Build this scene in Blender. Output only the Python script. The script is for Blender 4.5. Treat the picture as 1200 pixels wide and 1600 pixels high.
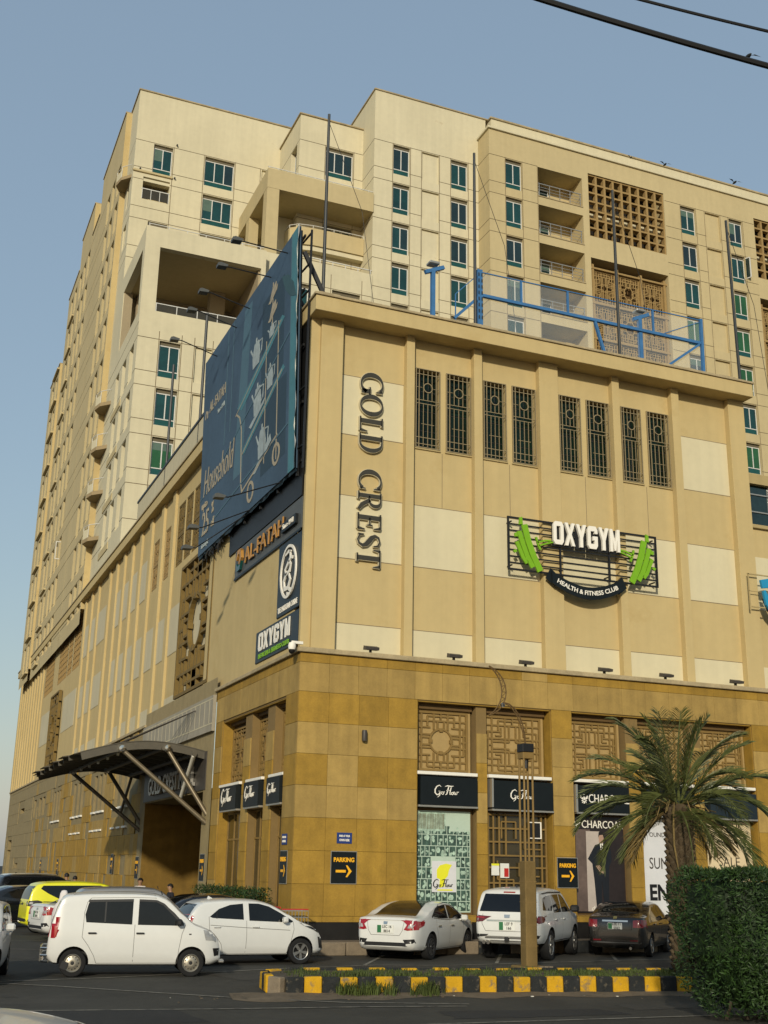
import bpy, bmesh, math, random
from mathutils import Vector, Matrix
from mathutils.bvhtree import BVHTree
random.seed(7)
R = math.radians
scene = bpy.context.scene
for o in list(bpy.data.objects): bpy.data.objects.remove(o)
COL = scene.collection

# ---------------- camera ----------------
cam_d = bpy.data.cameras.new('camera'); cam = bpy.data.objects.new('camera', cam_d); COL.objects.link(cam)
cam_d.sensor_fit = 'HORIZONTAL'; cam_d.sensor_width = 36.0
cam_d.lens = 36.0*1831.8/1200.0
cam_d.clip_start = 0.1; cam_d.clip_end = 5000
CAM = Vector((-10.9106, -33.0, 2.1988))
_r = Vector((0.92203837, -0.3867505, 0.01641025)); _u = Vector((-0.12763362, -0.26371768, 0.95611853)); _f = Vector((0.36545165, 0.88367247, 0.29252019))
cam.matrix_world = Matrix(((_r.x, _u.x, -_f.x, CAM.x), (_r.y, _u.y, -_f.y, CAM.y), (_r.z, _u.z, -_f.z, CAM.z), (0, 0, 0, 1)))
scene.camera = cam
scene.render.resolution_x = 768; scene.render.resolution_y = 1024

# ---------------- sky, sun, exposure ----------------
SUN_EL, SUN_AZ = R(19.0), R(31.0)          # azimuth: how far the sun stands to the left of straight behind the viewer of the front wall
to_sun = Vector((-math.sin(SUN_AZ)*math.cos(SUN_EL), -math.cos(SUN_AZ)*math.cos(SUN_EL), math.sin(SUN_EL)))
world = bpy.data.worlds.new('World'); scene.world = world; world.use_nodes = True
wn = world.node_tree.nodes; wl = world.node_tree.links
bg = wn['Background']; sky = wn.new('ShaderNodeTexSky'); sky.sky_type = 'NISHITA'; sky.sun_disc = False
sky.sun_elevation = SUN_EL; sky.sun_rotation = math.atan2(to_sun.x, to_sun.y)
sky.altitude = 200; sky.air_density = 1.7; sky.dust_density = 1.2; sky.ozone_density = 1.6
haze_mix = wn.new('ShaderNodeMix'); haze_mix.data_type = 'RGBA'; haze_mix.inputs['Factor'].default_value = 0.66   # dusty city air: an even grey-blue veil over the whole sky
haze_mix.inputs['B'].default_value = (1.80, 2.42, 3.18, 1)
wl.new(sky.outputs[0], haze_mix.inputs['A']); wl.new(haze_mix.outputs['Result'], bg.inputs[0]); bg.inputs[1].default_value = 0.15
sd = bpy.data.lights.new('sun', 'SUN'); sd.energy = 3.35; sd.angle = R(2.0); sd.color = (1.0, 0.915, 0.75)
sun = bpy.data.objects.new('sun', sd); COL.objects.link(sun)
sun.rotation_euler = to_sun.to_track_quat('Z', 'Y').to_euler(); sun.location = (-60, -100, 60)
scene.view_settings.view_transform = 'Standard'; scene.view_settings.look = 'None'
scene.view_settings.exposure = 0.0; scene.view_settings.gamma = 1.0
scene.view_settings.use_curve_mapping = False
scene.render.engine = 'CYCLES'
# ---------------- helpers ----------------
def tag(o, label=None, cat=None, group=None, kind=None):
    if label: o['label'] = label
    if cat: o['category'] = cat
    if group: o['group'] = group
    if kind: o['kind'] = kind
    return o
def empty(name, loc=(0,0,0), rz=0, label=None, cat=None, group=None):
    o = bpy.data.objects.new(name, None); COL.objects.link(o); o.location = loc; o.rotation_euler = (0,0,rz)
    o.empty_display_size = .2
    return tag(o, label, cat, group)
SITE=set()      # empties whose parts are given in world coordinates
def site(name, loc, label=None, cat=None, group=None):
    o = empty(name, loc, 0, label, cat, group); SITE.add(o.name); return o
def link(name, me, parent=None, loc=None, mat=None):
    o = bpy.data.objects.new(name, me); COL.objects.link(o)
    if parent is not None:
        o.parent = parent
        if parent.name in SITE: o.matrix_parent_inverse = parent.matrix_basis.inverted()
    if loc is not None: o.location = loc
    if mat is not None and not me.materials: me.materials.append(mat)
    return o
def copy_tree(o, parent=None):
    c = o.copy(); COL.objects.link(c)
    if parent is not None: c.parent = parent
    for ch in list(o.children): copy_tree(ch, c)
    return c
class MB:
    def __init__(s): s.v = []; s.f = []; s.m = []; s.cols = None
    def add(s, vs, fs, m=0):
        b = len(s.v); s.v += [tuple(p) for p in vs]; s.f += [tuple(b+i for i in f) for f in fs]; s.m += [m]*len(fs); return s
    def box(s, x0, x1, y0, y1, z0, z1, m=0):
        if x0 > x1: x0, x1 = x1, x0
        if y0 > y1: y0, y1 = y1, y0
        if z0 > z1: z0, z1 = z1, z0
        return s.add([(x0,y0,z0),(x1,y0,z0),(x1,y1,z0),(x0,y1,z0),(x0,y0,z1),(x1,y0,z1),(x1,y1,z1),(x0,y1,z1)],
              [(0,3,2,1),(4,5,6,7),(0,1,5,4),(1,2,6,5),(2,3,7,6),(3,0,4,7)], m)
    def cbox(s, x0, x1, y0, y1, z0, z1, c=.01, m=0):
        # box with chamfered edges (three crossed octagon-like shells)
        xs=(x0,x1); ys=(y0,y1); zs=(z0,z1); V=[]; idx={}
        for i in (0,1):
            for j in (0,1):
                for k in (0,1):
                    X,Y,Z=xs[i],ys[j],zs[k]; dx=c*(1-2*i); dy=c*(1-2*j); dz=c*(1-2*k)
                    idx[i,j,k,'x']=len(V); V.append((X,Y+dy,Z+dz))
                    idx[i,j,k,'y']=len(V); V.append((X+dx,Y,Z+dz))
                    idx[i,j,k,'z']=len(V); V.append((X+dx,Y+dy,Z))
        F=[]
        for i in (0,1): F.append([idx[i,a,b,'x'] for a,b in ((0,0),(0,1),(1,1),(1,0))][::(1 if i==0 else -1)])
        for j in (0,1): F.append([idx[a,j,b,'y'] for a,b in ((0,0),(1,0),(1,1),(0,1))][::(1 if j==0 else -1)])
        for k in (0,1): F.append([idx[a,b,k,'z'] for a,b in ((0,0),(0,1),(1,1),(1,0))][::(1 if k==0 else -1)])
        for i in (0,1):
            for j in (0,1): F.append((idx[i,j,0,'x'],idx[i,j,1,'x'],idx[i,j,1,'y'],idx[i,j,0,'y']))
            for k in (0,1): F.append((idx[i,0,k,'x'],idx[i,1,k,'x'],idx[i,1,k,'z'],idx[i,0,k,'z']))
        for j in (0,1):
            for k in (0,1): F.append((idx[0,j,k,'y'],idx[1,j,k,'y'],idx[1,j,k,'z'],idx[0,j,k,'z']))
        for i in (0,1):
            for j in (0,1):
                for k in (0,1): F.append((idx[i,j,k,'x'],idx[i,j,k,'y'],idx[i,j,k,'z']))
        return s.add(V,F,m)
    def bar(s, a, b, w, h=None, m=0, up=(0,0,1)):
        a=Vector(a); b=Vector(b); h=h or w; d=(b-a)
        if d.length<1e-6: return s
        d.normalize(); u=Vector(up)
        if abs(d.dot(u))>.98: u=Vector((0,1,0)) if abs(d.y)<.9 else Vector((1,0,0))
        x=d.cross(u).normalized()*(w/2); y=x.cross(d).normalized()*(h/2)
        V=[a-x-y,a+x-y,a+x+y,a-x+y,b-x-y,b+x-y,b+x+y,b-x+y]
        return s.add(V,[(0,3,2,1),(4,5,6,7),(0,1,5,4),(1,2,6,5),(2,3,7,6),(3,0,4,7)],m)
    def tube(s, pts, rad, n=8, m=0, cap=True):
        pts=[Vector(p) for p in pts]; rs=rad if isinstance(rad,(list,tuple)) else [rad]*len(pts)
        rings=[]; prev=None
        for i,p in enumerate(pts):
            d=(pts[min(i+1,len(pts)-1)]-pts[max(i-1,0)]).normalized()
            if prev is None:
                ref=Vector((0,0,1)) if abs(d.z)<.9 else Vector((1,0,0)); x=d.cross(ref).normalized()
            else: x=(prev-d*prev.dot(d)).normalized()
            prev=x; y=d.cross(x); rings.append([p+(x*math.cos(2*math.pi*k/n)+y*math.sin(2*math.pi*k/n))*rs[i] for k in range(n)])
        V=[q for r in rings for q in r]; F=[]
        for i in range(len(rings)-1):
            for k in range(n): F.append((i*n+k,i*n+(k+1)%n,(i+1)*n+(k+1)%n,(i+1)*n+k))
        if cap: F.append(tuple(range(n-1,-1,-1))); F.append(tuple((len(rings)-1)*n+k for k in range(n)))
        return s.add(V,F,m)
    def lathe(s, prof, n=24, axis='y', c=(0,0,0), m=0):
        # prof: (radius, along)
        V=[];F=[]
        for r,a in prof:
            for k in range(n):
                t=2*math.pi*k/n; p=(r*math.cos(t),a,r*math.sin(t)) if axis=='y' else (r*math.cos(t),r*math.sin(t),a)
                V.append((p[0]+c[0],p[1]+c[1],p[2]+c[2]))
        for i in range(len(prof)-1):
            for k in range(n): F.append((i*n+k,i*n+(k+1)%n,(i+1)*n+(k+1)%n,(i+1)*n+k))
        return s.add(V,F,m)
    def prism(s, poly, fn, d0, d1, m=0):
        # poly: 2D outline; fn(u,v,d)->3D ; extruded from d0 to d1
        n=len(poly); V=[fn(u,v,d0) for u,v in poly]+[fn(u,v,d1) for u,v in poly]
        F=[tuple(range(n)),tuple(range(2*n-1,n-1,-1))]+[(i,(i+1)%n,n+(i+1)%n,n+i) for i in range(n)]
        return s.add(V,F,m)
    def ribbon(s, pts, ws, fn, d0, d1, m=0):
        # stroke of varying width in the plane
        n=len(pts); L=[];Rr=[]
        for i,(x,y) in enumerate(pts):
            x0,y0=pts[max(i-1,0)]; x1,y1=pts[min(i+1,n-1)]; dx,dy=x1-x0,y1-y0; l=math.hypot(dx,dy) or 1
            w=(ws[i] if isinstance(ws,(list,tuple)) else ws)/2
            L.append((x-dy/l*w,y+dx/l*w)); Rr.append((x+dy/l*w,y-dx/l*w))
        for i in range(n-1):
            s.prism([Rr[i],Rr[i+1],L[i+1],L[i]],fn,d0,d1,m)
        return s
    def mesh(s, name, mats=None, smooth=False, fix=True):
        me=bpy.data.meshes.new(name); me.from_pydata(s.v,[],s.f)
        if mats:
            for mt in (mats if isinstance(mats,(list,tuple)) else [mats]): me.materials.append(mt)
            if isinstance(mats,(list,tuple)) and len(mats)>1: me.polygons.foreach_set('material_index',s.m)
        if fix:
            bm=bmesh.new(); bm.from_mesh(me); bmesh.ops.recalc_face_normals(bm,faces=bm.faces); bm.to_mesh(me); bm.free()
        if smooth:
            me.polygons.foreach_set('use_smooth',[True]*len(me.polygons))
            if smooth is not True: me.set_sharp_from_angle(angle=R(smooth))
        me.update(); return me
    def build(s, name, mats, parent=None, smooth=False, loc=None, fix=True):
        return link(name, s.mesh(name,mats,smooth,fix), parent, loc)
FY=lambda y0: (lambda u,v,d: (u, y0-d, v))          # plane facing -y, d outwards
FX=lambda x0: (lambda u,v,d: (x0-d, -u, v))         # plane facing -x: u runs to -y (to the right as seen)
def heightfield(mb, fn, u0,u1,v0,v1, rects, m=0, mg=None):
    """wall face with recesses: rects = (u0,u1,v0,v1,depth,open)."""
    us=sorted({u0,u1,*[round(c,4) for r in rects for c in r[:2] if u0<c<u1]})
    vs=sorted({v0,v1,*[round(c,4) for r in rects for c in r[2:4] if v0<c<v1]})
    nu,nv=len(us)-1,len(vs)-1
    D=[[0.0]*nv for _ in range(nu)]; O=[[False]*nv for _ in range(nu)]
    import bisect
    for r in rects:
        i0=bisect.bisect_left(us,round(max(r[0],u0),4)); i1=bisect.bisect_left(us,round(min(r[1],u1),4))
        j0=bisect.bisect_left(vs,round(max(r[2],v0),4)); j1=bisect.bisect_left(vs,round(min(r[3],v1),4))
        for i in range(i0,i1):
            for j in range(j0,j1):
                if r[4]>=D[i][j]: D[i][j]=r[4]; O[i][j]=r[5]
    for i in range(nu):
        for j in range(nv):
            d=D[i][j]
            if not O[i][j]:
                mm = m if (mg is None or d==0 or d>.06) else mg
                mb.add([fn(us[i],vs[j],-d),fn(us[i+1],vs[j],-d),fn(us[i+1],vs[j+1],-d),fn(us[i],vs[j+1],-d)],[(0,1,2,3)],mm)
            for (a,b,e) in ((i+1,j,0),(i,j+1,1)):
                if a<nu and b<nv and abs(D[a][b]-d)>1e-6:
                    d2=D[a][b]; mm=m if (mg is None or max(d,d2)>.06) else mg
                    if e==0: mb.add([fn(us[a],vs[j],-d),fn(us[a],vs[j+1],-d),fn(us[a],vs[j+1],-d2),fn(us[a],vs[j],-d2)],[(0,1,2,3)],mm)
                    else: mb.add([fn(us[i],vs[b],-d),fn(us[i+1],vs[b],-d),fn(us[i+1],vs[b],-d2),fn(us[i],vs[b],-d2)],[(0,1,2,3)],mm)
    return mb

# ---------------- materials ----------------
M={}
def mat(name, col, rough=.7, var=.12, scale=1.5, bump=0.0, bscale=60, streak=0.0, spec=.4, metal=0.0, rand=0.0, coat=0.0, dirt=None, trans=0.0, detail=4):
    m=bpy.data.materials.new(name); m.use_nodes=True; nt=m.node_tree; N=nt.nodes; L=nt.links; b=N['Principled BSDF']
    b.inputs['Roughness'].default_value=rough; b.inputs['Specular IOR Level'].default_value=spec; b.inputs['Metallic'].default_value=metal
    b.inputs['Coat Weight'].default_value=coat; b.inputs['Coat Roughness'].default_value=.04
    if trans: b.inputs['Transmission Weight'].default_value=trans
    geo=N.new('ShaderNodeNewGeometry'); pos=geo.outputs['Position']
    base=None
    rgb=N.new('ShaderNodeRGB'); rgb.outputs[0].default_value=(*col,1); cur=rgb.outputs[0]
    def mixmul(cur, fac_out, lo, hi):
        mr=N.new('ShaderNodeMapRange'); mr.inputs[1].default_value=.25; mr.inputs[2].default_value=.75; mr.inputs[3].default_value=lo; mr.inputs[4].default_value=hi
        L.new(fac_out,mr.inputs[0]); mx=N.new('ShaderNodeVectorMath'); mx.operation='SCALE'
        L.new(cur,mx.inputs[0]); L.new(mr.outputs[0],mx.inputs[3]); return mx.outputs[0]
    if var:
        n1=N.new('ShaderNodeTexNoise'); n1.inputs['Scale'].default_value=scale; n1.inputs['Detail'].default_value=detail; n1.inputs['Roughness'].default_value=.62; L.new(pos,n1.inputs['Vector'])
        cur=mixmul(cur,n1.outputs['Fac'],1-var,1+var)
        n1b=N.new('ShaderNodeTexNoise'); n1b.inputs['Scale'].default_value=scale*11; n1b.inputs['Detail'].default_value=3; L.new(pos,n1b.inputs['Vector'])
        cur=mixmul(cur,n1b.outputs['Fac'],1-var*.45,1+var*.45)
    if streak:
        mp=N.new('ShaderNodeMapping'); mp.inputs['Scale'].default_value=(2.6,2.6,.13); L.new(pos,mp.inputs[0])
        n2=N.new('ShaderNodeTexNoise'); n2.inputs['Scale'].default_value=1.3; n2.inputs['Detail'].default_value=5; L.new(mp.outputs[0],n2.inputs['Vector'])
        cur=mixmul(cur,n2.outputs['Fac'],1-streak,1+streak*.5)
    if rand:
        oi=N.new('ShaderNodeObjectInfo'); cur=mixmul(cur,oi.outputs['Random'],1-rand,1+rand)
    if dirt:
        n3=N.new('ShaderNodeTexNoise'); n3.inputs['Scale'].default_value=dirt[1]; n3.inputs['Detail'].default_value=7; n3.inputs['Roughness'].default_value=.7; L.new(pos,n3.inputs['Vector'])
        mr=N.new('ShaderNodeMapRange'); mr.inputs[1].default_value=dirt[2]; mr.inputs[2].default_value=dirt[2]+.12; L.new(n3.outputs['Fac'],mr.inputs[0])
        mx=N.new('ShaderNodeMix'); mx.data_type='RGBA'; L.new(mr.outputs[0],mx.inputs['Factor']); L.new(cur,mx.inputs['A']); mx.inputs['B'].default_value=(*dirt[0],1); cur=mx.outputs['Result']
    L.new(cur,b.inputs['Base Color'])
    if bump:
        n4=N.new('ShaderNodeTexNoise'); n4.inputs['Scale'].default_value=bscale; n4.inputs['Detail'].default_value=4; L.new(pos,n4.inputs['Vector'])
        bp=N.new('ShaderNodeBump'); bp.inputs['Strength'].default_value=bump; bp.inputs['Distance'].default_value=.02; L.new(n4.outputs['Fac'],bp.inputs['Height']); L.new(bp.outputs[0],b.inputs['Normal'])
    M[name]=m; return m
mat('tan',(0.485,0.375,0.178),.85,.06,.30,.15,25,.06,.25,dirt=((.445,.335,.150),.45,.56))
mat('tan_dark',(0.380,0.295,0.140),.85,.06,.35,.15,25,.08,.25)
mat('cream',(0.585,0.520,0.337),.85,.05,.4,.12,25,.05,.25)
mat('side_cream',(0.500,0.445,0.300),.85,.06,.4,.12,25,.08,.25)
mat('tower',(0.570,0.512,0.347),.88,.07,.25,.18,20,.06,.2,dirt=((.36,.27,.15),.5,.66))
mat('tower_tan',(0.475,0.388,0.212),.88,.07,.25,.18,20,.05,.2,dirt=((.33,.24,.13),.5,.68))
mat('head_shade',(.12,.10,.06),.8,.1,3)  # painted shade for the tower window heads
mat('groove',(.20,.15,.085),.9,.1)
mat('cornice_cap',(0.360,0.290,0.170),.9,.25,1.2,.3,12,.1,.2)
mat('stone_gold',(0.295,0.175,0.024),.78,.20,2.2,.25,90,.14,.35,rand=.08,detail=8)
mat('stone_light',(0.337,0.224,0.064),.78,.15,2.2,.22,90,.20,.35,rand=.07,detail=8)
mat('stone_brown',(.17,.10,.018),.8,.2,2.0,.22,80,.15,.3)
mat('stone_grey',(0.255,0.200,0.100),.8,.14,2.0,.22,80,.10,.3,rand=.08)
mat('stone_black',(.012,.011,.010),.45,.3,3,.05,50,0,.4)
mat('mortar',(0.190,0.125,0.045),.95,.1)
mat('bronze',(.20,.125,.035),.6,.12,5,.1,60,0,.35)
mat('bronze_back',(.34,.235,.095),.8,.1,3,.1,40,0,.2)
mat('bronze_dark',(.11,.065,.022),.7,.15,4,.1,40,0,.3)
mat('lattice_tan',(0.300,0.200,0.078),.8,.1,3,.1,40,0,.25)
mat('lattice_olive',(.16,.105,.028),.7,.15,3,.1,40,0,.3)
mat('white',(.74,.71,.62),.55,.05,3,.03,40)
mat('upvc',(0.580,0.570,0.520),.4,.04,3)
mat('steel_dark',(.055,.048,.04),.5,.2,3,.05,40,0,.4)
mat('canopy',(.085,.075,.055),.45,.15,2,.05,30,0,.5)
mat('steel_tube',(.20,.165,.11),.4,.1,3,0,30,0,.5,metal=.6)
mat('chrome',(.65,.63,.58),.15,.03,3,metal=1.0)
mat('black',(.008,.008,.008),.5,.2,3)
mat('sign_black',(.006,.009,.010),.45,.15,3,spec=.25)
mat('sign_navy',(.012,.020,.026),.45,.15,1,spec=.35)
mat('sign_grey',(.075,.078,.072),.5,.12,2,0.05,30,.1)
mat('letter_white',(.80,.76,.66),.5,.03,3)
mat('letter_gold',(.42,.21,.045),.45,.08,4)
mat('letter_olive',(0.040,0.036,0.024),.4,.1,4)
mat('yellow',(.80,.40,.012),.5,.06,5)
mat('green',(.17,.38,.008),.45,.06,4)
mat('blue_sign',(.012,.035,.16),.5,.08,5)
mat('cyan',(.015,.24,.44),.45,.05,3)
mat('frame_blue',(0.040,0.140,0.310),.5,.15,3,0,40,0,.4,dirt=((.10,.13,.17),4,.64))
mat('pole',(.022,.026,.026),.5,.2,3)
mat('glass_teal',(0.006,0.040,0.037),.10,.35,.6,spec=.6)
mat('glass_dark',(.008,.022,.022),.07,.4,.6,spec=.7)
mat('glass_green',(0.018,0.085,0.028),.15,.25,.6,spec=.5)
mat('blind',(.075,.125,.095),.5,.2,2,spec=.4)
mat('spandrel',(0.008,0.062,0.054),.2,.2,2,spec=.5)
mat('glass_shop',(0.040,0.032,0.014),.09,.25,.7,spec=.6)
mat('grille_glass',(0.003,0.012,0.008),.15,.5,1.2,spec=.2)
mat('grille',(0.250,0.200,0.110),.6,.08,4)
mat('dark_room',(.012,.009,.006),.9,.2,1)
mat('ceiling_tan',(.33,.27,.17),.9,.08,.6)
mat('soffit',(.30,.225,.12),.9,.1,.7)
mat('grey_panel',(.30,.27,.205),.75,.12,1.0,.15,40,.15)
mat('alum',(.42,.40,.35),.4,.05,3,metal=.7)
mat('asphalt',(0.046,0.043,0.034),.85,.30,.45,.55,150,0,.3,dirt=((.062,.057,.046),.30,.54),detail=9)
mat('asphalt_patch',(.028,.0275,.025),.85,.25,.8,.5,150,0,.3,detail=8)
mat('asphalt_old',(.052,.048,.039),.88,.25,.7,.5,150,0,.3,detail=8)
mat('asphalt_dark',(.018,.017,.016),.8,.3,.8,.5,150,0,.3)
mat('paint_line',(.20,.185,.145),.85,.3,3,.2,120,dirt=((.06,.055,.048),5,.50))
mat('sidewalk',(.17,.135,.095),.9,.2,1.2,.35,60,0,.2)
mat('sand',(.155,.12,.08),.95,.25,2,.6,60,0,.15,dirt=((.085,.07,.05),3,.55))
mat('kerb_yellow',(.52,.29,.012),.8,.16,4,.4,40,0,.2,dirt=((.20,.15,.085),4.5,.535))
mat('kerb_black',(.020,.022,.022),.8,.3,4,.4,40,0,.2,dirt=((.13,.11,.075),7,.56))
mat('kerb_plain',(.19,.15,.10),.9,.25,4,.4,40)
mat('soil',(.07,.055,.035),.95,.3,3,.6,40)
mat('tyre',(.012,.012,.012),.85,.2,8,.1,60,0,.25)
mat('rubber',(.010,.010,.010),.6,.1,5)
mat('rim_steel',(.30,.275,.22),.42,.1,6,metal=.75)
mat('rim_alloy',(.46,.45,.42),.3,.06,6,metal=.85)
mat('rim_dark',(.10,.10,.10),.35,.1,6,metal=.7)
mat('car_white',(0.610,0.610,0.575),.28,.03,.8,spec=.5,coat=.6)
mat('car_yellow',(.72,.70,.02),.3,.03,.8,spec=.5,coat=.6)
mat('car_silver',(.26,.255,.245),.32,.03,.8,spec=.5,coat=.6,metal=.4)
mat('car_brown',(0.020,0.018,0.016),.26,.05,.8,spec=.5,coat=.8,metal=.35)
mat('car_black',(.006,.007,.009),.2,.05,.8,spec=.5,coat=.8)
mat('car_glass',(0.006,0.007,0.007),.03,.3,1.2,spec=.42)
mat('car_glass_dark',(.004,.005,.006),.06,.3,1.2,spec=.5)
mat('plastic_black',(.012,.012,.012),.5,.1,5)
mat('lamp_red',(.28,.006,.012),.15,.12,6,spec=.6,coat=.5)
mat('lamp_red_dark',(.10,.004,.008),.15,.12,6,spec=.6,coat=.5)
mat('lamp_clear',(.30,.30,.29),.12,.25,8,spec=.7,coat=.5)
mat('plate',(.66,.66,.60),.5,.05,6)
mat('plate_green',(.02,.14,.05),.5,.05,6)
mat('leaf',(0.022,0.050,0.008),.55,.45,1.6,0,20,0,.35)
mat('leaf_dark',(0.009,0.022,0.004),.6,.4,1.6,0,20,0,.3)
mat('palm_leaf',(0.080,0.092,0.026),.5,.35,2.5,0,20,0,.35)
mat('palm_dry',(.16,.11,.035),.8,.3,3)
mat('palm_trunk',(.085,.062,.036),.95,.3,4,.5,30,0,.15)
mat('grass',(.055,.075,.014),.8,.4,2.5)
mat('terracotta',(.05,.04,.032),.8,.2,3)
mat('bark',(.06,.045,.03),.9,.3,5,.4,30)
mat('lamp_stone',(.17,.115,.042),.85,.2,3,.3,50,.15,.2)
mat('skin',(.30,.17,.10),.6,.08,8)
mat('hair',(.010,.008,.007),.6,.3,30)
mat('cloth_dark',(.012,.012,.018),.9,.2,8)
mat('cloth_grey',(.10,.10,.105),.9,.15,8)
mat('cloth_white',(.62,.585,.56),.9,.08,8)
mat('cloth_blue',(.025,.03,.06),.9,.2,8)
mat('red',(.42,.02,.015),.5,.1,5)
mat('wire',(.01,.01,.01),.6,.1,5)
mat('poster_cream',(.62,.50,.31),.6,.05,2)
mat('poster_white',(.60,.60,.60),.5,.05,2)

# ---------------- lettering (built-in font turned into meshes, all at once) ----------------
TXT={}
def make_texts(specs):
    tmp=[]
    for key,s,size,off,ext,al in specs:
        c=bpy.data.curves.new('t_'+key,'FONT'); c.body=s; c.size=size; c.offset=off; c.extrude=ext; c.align_x=al; c.align_y='CENTER'; c.resolution_u=3
        o=bpy.data.objects.new('t_'+key,c); COL.objects.link(o); tmp.append((key,o,c))
    dg=bpy.context.evaluated_depsgraph_get()
    for key,o,c in tmp: TXT[key]=bpy.data.meshes.new_from_object(o.evaluated_get(dg))
    for key,o,c in tmp: bpy.data.objects.remove(o); bpy.data.curves.remove(c)
def put_text(name,key,m,fn,u,v,parent,d=0.0,sx=1,sy=1,rot=0,shear=0):
    """lay the lettering mesh on a plane given by fn(u,v,d)."""
    me=TXT[key]; cr,sr=math.cos(rot),math.sin(rot); vs=[]
    zs=[p.co.z for p in me.vertices]; z0=min(zs) if zs else 0
    for p in me.vertices:
        x,y=(p.co.x+shear*p.co.y)*sx,p.co.y*sy; vs.append(fn(u+x*cr-y*sr, v+x*sr+y*cr, d+p.co.z-z0))
    nm=bpy.data.meshes.new(name); nm.from_pydata(vs,[],[tuple(f.vertices) for f in me.polygons]); nm.materials.append(m); nm.update()
    return link(name,nm,parent)
# ---------------- texts used on signs ----------------
make_texts([
 ('parking','PARKING',.155,.006,.004,'CENTER'),('parkrisk1','PARK AT YOUR',.075,.003,.003,'CENTER'),('parkrisk2','OWN RISK',.085,.003,.003,'CENTER'),
 ('oxygym','OXYGYM',1.0,.03,.05,'CENTER'),('health','HEALTH & FITNESS CLUB',.2,.004,.01,'CENTER'),
 ('alfatah','AL-FATAH',1.0,.0,.018,'CENTER'),('since','Since 1941',.3,.0,.01,'CENTER'),('cuisine','THE PAKISTANI CUISINE',.3,.002,.006,'CENTER'),
 ('charcoal','CHARCOAL',.3,.0,.008,'LEFT'),('charsmall','charcoal',.2,0,.004,'CENTER'),('sale','SALE',.42,-.004,.004,'CENTER'),('flat','FLAT',.46,.014,.004,'CENTER'),('fifty','50',.8,.03,.004,'CENTER'),
 ('alkaram','KHAS STUDIO',.16,.004,.004,'CENTER'),('ounder','OUNDER',.2,0,.004,'CENTER'),('summer','SUMMER',.5,0,.004,'CENTER'),('ende','ENDE',.6,.02,.004,'CENTER'),
 ('mall','GOLD CREST MALL',1.0,.02,.06,'CENTER'),('household','Household',1.0,-.008,.006,'CENTER'),('upto','upto',.5,.0,.01,'CENTER'),('p25','25',1.0,.0,.01,'CENTER'),('pct','%',.5,.0,.01,'CENTER'),('off','off',.5,.0,.01,'CENTER'),
 ('web','alfatah.pk',.3,.0,.01,'CENTER'),('alf_bb','AL-FATAH',.7,.0,.006,'CENTER'),('since_bb','Since 1941',.28,0,.01,'CENTER'),
 ('pl_a1','LEF 9',.13,.002,.002,'CENTER'),('pl_a2','166',.13,.002,.002,'CENTER'),('pl_b1','LEC 16',.12,.002,.002,'CENTER'),('pl_b2','8814',.12,.002,.002,'CENTER'),
 ('pl_c1','LEE 11',.12,.002,.002,'CENTER'),('pl_c2','5062',.12,.002,.002,'CENTER'),
])
# ---------------- ground, roads, pavement ----------------
def sheet(name,x0,x1,y0,y1,z,m,kind='structure'):
    mb=MB(); mb.add([(x0,y0,z),(x1,y0,z),(x1,y1,z),(x0,y1,z)],[(0,1,2,3)]); return tag(mb.build(name,m,fix=False),kind=kind)
sheet('ground',-900,900,-700,1500,-.03,M['asphalt_dark'])
sheet('road',-300,300,-150,400,0,M['asphalt'])
# pavement in front of the building with kerb blocks
pav=MB(); pav.box(-.9,60,-1.55,.5,-.02,.32); pav.box(-1.6,-.9,-.2,95,-.02,.30)
pavo=tag(pav.build('pavement',M['sidewalk']),kind='structure')
kb=MB().cbox(-.49,.49,-.14,.02,0,.34,.02).mesh('kerb_block',None)
for nm in ('kerb_plain','kerb_yellow','kerb_black'):
    k=kb.copy(); k.materials.append(M[nm]); M['mesh_'+nm]=k
for i in range(20):
    o=link('kerb_block',M['mesh_'+('kerb_plain' if i%3 else 'kerb_black')],pavo,(-.35+i*1.0,-1.57,0)); o.rotation_euler=(0,0,random.uniform(-.01,.01))
# paint lines
def line(name,pts,w,z=.009):
    mb=MB()
    for (a,b) in zip(pts,pts[1:]):
        a=Vector((*a,z)); b=Vector((*b,z)); n=(b-a).cross(Vector((0,0,1))).normalized()*w/2
        mb.add([a-n,b-n,b+n,a+n],[(0,1,2,3)])
    return tag(mb.build(name,M['paint_line'],fix=False),kind='structure')
line('lane_line',[(-14,-3.2),(-7.45,-8.54),(-4.73,-11.31),(-3.02,-12.57),(-1.0,-13.3)],.10)
line('edge_line',[(-14,-11.6),(-5.21,-13.03),(-3.06,-13.27),(-1.2,-13.6)],.09)
line('near_line',[(-3,-15.7),(-.39,-15.76),(2.34,-15.84),(9,-16.1)],.10)
line('parking_line',[(-9,-7.6),(-6,-7.0),(-2.2,-5.6),(.68,-4.9),(2.5,-5.3),(8.3,-4.5),(14,-4.1)],.10)
for i in range(5):
    line('bay_line',[(.4+i*3.6,-4.9),(2.2+i*3.6,-1.8)],.09)
for i in range(4):
    line('bay_line',[(-7.6+i*.2,2.2+i*4),(-4.0+i*.2,1.0+i*4)],.09)
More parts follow.
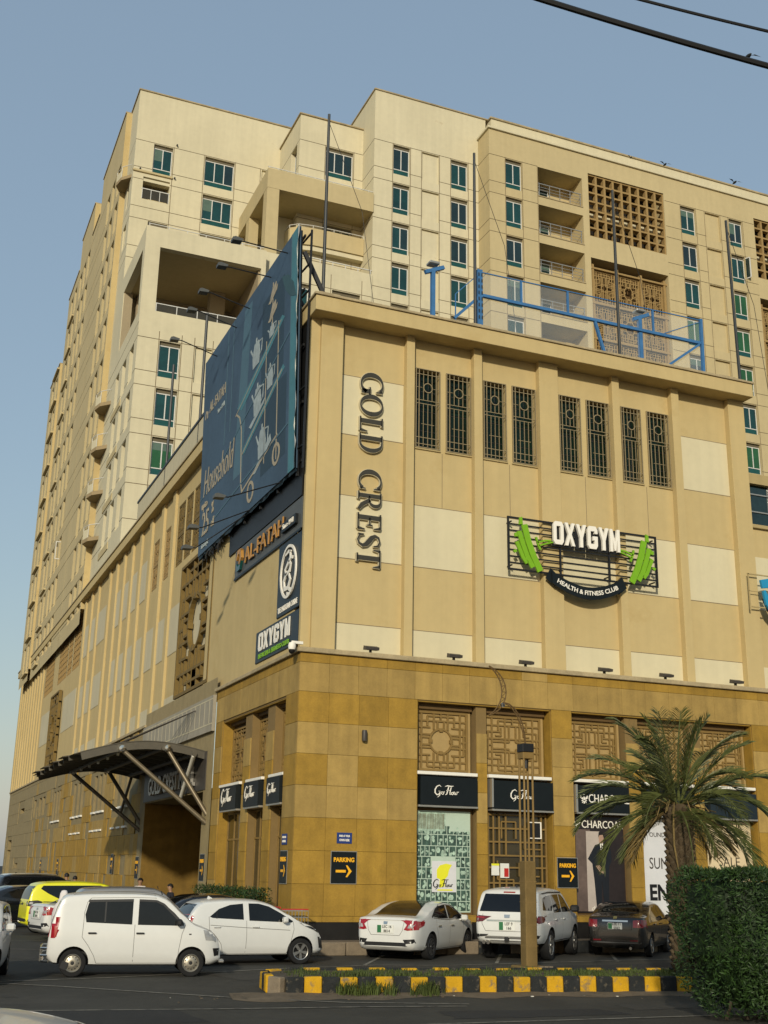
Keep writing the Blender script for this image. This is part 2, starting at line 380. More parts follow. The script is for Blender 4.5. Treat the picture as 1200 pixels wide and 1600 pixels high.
for k,(pts,m_) in enumerate(((((-9.2,-12.4),(-6.1,-12.9),(-5.9,-14.6),(-9.4,-14.2)),'asphalt_patch'),(((-3.9,-6.9),(-.8,-6.5),(-.5,-7.7),(-3.6,-8.1)),'asphalt_old'),(((1.5,-13.9),(7.5,-14.5),(7.6,-15.1),(1.4,-14.8)),'asphalt_old'),(((-12.5,-8.4),(-8.6,-9.2),(-8.3,-10.4),(-12.6,-9.9)),'asphalt_old'),(((-2.0,-14.2),(.9,-14.5),(1.0,-15.3),(-2.2,-15.2)),'asphalt_patch'),(((-8.8,-1.2),(-6.9,-1.6),(-6.6,4.5),(-8.6,5.0)),'asphalt_old'),(((3.2,-6.2),(9.5,-5.4),(9.6,-6.6),(3.3,-7.4)),'asphalt_patch'))):
    rj=random.Random(60+k); P=[]
    for (p,q) in zip(pts,pts[1:]+pts[:1]):
        for t in range(8): f_=t/8; P.append((p[0]+(q[0]-p[0])*f_+rj.uniform(-.06,.06),p[1]+(q[1]-p[1])*f_+rj.uniform(-.06,.06),.004))
    tag(MB().add(P,[tuple(range(len(P)))]).build('road_patch',M[m_],fix=False),kind='structure')
# ---------------- median island ----------------
ma=Vector((-3.75,-11.0)); mdir=Vector((8.23,-1.48)).normalized(); mn=Vector((-mdir.y,mdir.x))   # mn points away from the camera
mang=math.atan2(mdir.y,mdir.x)
def mp(u,v,z=0): p=ma+mdir*u+mn*v; return (p.x,p.y,z)
MW=1.9
core=MB(); 
poly=[(.0,.15),(.12,.02),(18,.02),(18,MW-.02),(.3,MW-.02),(.0,MW-.5)]
core.prism([mp(u,v)[:2] for u,v in poly],lambda a,b,d:(a,b,d),-.02,.27)
med=tag(core.build('median_island',M['soil']),kind='structure')
kshort=MB().cbox(-.163,.163,-.13,.02,0,.31,.018).mesh('kerb_block',None)
for nm in ('kerb_yellow','kerb_black','kerb_plain'):
    k=kshort.copy(); k.materials.append(M[nm]); M['short_'+nm]=k
def kerb(u,v,ang,nm,z=0):
    o=link('kerb_block',M['short_'+nm],med,mp(u,v,z)); o.rotation_euler=(random.uniform(-.02,.02),random.uniform(-.012,.012),ang+random.uniform(-.02,.02)); o.location.z+=random.uniform(-.012,.008)
for i in range(40):
    kerb(.30+i*.335,0,mang,'kerb_yellow' if i%2 else 'kerb_black')
for i in range(30): kerb(.6+i*.335,MW,mang+math.pi,'kerb_yellow' if i%2 else 'kerb_black')
for i,(u,v,a) in enumerate([(.02,.12,-55),(-.06,.42,-90),(-.06,.76,-90),(-.06,1.10,-90),(-.02,1.42,-105),(.17,1.72,-145)]):
    kerb(u,v,mang+R(a),'kerb_plain' if i in(0,) else ('kerb_yellow' if i%2 else 'kerb_black'))
# sand drifted against the kerb, litter
sand=MB(); rs=random.Random(3)
N=60; V=[]; F=[]
for i in range(N+1):
    u=-.9+i*.24; w=.55+.3*math.sin(i*.7)*rs.uniform(.3,1)+.5*math.exp(-((i-5)/5)**2)
    for k in range(5):
        t=k/4; V.append(mp(u,-.12-w*(1-t)+(.02 if k==4 else rs.uniform(-.04,.04)),.004+.05*t**1.6*(.6+.4*rs.random())))
for i in range(N):
    for k in range(4): F.append((i*5+k,(i+1)*5+k,(i+1)*5+k+1,i*5+k+1))
sand.add(V,F); tag(sand.build('sand_drift',M['sand'],smooth=True),kind='structure')
lit=MB()
for i in range(60):
    u=rs.uniform(-2,9); v=-.15-abs(rs.gauss(0,.4)); s=rs.uniform(.008,.026); p=mp(u,v,.03); lit.box(p[0]-s,p[0]+s,p[1]-s*.7,p[1]+s*.7,.005,.005+s*.5,0 if rs.random()<.18 else 1)
tag(lit.build('litter_and_grit',[M['white'],M['sand']]),'scattered grit and litter along the foot of the striped kerb','litter',kind='stuff')
# grass on the island and weeds in front of the kerb
def blades(mb,spots,hmin,hmax,rng,z0f):
    for (x,y,n,spread,hs) in spots:
        for _ in range(n):
            a=rng.uniform(0,6.28); r=abs(rng.gauss(0,spread)); px,py=x+r*math.cos(a),y+r*math.sin(a); h=rng.uniform(hmin,hmax)*hs; w=rng.uniform(.006,.014); b=rng.uniform(0,6.28); ln=h*rng.uniform(.2,.8)
            dx,dy=math.cos(b),math.sin(b); nx,ny=-dy*w,dx*w; z=z0f
            mb.add([(px-nx,py-ny,z),(px+nx,py+ny,z),(px+dx*ln*.4+nx*.7,py+dy*ln*.4+ny*.7,z+h*.65),(px+dx*ln*.4-nx*.7,py+dy*ln*.4-ny*.7,z+h*.65),(px+dx*ln,py+dy*ln,z+h)],[(0,1,2,3),(3,2,4)])
g=MB(); rg=random.Random(5); sp=[]
for i in range(900):
    u=rg.uniform(.3,13); v=rg.uniform(.15,MW-.15); x,y,_=mp(u,v); dens=1 if u>3.5 else .6
    if rg.random()<dens: sp.append((x,y,9,.10,1.0 if rg.random()<.9 else 2.0))
for i in range(60):
    u=rg.choice([1.2,1.6,2.1,2.4,5.8,6.1,6.3,8.6,9.2])+rg.gauss(0,.2); x,y,_=mp(u,rg.uniform(.1,.5)); sp.append((x,y,12,.12,2.6))
blades(g,sp,.03,.07,rg,.265)
tag(g.build('grass',M['grass'],fix=False),'rough green grass growing on the striped median island','grass',kind='stuff')
g=MB(); sp=[]
for u0 in (1.25,1.4,1.9,2.7,2.85):
    for k in range(9): x,y,_=mp(u0+rg.gauss(0,.13),-.2-abs(rg.gauss(0,.1))); sp.append((x,y,14,.09,1.5))
blades(g,sp,.08,.2,rg,.0)
tag(g.build('weeds',M['grass'],fix=False),'scrubby weeds sprouting in front of the striped kerb','weeds',kind='stuff')
# ---------------- mall podium: stone base ----------------
mall=site('mall_building',(8.5,30,0),'tan four storey mall podium with cream checker panels on a golden stone base','building')
TILE={}
def tile(parent,plane,u0,u1,v0,v1,at,mname,gap=.0035,th=.045):
    w,h=round(u1-u0-2*gap,3),round(v1-v0-2*gap,3); key=(plane,w,h,mname)
    if key not in TILE:
        mb=MB()
        if plane=='y': mb.cbox(-w/2,w/2,0,th,-h/2,h/2,.004)
        else: mb.cbox(0,th,-w/2,w/2,-h/2,h/2,.004)
        TILE[key]=mb.mesh('stone_tile',M[mname])
    j=random.uniform(-.003,.003)
    loc=((u0+u1)/2,at+j,(v0+v1)/2) if plane=='y' else (at+j,(u0+u1)/2,(v0+v1)/2)
    return link('stone_tile',TILE[key],parent,loc)
ROWS=[(.79,.95,'stone_gold'),(.95,1.81,'stone_gold'),(1.81,2.71,'stone_gold'),(2.71,3.62,'stone_gold'),(3.62,4.52,'stone_light'),(4.52,5.41,'stone_gold'),(5.41,6.31,'stone_light'),(6.31,7.2,'stone_gold'),(7.2,8.06,'stone_light'),(8.06,8.34,'stone_gold')]
def tile_wall(parent,plane,u0,u1,at,holes,step=.95,rows=ROWS,skip=None):
    for ri,(a,b,mn_) in enumerate(rows):
        segs=[(u0,u1)]
        for (h0,h1,z0,z1) in holes:
            if z0<b-.05 and z1>a+.05:
                ns=[]
                for (s0,s1) in segs:
                    if h1<=s0 or h0>=s1: ns.append((s0,s1))
                    else:
                        if h0>s0+.02: ns.append((s0,h0))
                        if h1<s1-.02: ns.append((h1,s1))
                segs=ns
        for s0,s1 in segs:
            n=max(1,round((s1-s0)/step)); w=(s1-s0)/n
            for i in range(n):
                m2=mn_
                if random.random()<.04: m2='stone_light' if mn_=='stone_gold' else 'stone_gold'
                tile(parent,plane,s0+i*w,s0+(i+1)*w,a,b,at,m2)
YS=-.35; XS=0.0
basebk=MB()
bays=[(3.81,8.48,.95,7.18),(9.22,16.4,.95,7.18)]
heightfield(basebk,FY(YS+.035),0,30,.3,8.36,[(b[0],b[1],b[2],b[3],.62,False) for b in bays])
side_bay=(.84,8.06,.30,7.15)
heightfield(basebk,lambda u,v,d:(XS+.035-d,u,v),YS+.035,9.0,.3,8.36,[(side_bay[0],side_bay[1],side_bay[2],side_bay[3],.62,False)])
base=basebk.build('stone_base',M['mortar'],mall)
tile_wall(base,'y',0.0,18.6,YS,bays)
tile_wall(base,'x',YS+.046,9.0,XS,[(side_bay[0],side_bay[1],.3,side_bay[3])],step=1.0)
pl=MB(); pl.box(-.02,30,YS-.03,YS+.03,.28,.79); pl.box(-.03,.02,YS+.03,9.2,.28,.79); pl.build('plinth',M['stone_black'],base)
# reveals of the bays
rv=MB()
for b in bays:
    rv.box(b[0]+.003,b[0]+.03,YS+.046,YS+.65,b[2],b[3]); rv.box(b[1]-.03,b[1]-.003,YS+.046,YS+.65,b[2],b[3]); rv.box(b[0],b[1],YS+.046,YS+.65,b[3]-.03,b[3]-.003); rv.box(b[0]+.04,b[1]-.04,YS+.05,YS+.65,b[2]+.003,b[2]+.03)
rv.box(.046,.65,side_bay[0]+.003,side_bay[0]+.03,.3,side_bay[3]); rv.box(.046,.65,side_bay[1]-.03,side_bay[1]-.003,.3,side_bay[3]); rv.box(.046,.65,side_bay[0],side_bay[1],side_bay[3]-.03,side_bay[3]-.003)
rv.build('reveal',M['stone_gold'],base)
# posts inside the bays
def post(plane,u0,u1,at):
    o=MB()
    if plane=='y': o.box(u0,u1,at+.046,at+.6,.95,7.17)
    else: o.box(at+.046,at+.6,u0,u1,.3,7.14)
    p=o.build('post',M['mortar'],base)
    for a,b,m_ in ROWS:
        if b>7.19: break
        if plane=='x' and a<.9: continue
        tile(base,plane,u0,u1,a,min(b,7.17),at,m_)
    if plane=='x': tile(base,plane,u0,u1,.3,.95,at,'stone_gold')
for u0,u1 in ((5.86,6.22),(11.32,11.82),(13.86,14.3)): post('y',u0,u1,YS+.10)
for u0,u1 in ((2.25,3.0),(4.72,5.5)): post('x',u0,u1,XS+.08)
# ---- ornamental lattice ----
def mirror_segs(circle):
    q=[((.14,0),(.14,.5)),((0,.16),(.5,.16)),((.37,0),(.37,.31)),((0,.39),(.31,.39)),((.5,0),(.5,.16)),((0,.5),(.14,.5)),((.25,.08),(.5,.08)),((.25,.08),(.25,.25)),((.07,.27),(.30,.27)),((.07,.27),(.07,.5)),((.44,.16),(.44,.30)),((.14,.44),(.30,.44))]
    if not circle: q+=[((.37,.31),(.37,.5)),((.31,.39),(.5,.39)),((.44,.30),(.44,.44)),((.30,.44),(.44,.44)),((.30,.20),(.30,.34)),((.2,.34),(.30,.34))]
    out=[]
    for (a,b) in q:
        for mx in (0,1):
            for my in (0,1):
                f=lambda p:(1-p[0] if mx else p[0],1-p[1] if my else p[1]); out.append((f(a),f(b)))
    return out
def ornate(mb,fn,u0,u1,v0,v1,w=.045,dep=.06,circle=True,frame=.07,m=0):
    W,H=u1-u0,v1-v0
    def rect(a0,a1,b0,b1,d=dep): mb.prism([(a0,b0),(a1,b0),(a1,b1),(a0,b1)],fn,0,d,m)
    rect(u0,u0+frame,v0,v1,dep*1.15); rect(u1-frame,u1,v0,v1,dep*1.15); rect(u0+frame,u1-frame,v0,v0+frame,dep*1.15); rect(u0+frame,u1-frame,v1-frame,v1,dep*1.15)
    k=0
    for (a,b) in mirror_segs(circle):
        x0,x1=sorted((u0+a[0]*W,u0+b[0]*W)); y0,y1=sorted((v0+a[1]*H,v0+b[1]*H)); k+=1; dd=dep*(.86+.012*(k%9))
        if a[0]==b[0]: rect(x0-w/2,x0+w/2,y0,y1,dd)
        else: rect(x0,x1,y0-w/2,y0+w/2,dd*.97)
    if circle:
        n=28; cu,cv=(u0+u1)/2,(v0+v1)/2; ru,rvv=.205*W,.205*H; ww=w*1.1
        for i in range(n):
            t0,t1=2*math.pi*i/n,2*math.pi*(i+1)/n
            P=[(cu+(ru-ww/2)*math.cos(t),cv+(rvv-ww/2)*math.sin(t)) for t in (t0,t1)]+[(cu+(ru+ww/2)*math.cos(t),cv+(rvv+ww/2)*math.sin(t)) for t in (t1,t0)]
            mb.prism(P,fn,0,dep,m)
        for t in (0,1,2,3):
            x=cu+ru*.93*math.cos(t*math.pi/2); y=cv+rvv*.93*math.sin(t*math.pi/2); rect(x-w*1.1,x+w*1.1,y-w*1.1,y+w*1.1,dep*1.1)
units=[(3.86,5.80,True),(6.26,8.40,False),(9.30,11.26,False),(11.86,13.82,False),(14.34,16.32,False)]
for i,(u0,u1,circ) in enumerate(units):
    bk=MB(); bk.box(u0,u1,YS+.42,YS+.46,5.08,6.98); bo=bk.build('screen_panel',M['bronze_back'],base)
    lt=MB(); ornate(lt,FY(YS+.42),u0,u1-.12,5.12,6.93,.05,.055,circ); lt.build('lattice_screen',M['bronze'],bo)
    hd=MB(); hd.box(u0,u1,YS+.30,YS+.5,6.98,7.16); hd.build('head_bar',M['bronze_dark'],base)  # the dark header bar stands in for the lintel shadow
    sl=MB(); sl.cbox(u0-.04,u1+.03,YS-.03,YS+.44,4.98,5.08,.012); sl.build('sill',M['white'],base)
    fr=MB(); fr.box(u0,u1,YS+.34,YS+.42,3.95,4.06); fr.box(u0,u0+.06,YS+.34,YS+.42,.95,3.95); fr.box(u1-.06,u1,YS+.34,YS+.42,.95,3.95); fr.box(u0+.06,u1-.06,YS+.34,YS+.42,.95,1.05); fo=fr.build('shop_window',M['bronze_dark'],base)
    gl=MB(); gl.box(u0+.05,u1-.05,YS+.39,YS+.41,1.05,3.95); gl.build('pane',M['glass_shop'],fo)
# side bay: three tall windows with lattice above
for i,(u0,u1,circ) in enumerate([(.86,2.25,False),(3.0,4.72,True),(5.5,8.0,False)]):
    bk=MB(); bk.box(.46,.5,u0,u1,4.95,7.1); bo=bk.build('screen_panel',M['bronze_dark'],base)
    lt=MB(); ornate(lt,lambda u,v,d:(.46-d,u,v),u0,u1,5.0,6.9,.07,.06,circ); lt.build('lattice_screen',M['bronze'],bo)
    sl=MB(); sl.cbox(-.02,.46,u0-.03,u1+.03,4.86,4.95,.01); sl.build('sill',M['white'],base)
    fr=MB(); fr.box(.36,.44,u0,u1,3.95,4.05); n=3
    for k in range(n+1): yy=u0+(u1-u0)*k/n; fr.box(.36,.43,max(u0,yy-.03),min(u1,yy+.03),.3,3.95)
    fr.box(.365,.425,u0,u1,3.1,3.16); fo=fr.build('shop_window',M['bronze'],base)
    gl=MB(); gl.box(.40,.42,u0,u1,.3,3.95); gl.build('pane',M['glass_shop'],fo)
    hd=MB(); hd.box(.3,.5,u0,u1,7.0,7.13); hd.build('head_bar',M['bronze_dark'],base)  # dark bar painting the shadow below the side lintel
# ledge on top of the stone base
lg=MB(); lg.cbox(-.10,30,YS-.10,.5,8.345,8.47,.015); lg.cbox(-.10,.5,.5,9.1,8.345,8.47,.015); lg.box(-.04,30,YS-.04,.45,8.47,8.50); lg.build('ledge',M['cornice_cap'],mall)
# ---- upper podium front wall ----
wf=MB()
win=[(3.90,4.80),(5.03,5.97),(6.45,7.33),(7.56,8.50),(9.44,10.32),(10.56,11.51),(12.02,12.87),(13.13,14.08)]
heightfield(wf,FY(.25),.15,17.40,8.40,19.60,[(a,b,15.58,18.44,.34,False) for a,b in win])
wf.box(.16,17.39,.9,12,8.4,19.9); wf.box(17.39,17.43,.25,12,8.4,19.6)
wall_f=wf.build('front_wall',M['tan'],mall)
PIL=[(.44,1.20),(3.48,3.77),(5.99,6.30),(8.54,9.30),(11.55,11.85),(14.12,14.45),(16.70,17.43)]
for a,b in PIL:
    MB().cbox(a,b,0,.27,8.42,19.58,.008).build('pilaster',M['tan'],wall_f)
MB().cbox(.13,.44,.11,.30,8.42,19.58,.01).build('corner_post',M['tan'],wall_f)
zz=[8.49,9.46,11.52,13.59,15.65,17.71]
def panel(a,b,z0,z1,m='cream',par=None):
    MB().cbox(a+.012,b-.012,.243,.26,z0+.012,z1-.012,.004).build('panel',M[m],par or wall_f)
bays_up=[(1.20,3.48,True),(3.77,5.99,False),(6.30,8.54,False),(9.30,11.55,False),(11.85,14.12,False),(14.45,16.70,True)]
for a,b,full in bays_up:
    panel(a,b,8.49,9.46); panel(a,b,11.52,13.59)
    if full: panel(a,b,15.65,17.71)
jn=MB()
for a,b,full in bays_up:
    for z in (9.46,11.52,13.59)+((15.65,17.71) if full else ()):
        jn.box(a,b,.246,.252,z-.012,z+.012)
    if not full:
        c=(a+b)/2+.02; jn.box(c-.009,c+.009,.246,.252,13.62,15.5)
tag(jn.build('joint_line',M['groove'],wall_f),kind='stuff')
# window grilles
def grille_mesh(w,h):
    mb=MB(); fn=lambda u,v,d:(u,-d,v); k=0
    def rect(a0,a1,b0,b1,d=.04): mb.prism([(a0,b0),(a1,b0),(a1,b1),(a0,b1)],fn,0,d)
    t=.014; T=.028
    def V(x,y0,y1,t=t,d=.036): rect(x*w-t/2,x*w+t/2,y0*h,y1*h,d)
    def H(y,x0,x1,t=t,d=.030): rect(x0*w,x1*w,y*h-t/2,y*h+t/2,d)
    rect(0,T,0,h,.05); rect(w-T,w,0,h,.05); rect(T,w-T,0,T,.05); rect(T,w-T,h-T,h,.05)
    for x in (.14,.84): V(x,.01,.99,.022,.042)
    for y in (.05,.13,.555,.60,.93): H(y,.02,.98,.021,.034)
    for x in (.32,.50,.67): V(x,.02,.55)
    for x in (.32,.67): V(x,.60,.98)
    V(.5,.60,.70); V(.5,.82,.98)
    H(.76,.02,.26); H(.76,.73,.98); H(.30,.24,.76,.016)
    n=18; ru=.105*1.62
    for i in range(n):
        t0,t1=2*math.pi*i/n,2*math.pi*(i+1)/n; cu,cv=.495*w,.76*h; r0,r1=.150,.178
        mb.prism([(cu+r0*math.cos(t0),cv+r0*math.sin(t0)),(cu+r1*math.cos(t0),cv+r1*math.sin(t0)),(cu+r1*math.cos(t1),cv+r1*math.sin(t1)),(cu+r0*math.cos(t1),cv+r0*math.sin(t1))],fn,0,.05)
    return mb.mesh('grille',M['grille'])
gm=grille_mesh(.92,2.84)
for a,b in win:
    p=MB().box(a+.0,b,.52,.55,15.59,18.43).build('window_pane',M['grille_glass'],wall_f)
    mu=MB(); 
    for k in range(1,3): xx=a+(b-a)*k/3; mu.box(xx-.012,xx+.012,.50,.52,15.6,18.42)
    for k in range(1,4): z=15.6+2.83*k/4; mu.box(a,b,.503,.518,z-.012,z+.012)
    mu.build('glazing_bar',M['pole'],p)
    g_=link('grille',gm,wall_f,(a,.24,15.59)); g_.scale=((b-a)/.92,1,1)
    MB().cbox(a-.03,b+.03,.20,.30,15.53,15.585,.008).build('sill',M['tan_dark'],wall_f)
# cornice
YC=-.55; XC=0.02
cn=MB(); cn.cbox(XC,17.46,YC,.95,19.45,19.97,.012); cn.cbox(XC,.95,.95,86,19.45,19.97,.012); cno=cn.build('cornice',M['tan'],mall)
cp=MB(); cp.cbox(XC-.06,17.52,YC-.06,.9,19.975,20.06,.01); cp.cbox(XC-.06,.9,.9,86,19.975,20.06,.01); cp.build('cornice_cap',M['cornice_cap'],cno)
rw=MB(); rr=random.Random(2)
for i in range(46): x0=.15+i*.37; rw.box(x0,x0+.36,YC+.1,.5,20.06,20.10+rr.uniform(0,.07))
for i in range(60): y0=.6+i*1.4; rw.box(.12,.5,y0,y0+1.38,20.06,20.10+rr.uniform(0,.06))
rw.build('parapet_screed',M['cornice_cap'],cno)
MB().box(.5,17.3,.6,86,19.6,20.0).build('roof_slab',M['sidewalk'],mall)
# ---- right-hand wing ----
wr=MB(); wr.box(17.44,30,.40,12,8.4,14.72); wing=wr.build('wing_wall',M['tan'],mall)
MB().cbox(17.44,30,.28,.5,14.60,14.74,.01).build('sill',M['tan_dark'],wing)
MB().cbox(17.46,30,.385,.41,11.5,13.5,.004).build('panel',M['cream'],wing); MB().cbox(17.46,30,.385,.41,8.5,9.4,.004).build('panel',M['cream'],wing)
wg=MB(); wg.box(17.44,30,1.1,1.15,14.74,16.6); wgo=wg.build('window_strip',M['glass_dark'],wing)
wb=MB()
for k in range(10): wb.box(17.9+k*1.3,17.95+k*1.3,1.05,1.1,14.74,16.6)
wb.box(17.44,30,1.05,1.1,15.5,15.55); wb.box(17.44,30,1.05,1.1,16.2,16.25); wb.build('mullion',M['alum'],wgo)
MB().box(17.44,30,.9,12,16.6,17.0).build('roof_slab',M['tan_dark'],wing)
# ---- upper podium side wall ----
ws=MB(); FS=lambda u,v,d:(.42-d,u,v)
top_win=[(15.4,16.7),(16.9,18.2),(18.4,19.8)]
slits=[(20.95,22.4),(23.5,25.1)]
far_win=[(48.2,51.3),(51.9,53.7),(54.2,58.6),(61.5,66.5)]
holes=[(a,b,15.5,18.5,.3,False) for a,b in top_win]+[(a,b,15.45,18.0,.3,False) for a,b in slits]+[(a,b,15.2,18.3,.3,False) for a,b in far_win]
heightfield(ws,FS,.28,85.8,8.40,19.60,holes); ws.box(.43,6,85.8,86,8.4,19.6)
wall_s=ws.build('side_wall',M['tan'],mall)
ribs=[(.50,.95),(2.9,3.2),(5.3,5.6),(8.1,8.9),(20.1,20.7),(22.6,23.2),(25.4,26.0),(28.0,28.55),(30.4,30.95),(32.8,33.3),(35.1,35.6),(37.4,37.9),(41.4,41.9),(44.0,44.5),(46.6,47.2)]+[(67.5+i*1.85,68.2+i*1.85) for i in range(10)]
for a,b in ribs: MB().cbox(.30,.44,a,b,8.42,19.58,.01).build('pilaster',M['tan'],wall_s)
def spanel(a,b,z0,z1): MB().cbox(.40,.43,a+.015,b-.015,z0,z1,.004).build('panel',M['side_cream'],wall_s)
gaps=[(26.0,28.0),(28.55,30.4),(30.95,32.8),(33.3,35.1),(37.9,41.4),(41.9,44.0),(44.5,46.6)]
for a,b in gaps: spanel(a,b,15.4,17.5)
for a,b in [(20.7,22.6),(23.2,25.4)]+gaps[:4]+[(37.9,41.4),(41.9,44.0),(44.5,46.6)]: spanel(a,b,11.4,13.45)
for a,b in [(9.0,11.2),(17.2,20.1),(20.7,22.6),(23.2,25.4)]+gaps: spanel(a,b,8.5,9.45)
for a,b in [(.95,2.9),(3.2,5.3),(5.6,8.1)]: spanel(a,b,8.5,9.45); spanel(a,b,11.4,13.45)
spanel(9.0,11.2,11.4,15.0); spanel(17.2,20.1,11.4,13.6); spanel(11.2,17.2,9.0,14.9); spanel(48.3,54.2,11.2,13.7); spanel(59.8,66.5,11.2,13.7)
for a,b in far_win: 
    MB().box(.60,.63,a,b,15.2,18.3).build('screen_panel',M['bronze_dark'],wall_s)
    lt=MB()
    n=max(3,int((b-a)/.55))
    for k in range(n+1): yy=a+(b-a)*k/n; lt.box(.42,.5,yy-.05,yy+.05,15.2,18.3)
    for k in range(8): z=15.25+k*.43; lt.box(.43,.49,a,b,z-.04,z+.04)
    lt.build('lattice_screen',M['lattice_tan'],wall_s)
for a,b in top_win+slits:
    z1=18.5 if a<20 else 18.0
    MB().box(.62,.66,a,b,15.45,z1).build('screen_panel',M['bronze_dark'],wall_s)
    lt=MB(); ornate(lt,lambda u,v,d:(.52-d,u,v),a,b,15.5,(15.5+z1)/2,.06,.07,False); ornate(lt,lambda u,v,d:(.52-d,u,v),a,b,(15.5+z1)/2,z1,.06,.07,False)
    lt.build('lattice_screen',M['lattice_olive' if a<20 else 'lattice_tan'],wall_s)
# big lattices standing off the side wall
for (a,b,z0,z1) in ((11.3,17.0,9.05,14.85),(54.9,59.4,9.1,14.4)):
    lt=MB(); ornate(lt,lambda u,v,d:(.36-d,u,v),a,b,z0,z1,.115,.20,True,.13)
    lt.build('lattice_screen',M['lattice_olive'],wall_s)
# ---- side stone base beyond the entrance: fine cladding in vertical strips ----
sb=MB(); FS2=lambda u,v,d:(.03-d,u,v)
nar=[]; rr=random.Random(11)
for y0 in (24.6,26.0,27.6,31.4,32.6,34.0,38.6,40.0,41.6,48.0,49.2,50.6): nar.append((y0,y0+.85,5.0,6.95,.35,False))
for y0 in (56.0,58.0,61.0): nar.append((y0,y0+1.4,5.6,6.9,.35,False))
nar+= [(68.5,71.5,6.2,6.6,.3,False),(70,72,1.9,2.3,.3,False),(76.0,79.0,.3,4.2,.5,False),(78,79.3,3.0,3.4,.5,False)]
heightfield(sb,FS2,21.6,81.0,.28,8.3,nar); sb.box(.03,4,81.0,81.05,.28,8.3)
sbo=sb.build('side_stone_base',M['stone_grey'],mall)
for nm,sel in (('stone_gold',0),('stone_light',1),('stone_grey',2)):
    tb=MB(); r2=random.Random(21)
    y=21.62
    while y<80.9:
        w=r2.uniform(.8,1.25); y1=min(y+w,81.0)
        for ri,(a,b,m_) in enumerate(ROWS[1:]+[]):
            b=min(b,8.3)
            if b-a<.1: continue
            k={'stone_gold':0,'stone_light':1}[m_]
            if r2.random()<.25: k=1-k
            if y>50 and r2.random()<.6+.4*(y>62): k=2
            if ri>=7 and r2.random()<.8: k=2
            blocked=any(h[0]<y1 and h[1]>y and h[2]<b-.02 and h[3]>a+.02 for h in nar)
            if k==sel and not blocked: tb.box(-.012-r2.uniform(0,.006),.04,y+.008,y1-.008,a+.008,b-.008)
        y=y1
    tag(tb.build('stone_cladding',M[nm],sbo),kind='stuff')
sl=MB(); 
for h in nar[:12]:
    MB().box(-.08,.3,h[0]-.1,h[1]+.1,4.9,5.0).build('sill',M['white'],sbo)
    if h[0]<45: MB().box(-.08,.2,h[0]-.05,h[1]+.05,3.95,4.04).build('lower_sill',M['white'],sbo)
lt=MB()
for h in nar[:12]:
    lt.box(.30,.34,h[0],h[1],5.0,6.95)
    for k in range(4): yy=h[0]+(h[1]-h[0])*k/3; lt.box(.2,.28,yy-.05,yy+.05,5.0,6.95)
    for k in range(7): z=5.05+k*.3; lt.box(.21,.27,h[0],h[1],z-.05,z+.05)
tag(lt.build('lattice_screen',M['bronze'],sbo),kind='stuff')
lg=MB(); lg.cbox(-.1,.5,21.5,81.2,8.31,8.44,.015); lg.build('ledge',M['cornice_cap'],sbo)
# ---- entrance portal ----
pt=MB(); PX=lambda u,v,d:(-.02-d,u,v)
heightfield(pt,PX,9.0,21.6,.28,8.9,[(10.2,20.5,0.28,4.9,6.0,True)])
pt.box(6.0,6.1,10.2,20.5,.28,4.9)     # back wall
portal=pt.build('entrance_portal',M['stone_grey'],mall)
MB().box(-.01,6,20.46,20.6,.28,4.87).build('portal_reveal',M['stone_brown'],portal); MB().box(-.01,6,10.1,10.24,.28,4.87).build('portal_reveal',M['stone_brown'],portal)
MB().box(0.0,6,10.25,20.45,4.86,5.0).build('portal_soffit',M['stone_grey'],portal)
MB().box(5.5,5.6,10.3,20.4,.28,4.6).build('portal_glass',M['glass_shop'],portal)
dj=MB(); 
for k in range(4): dj.box(.25+.5*k,.33+.5*k,10.26,10.40,.3,3.5)
dj.box(.2,1.9,10.26,10.38,3.5,3.6); dj.build('door_frame',M['alum'],portal)
MB().box(-.05,0.0,9.9,20.8,4.92,6.3).build('portal_fascia',M['steel_dark'],portal)
gp=MB(); gp.box(-.14,-.02,9.05,21.5,6.95,8.25); 
gpo=gp.build('grey_fascia',M['grey_panel'],portal)
gj=MB()
for k in range(16): yy=9.5+k*.72; gj.box(-.147,-.14,yy,yy+.025,7.25,8.1)
gj.box(-.147,-.14,9.05,21.5,7.2,7.24); gj.box(-.147,-.14,9.05,21.5,8.1,8.14); tag(gj.build('joint_line',M['side_cream'],gpo),kind='stuff')
put_text('lettering','mall',M['alum'],lambda u,v,d:(-.05-d,-u,v),-15.3,5.45,portal,.02,.92,1.0)
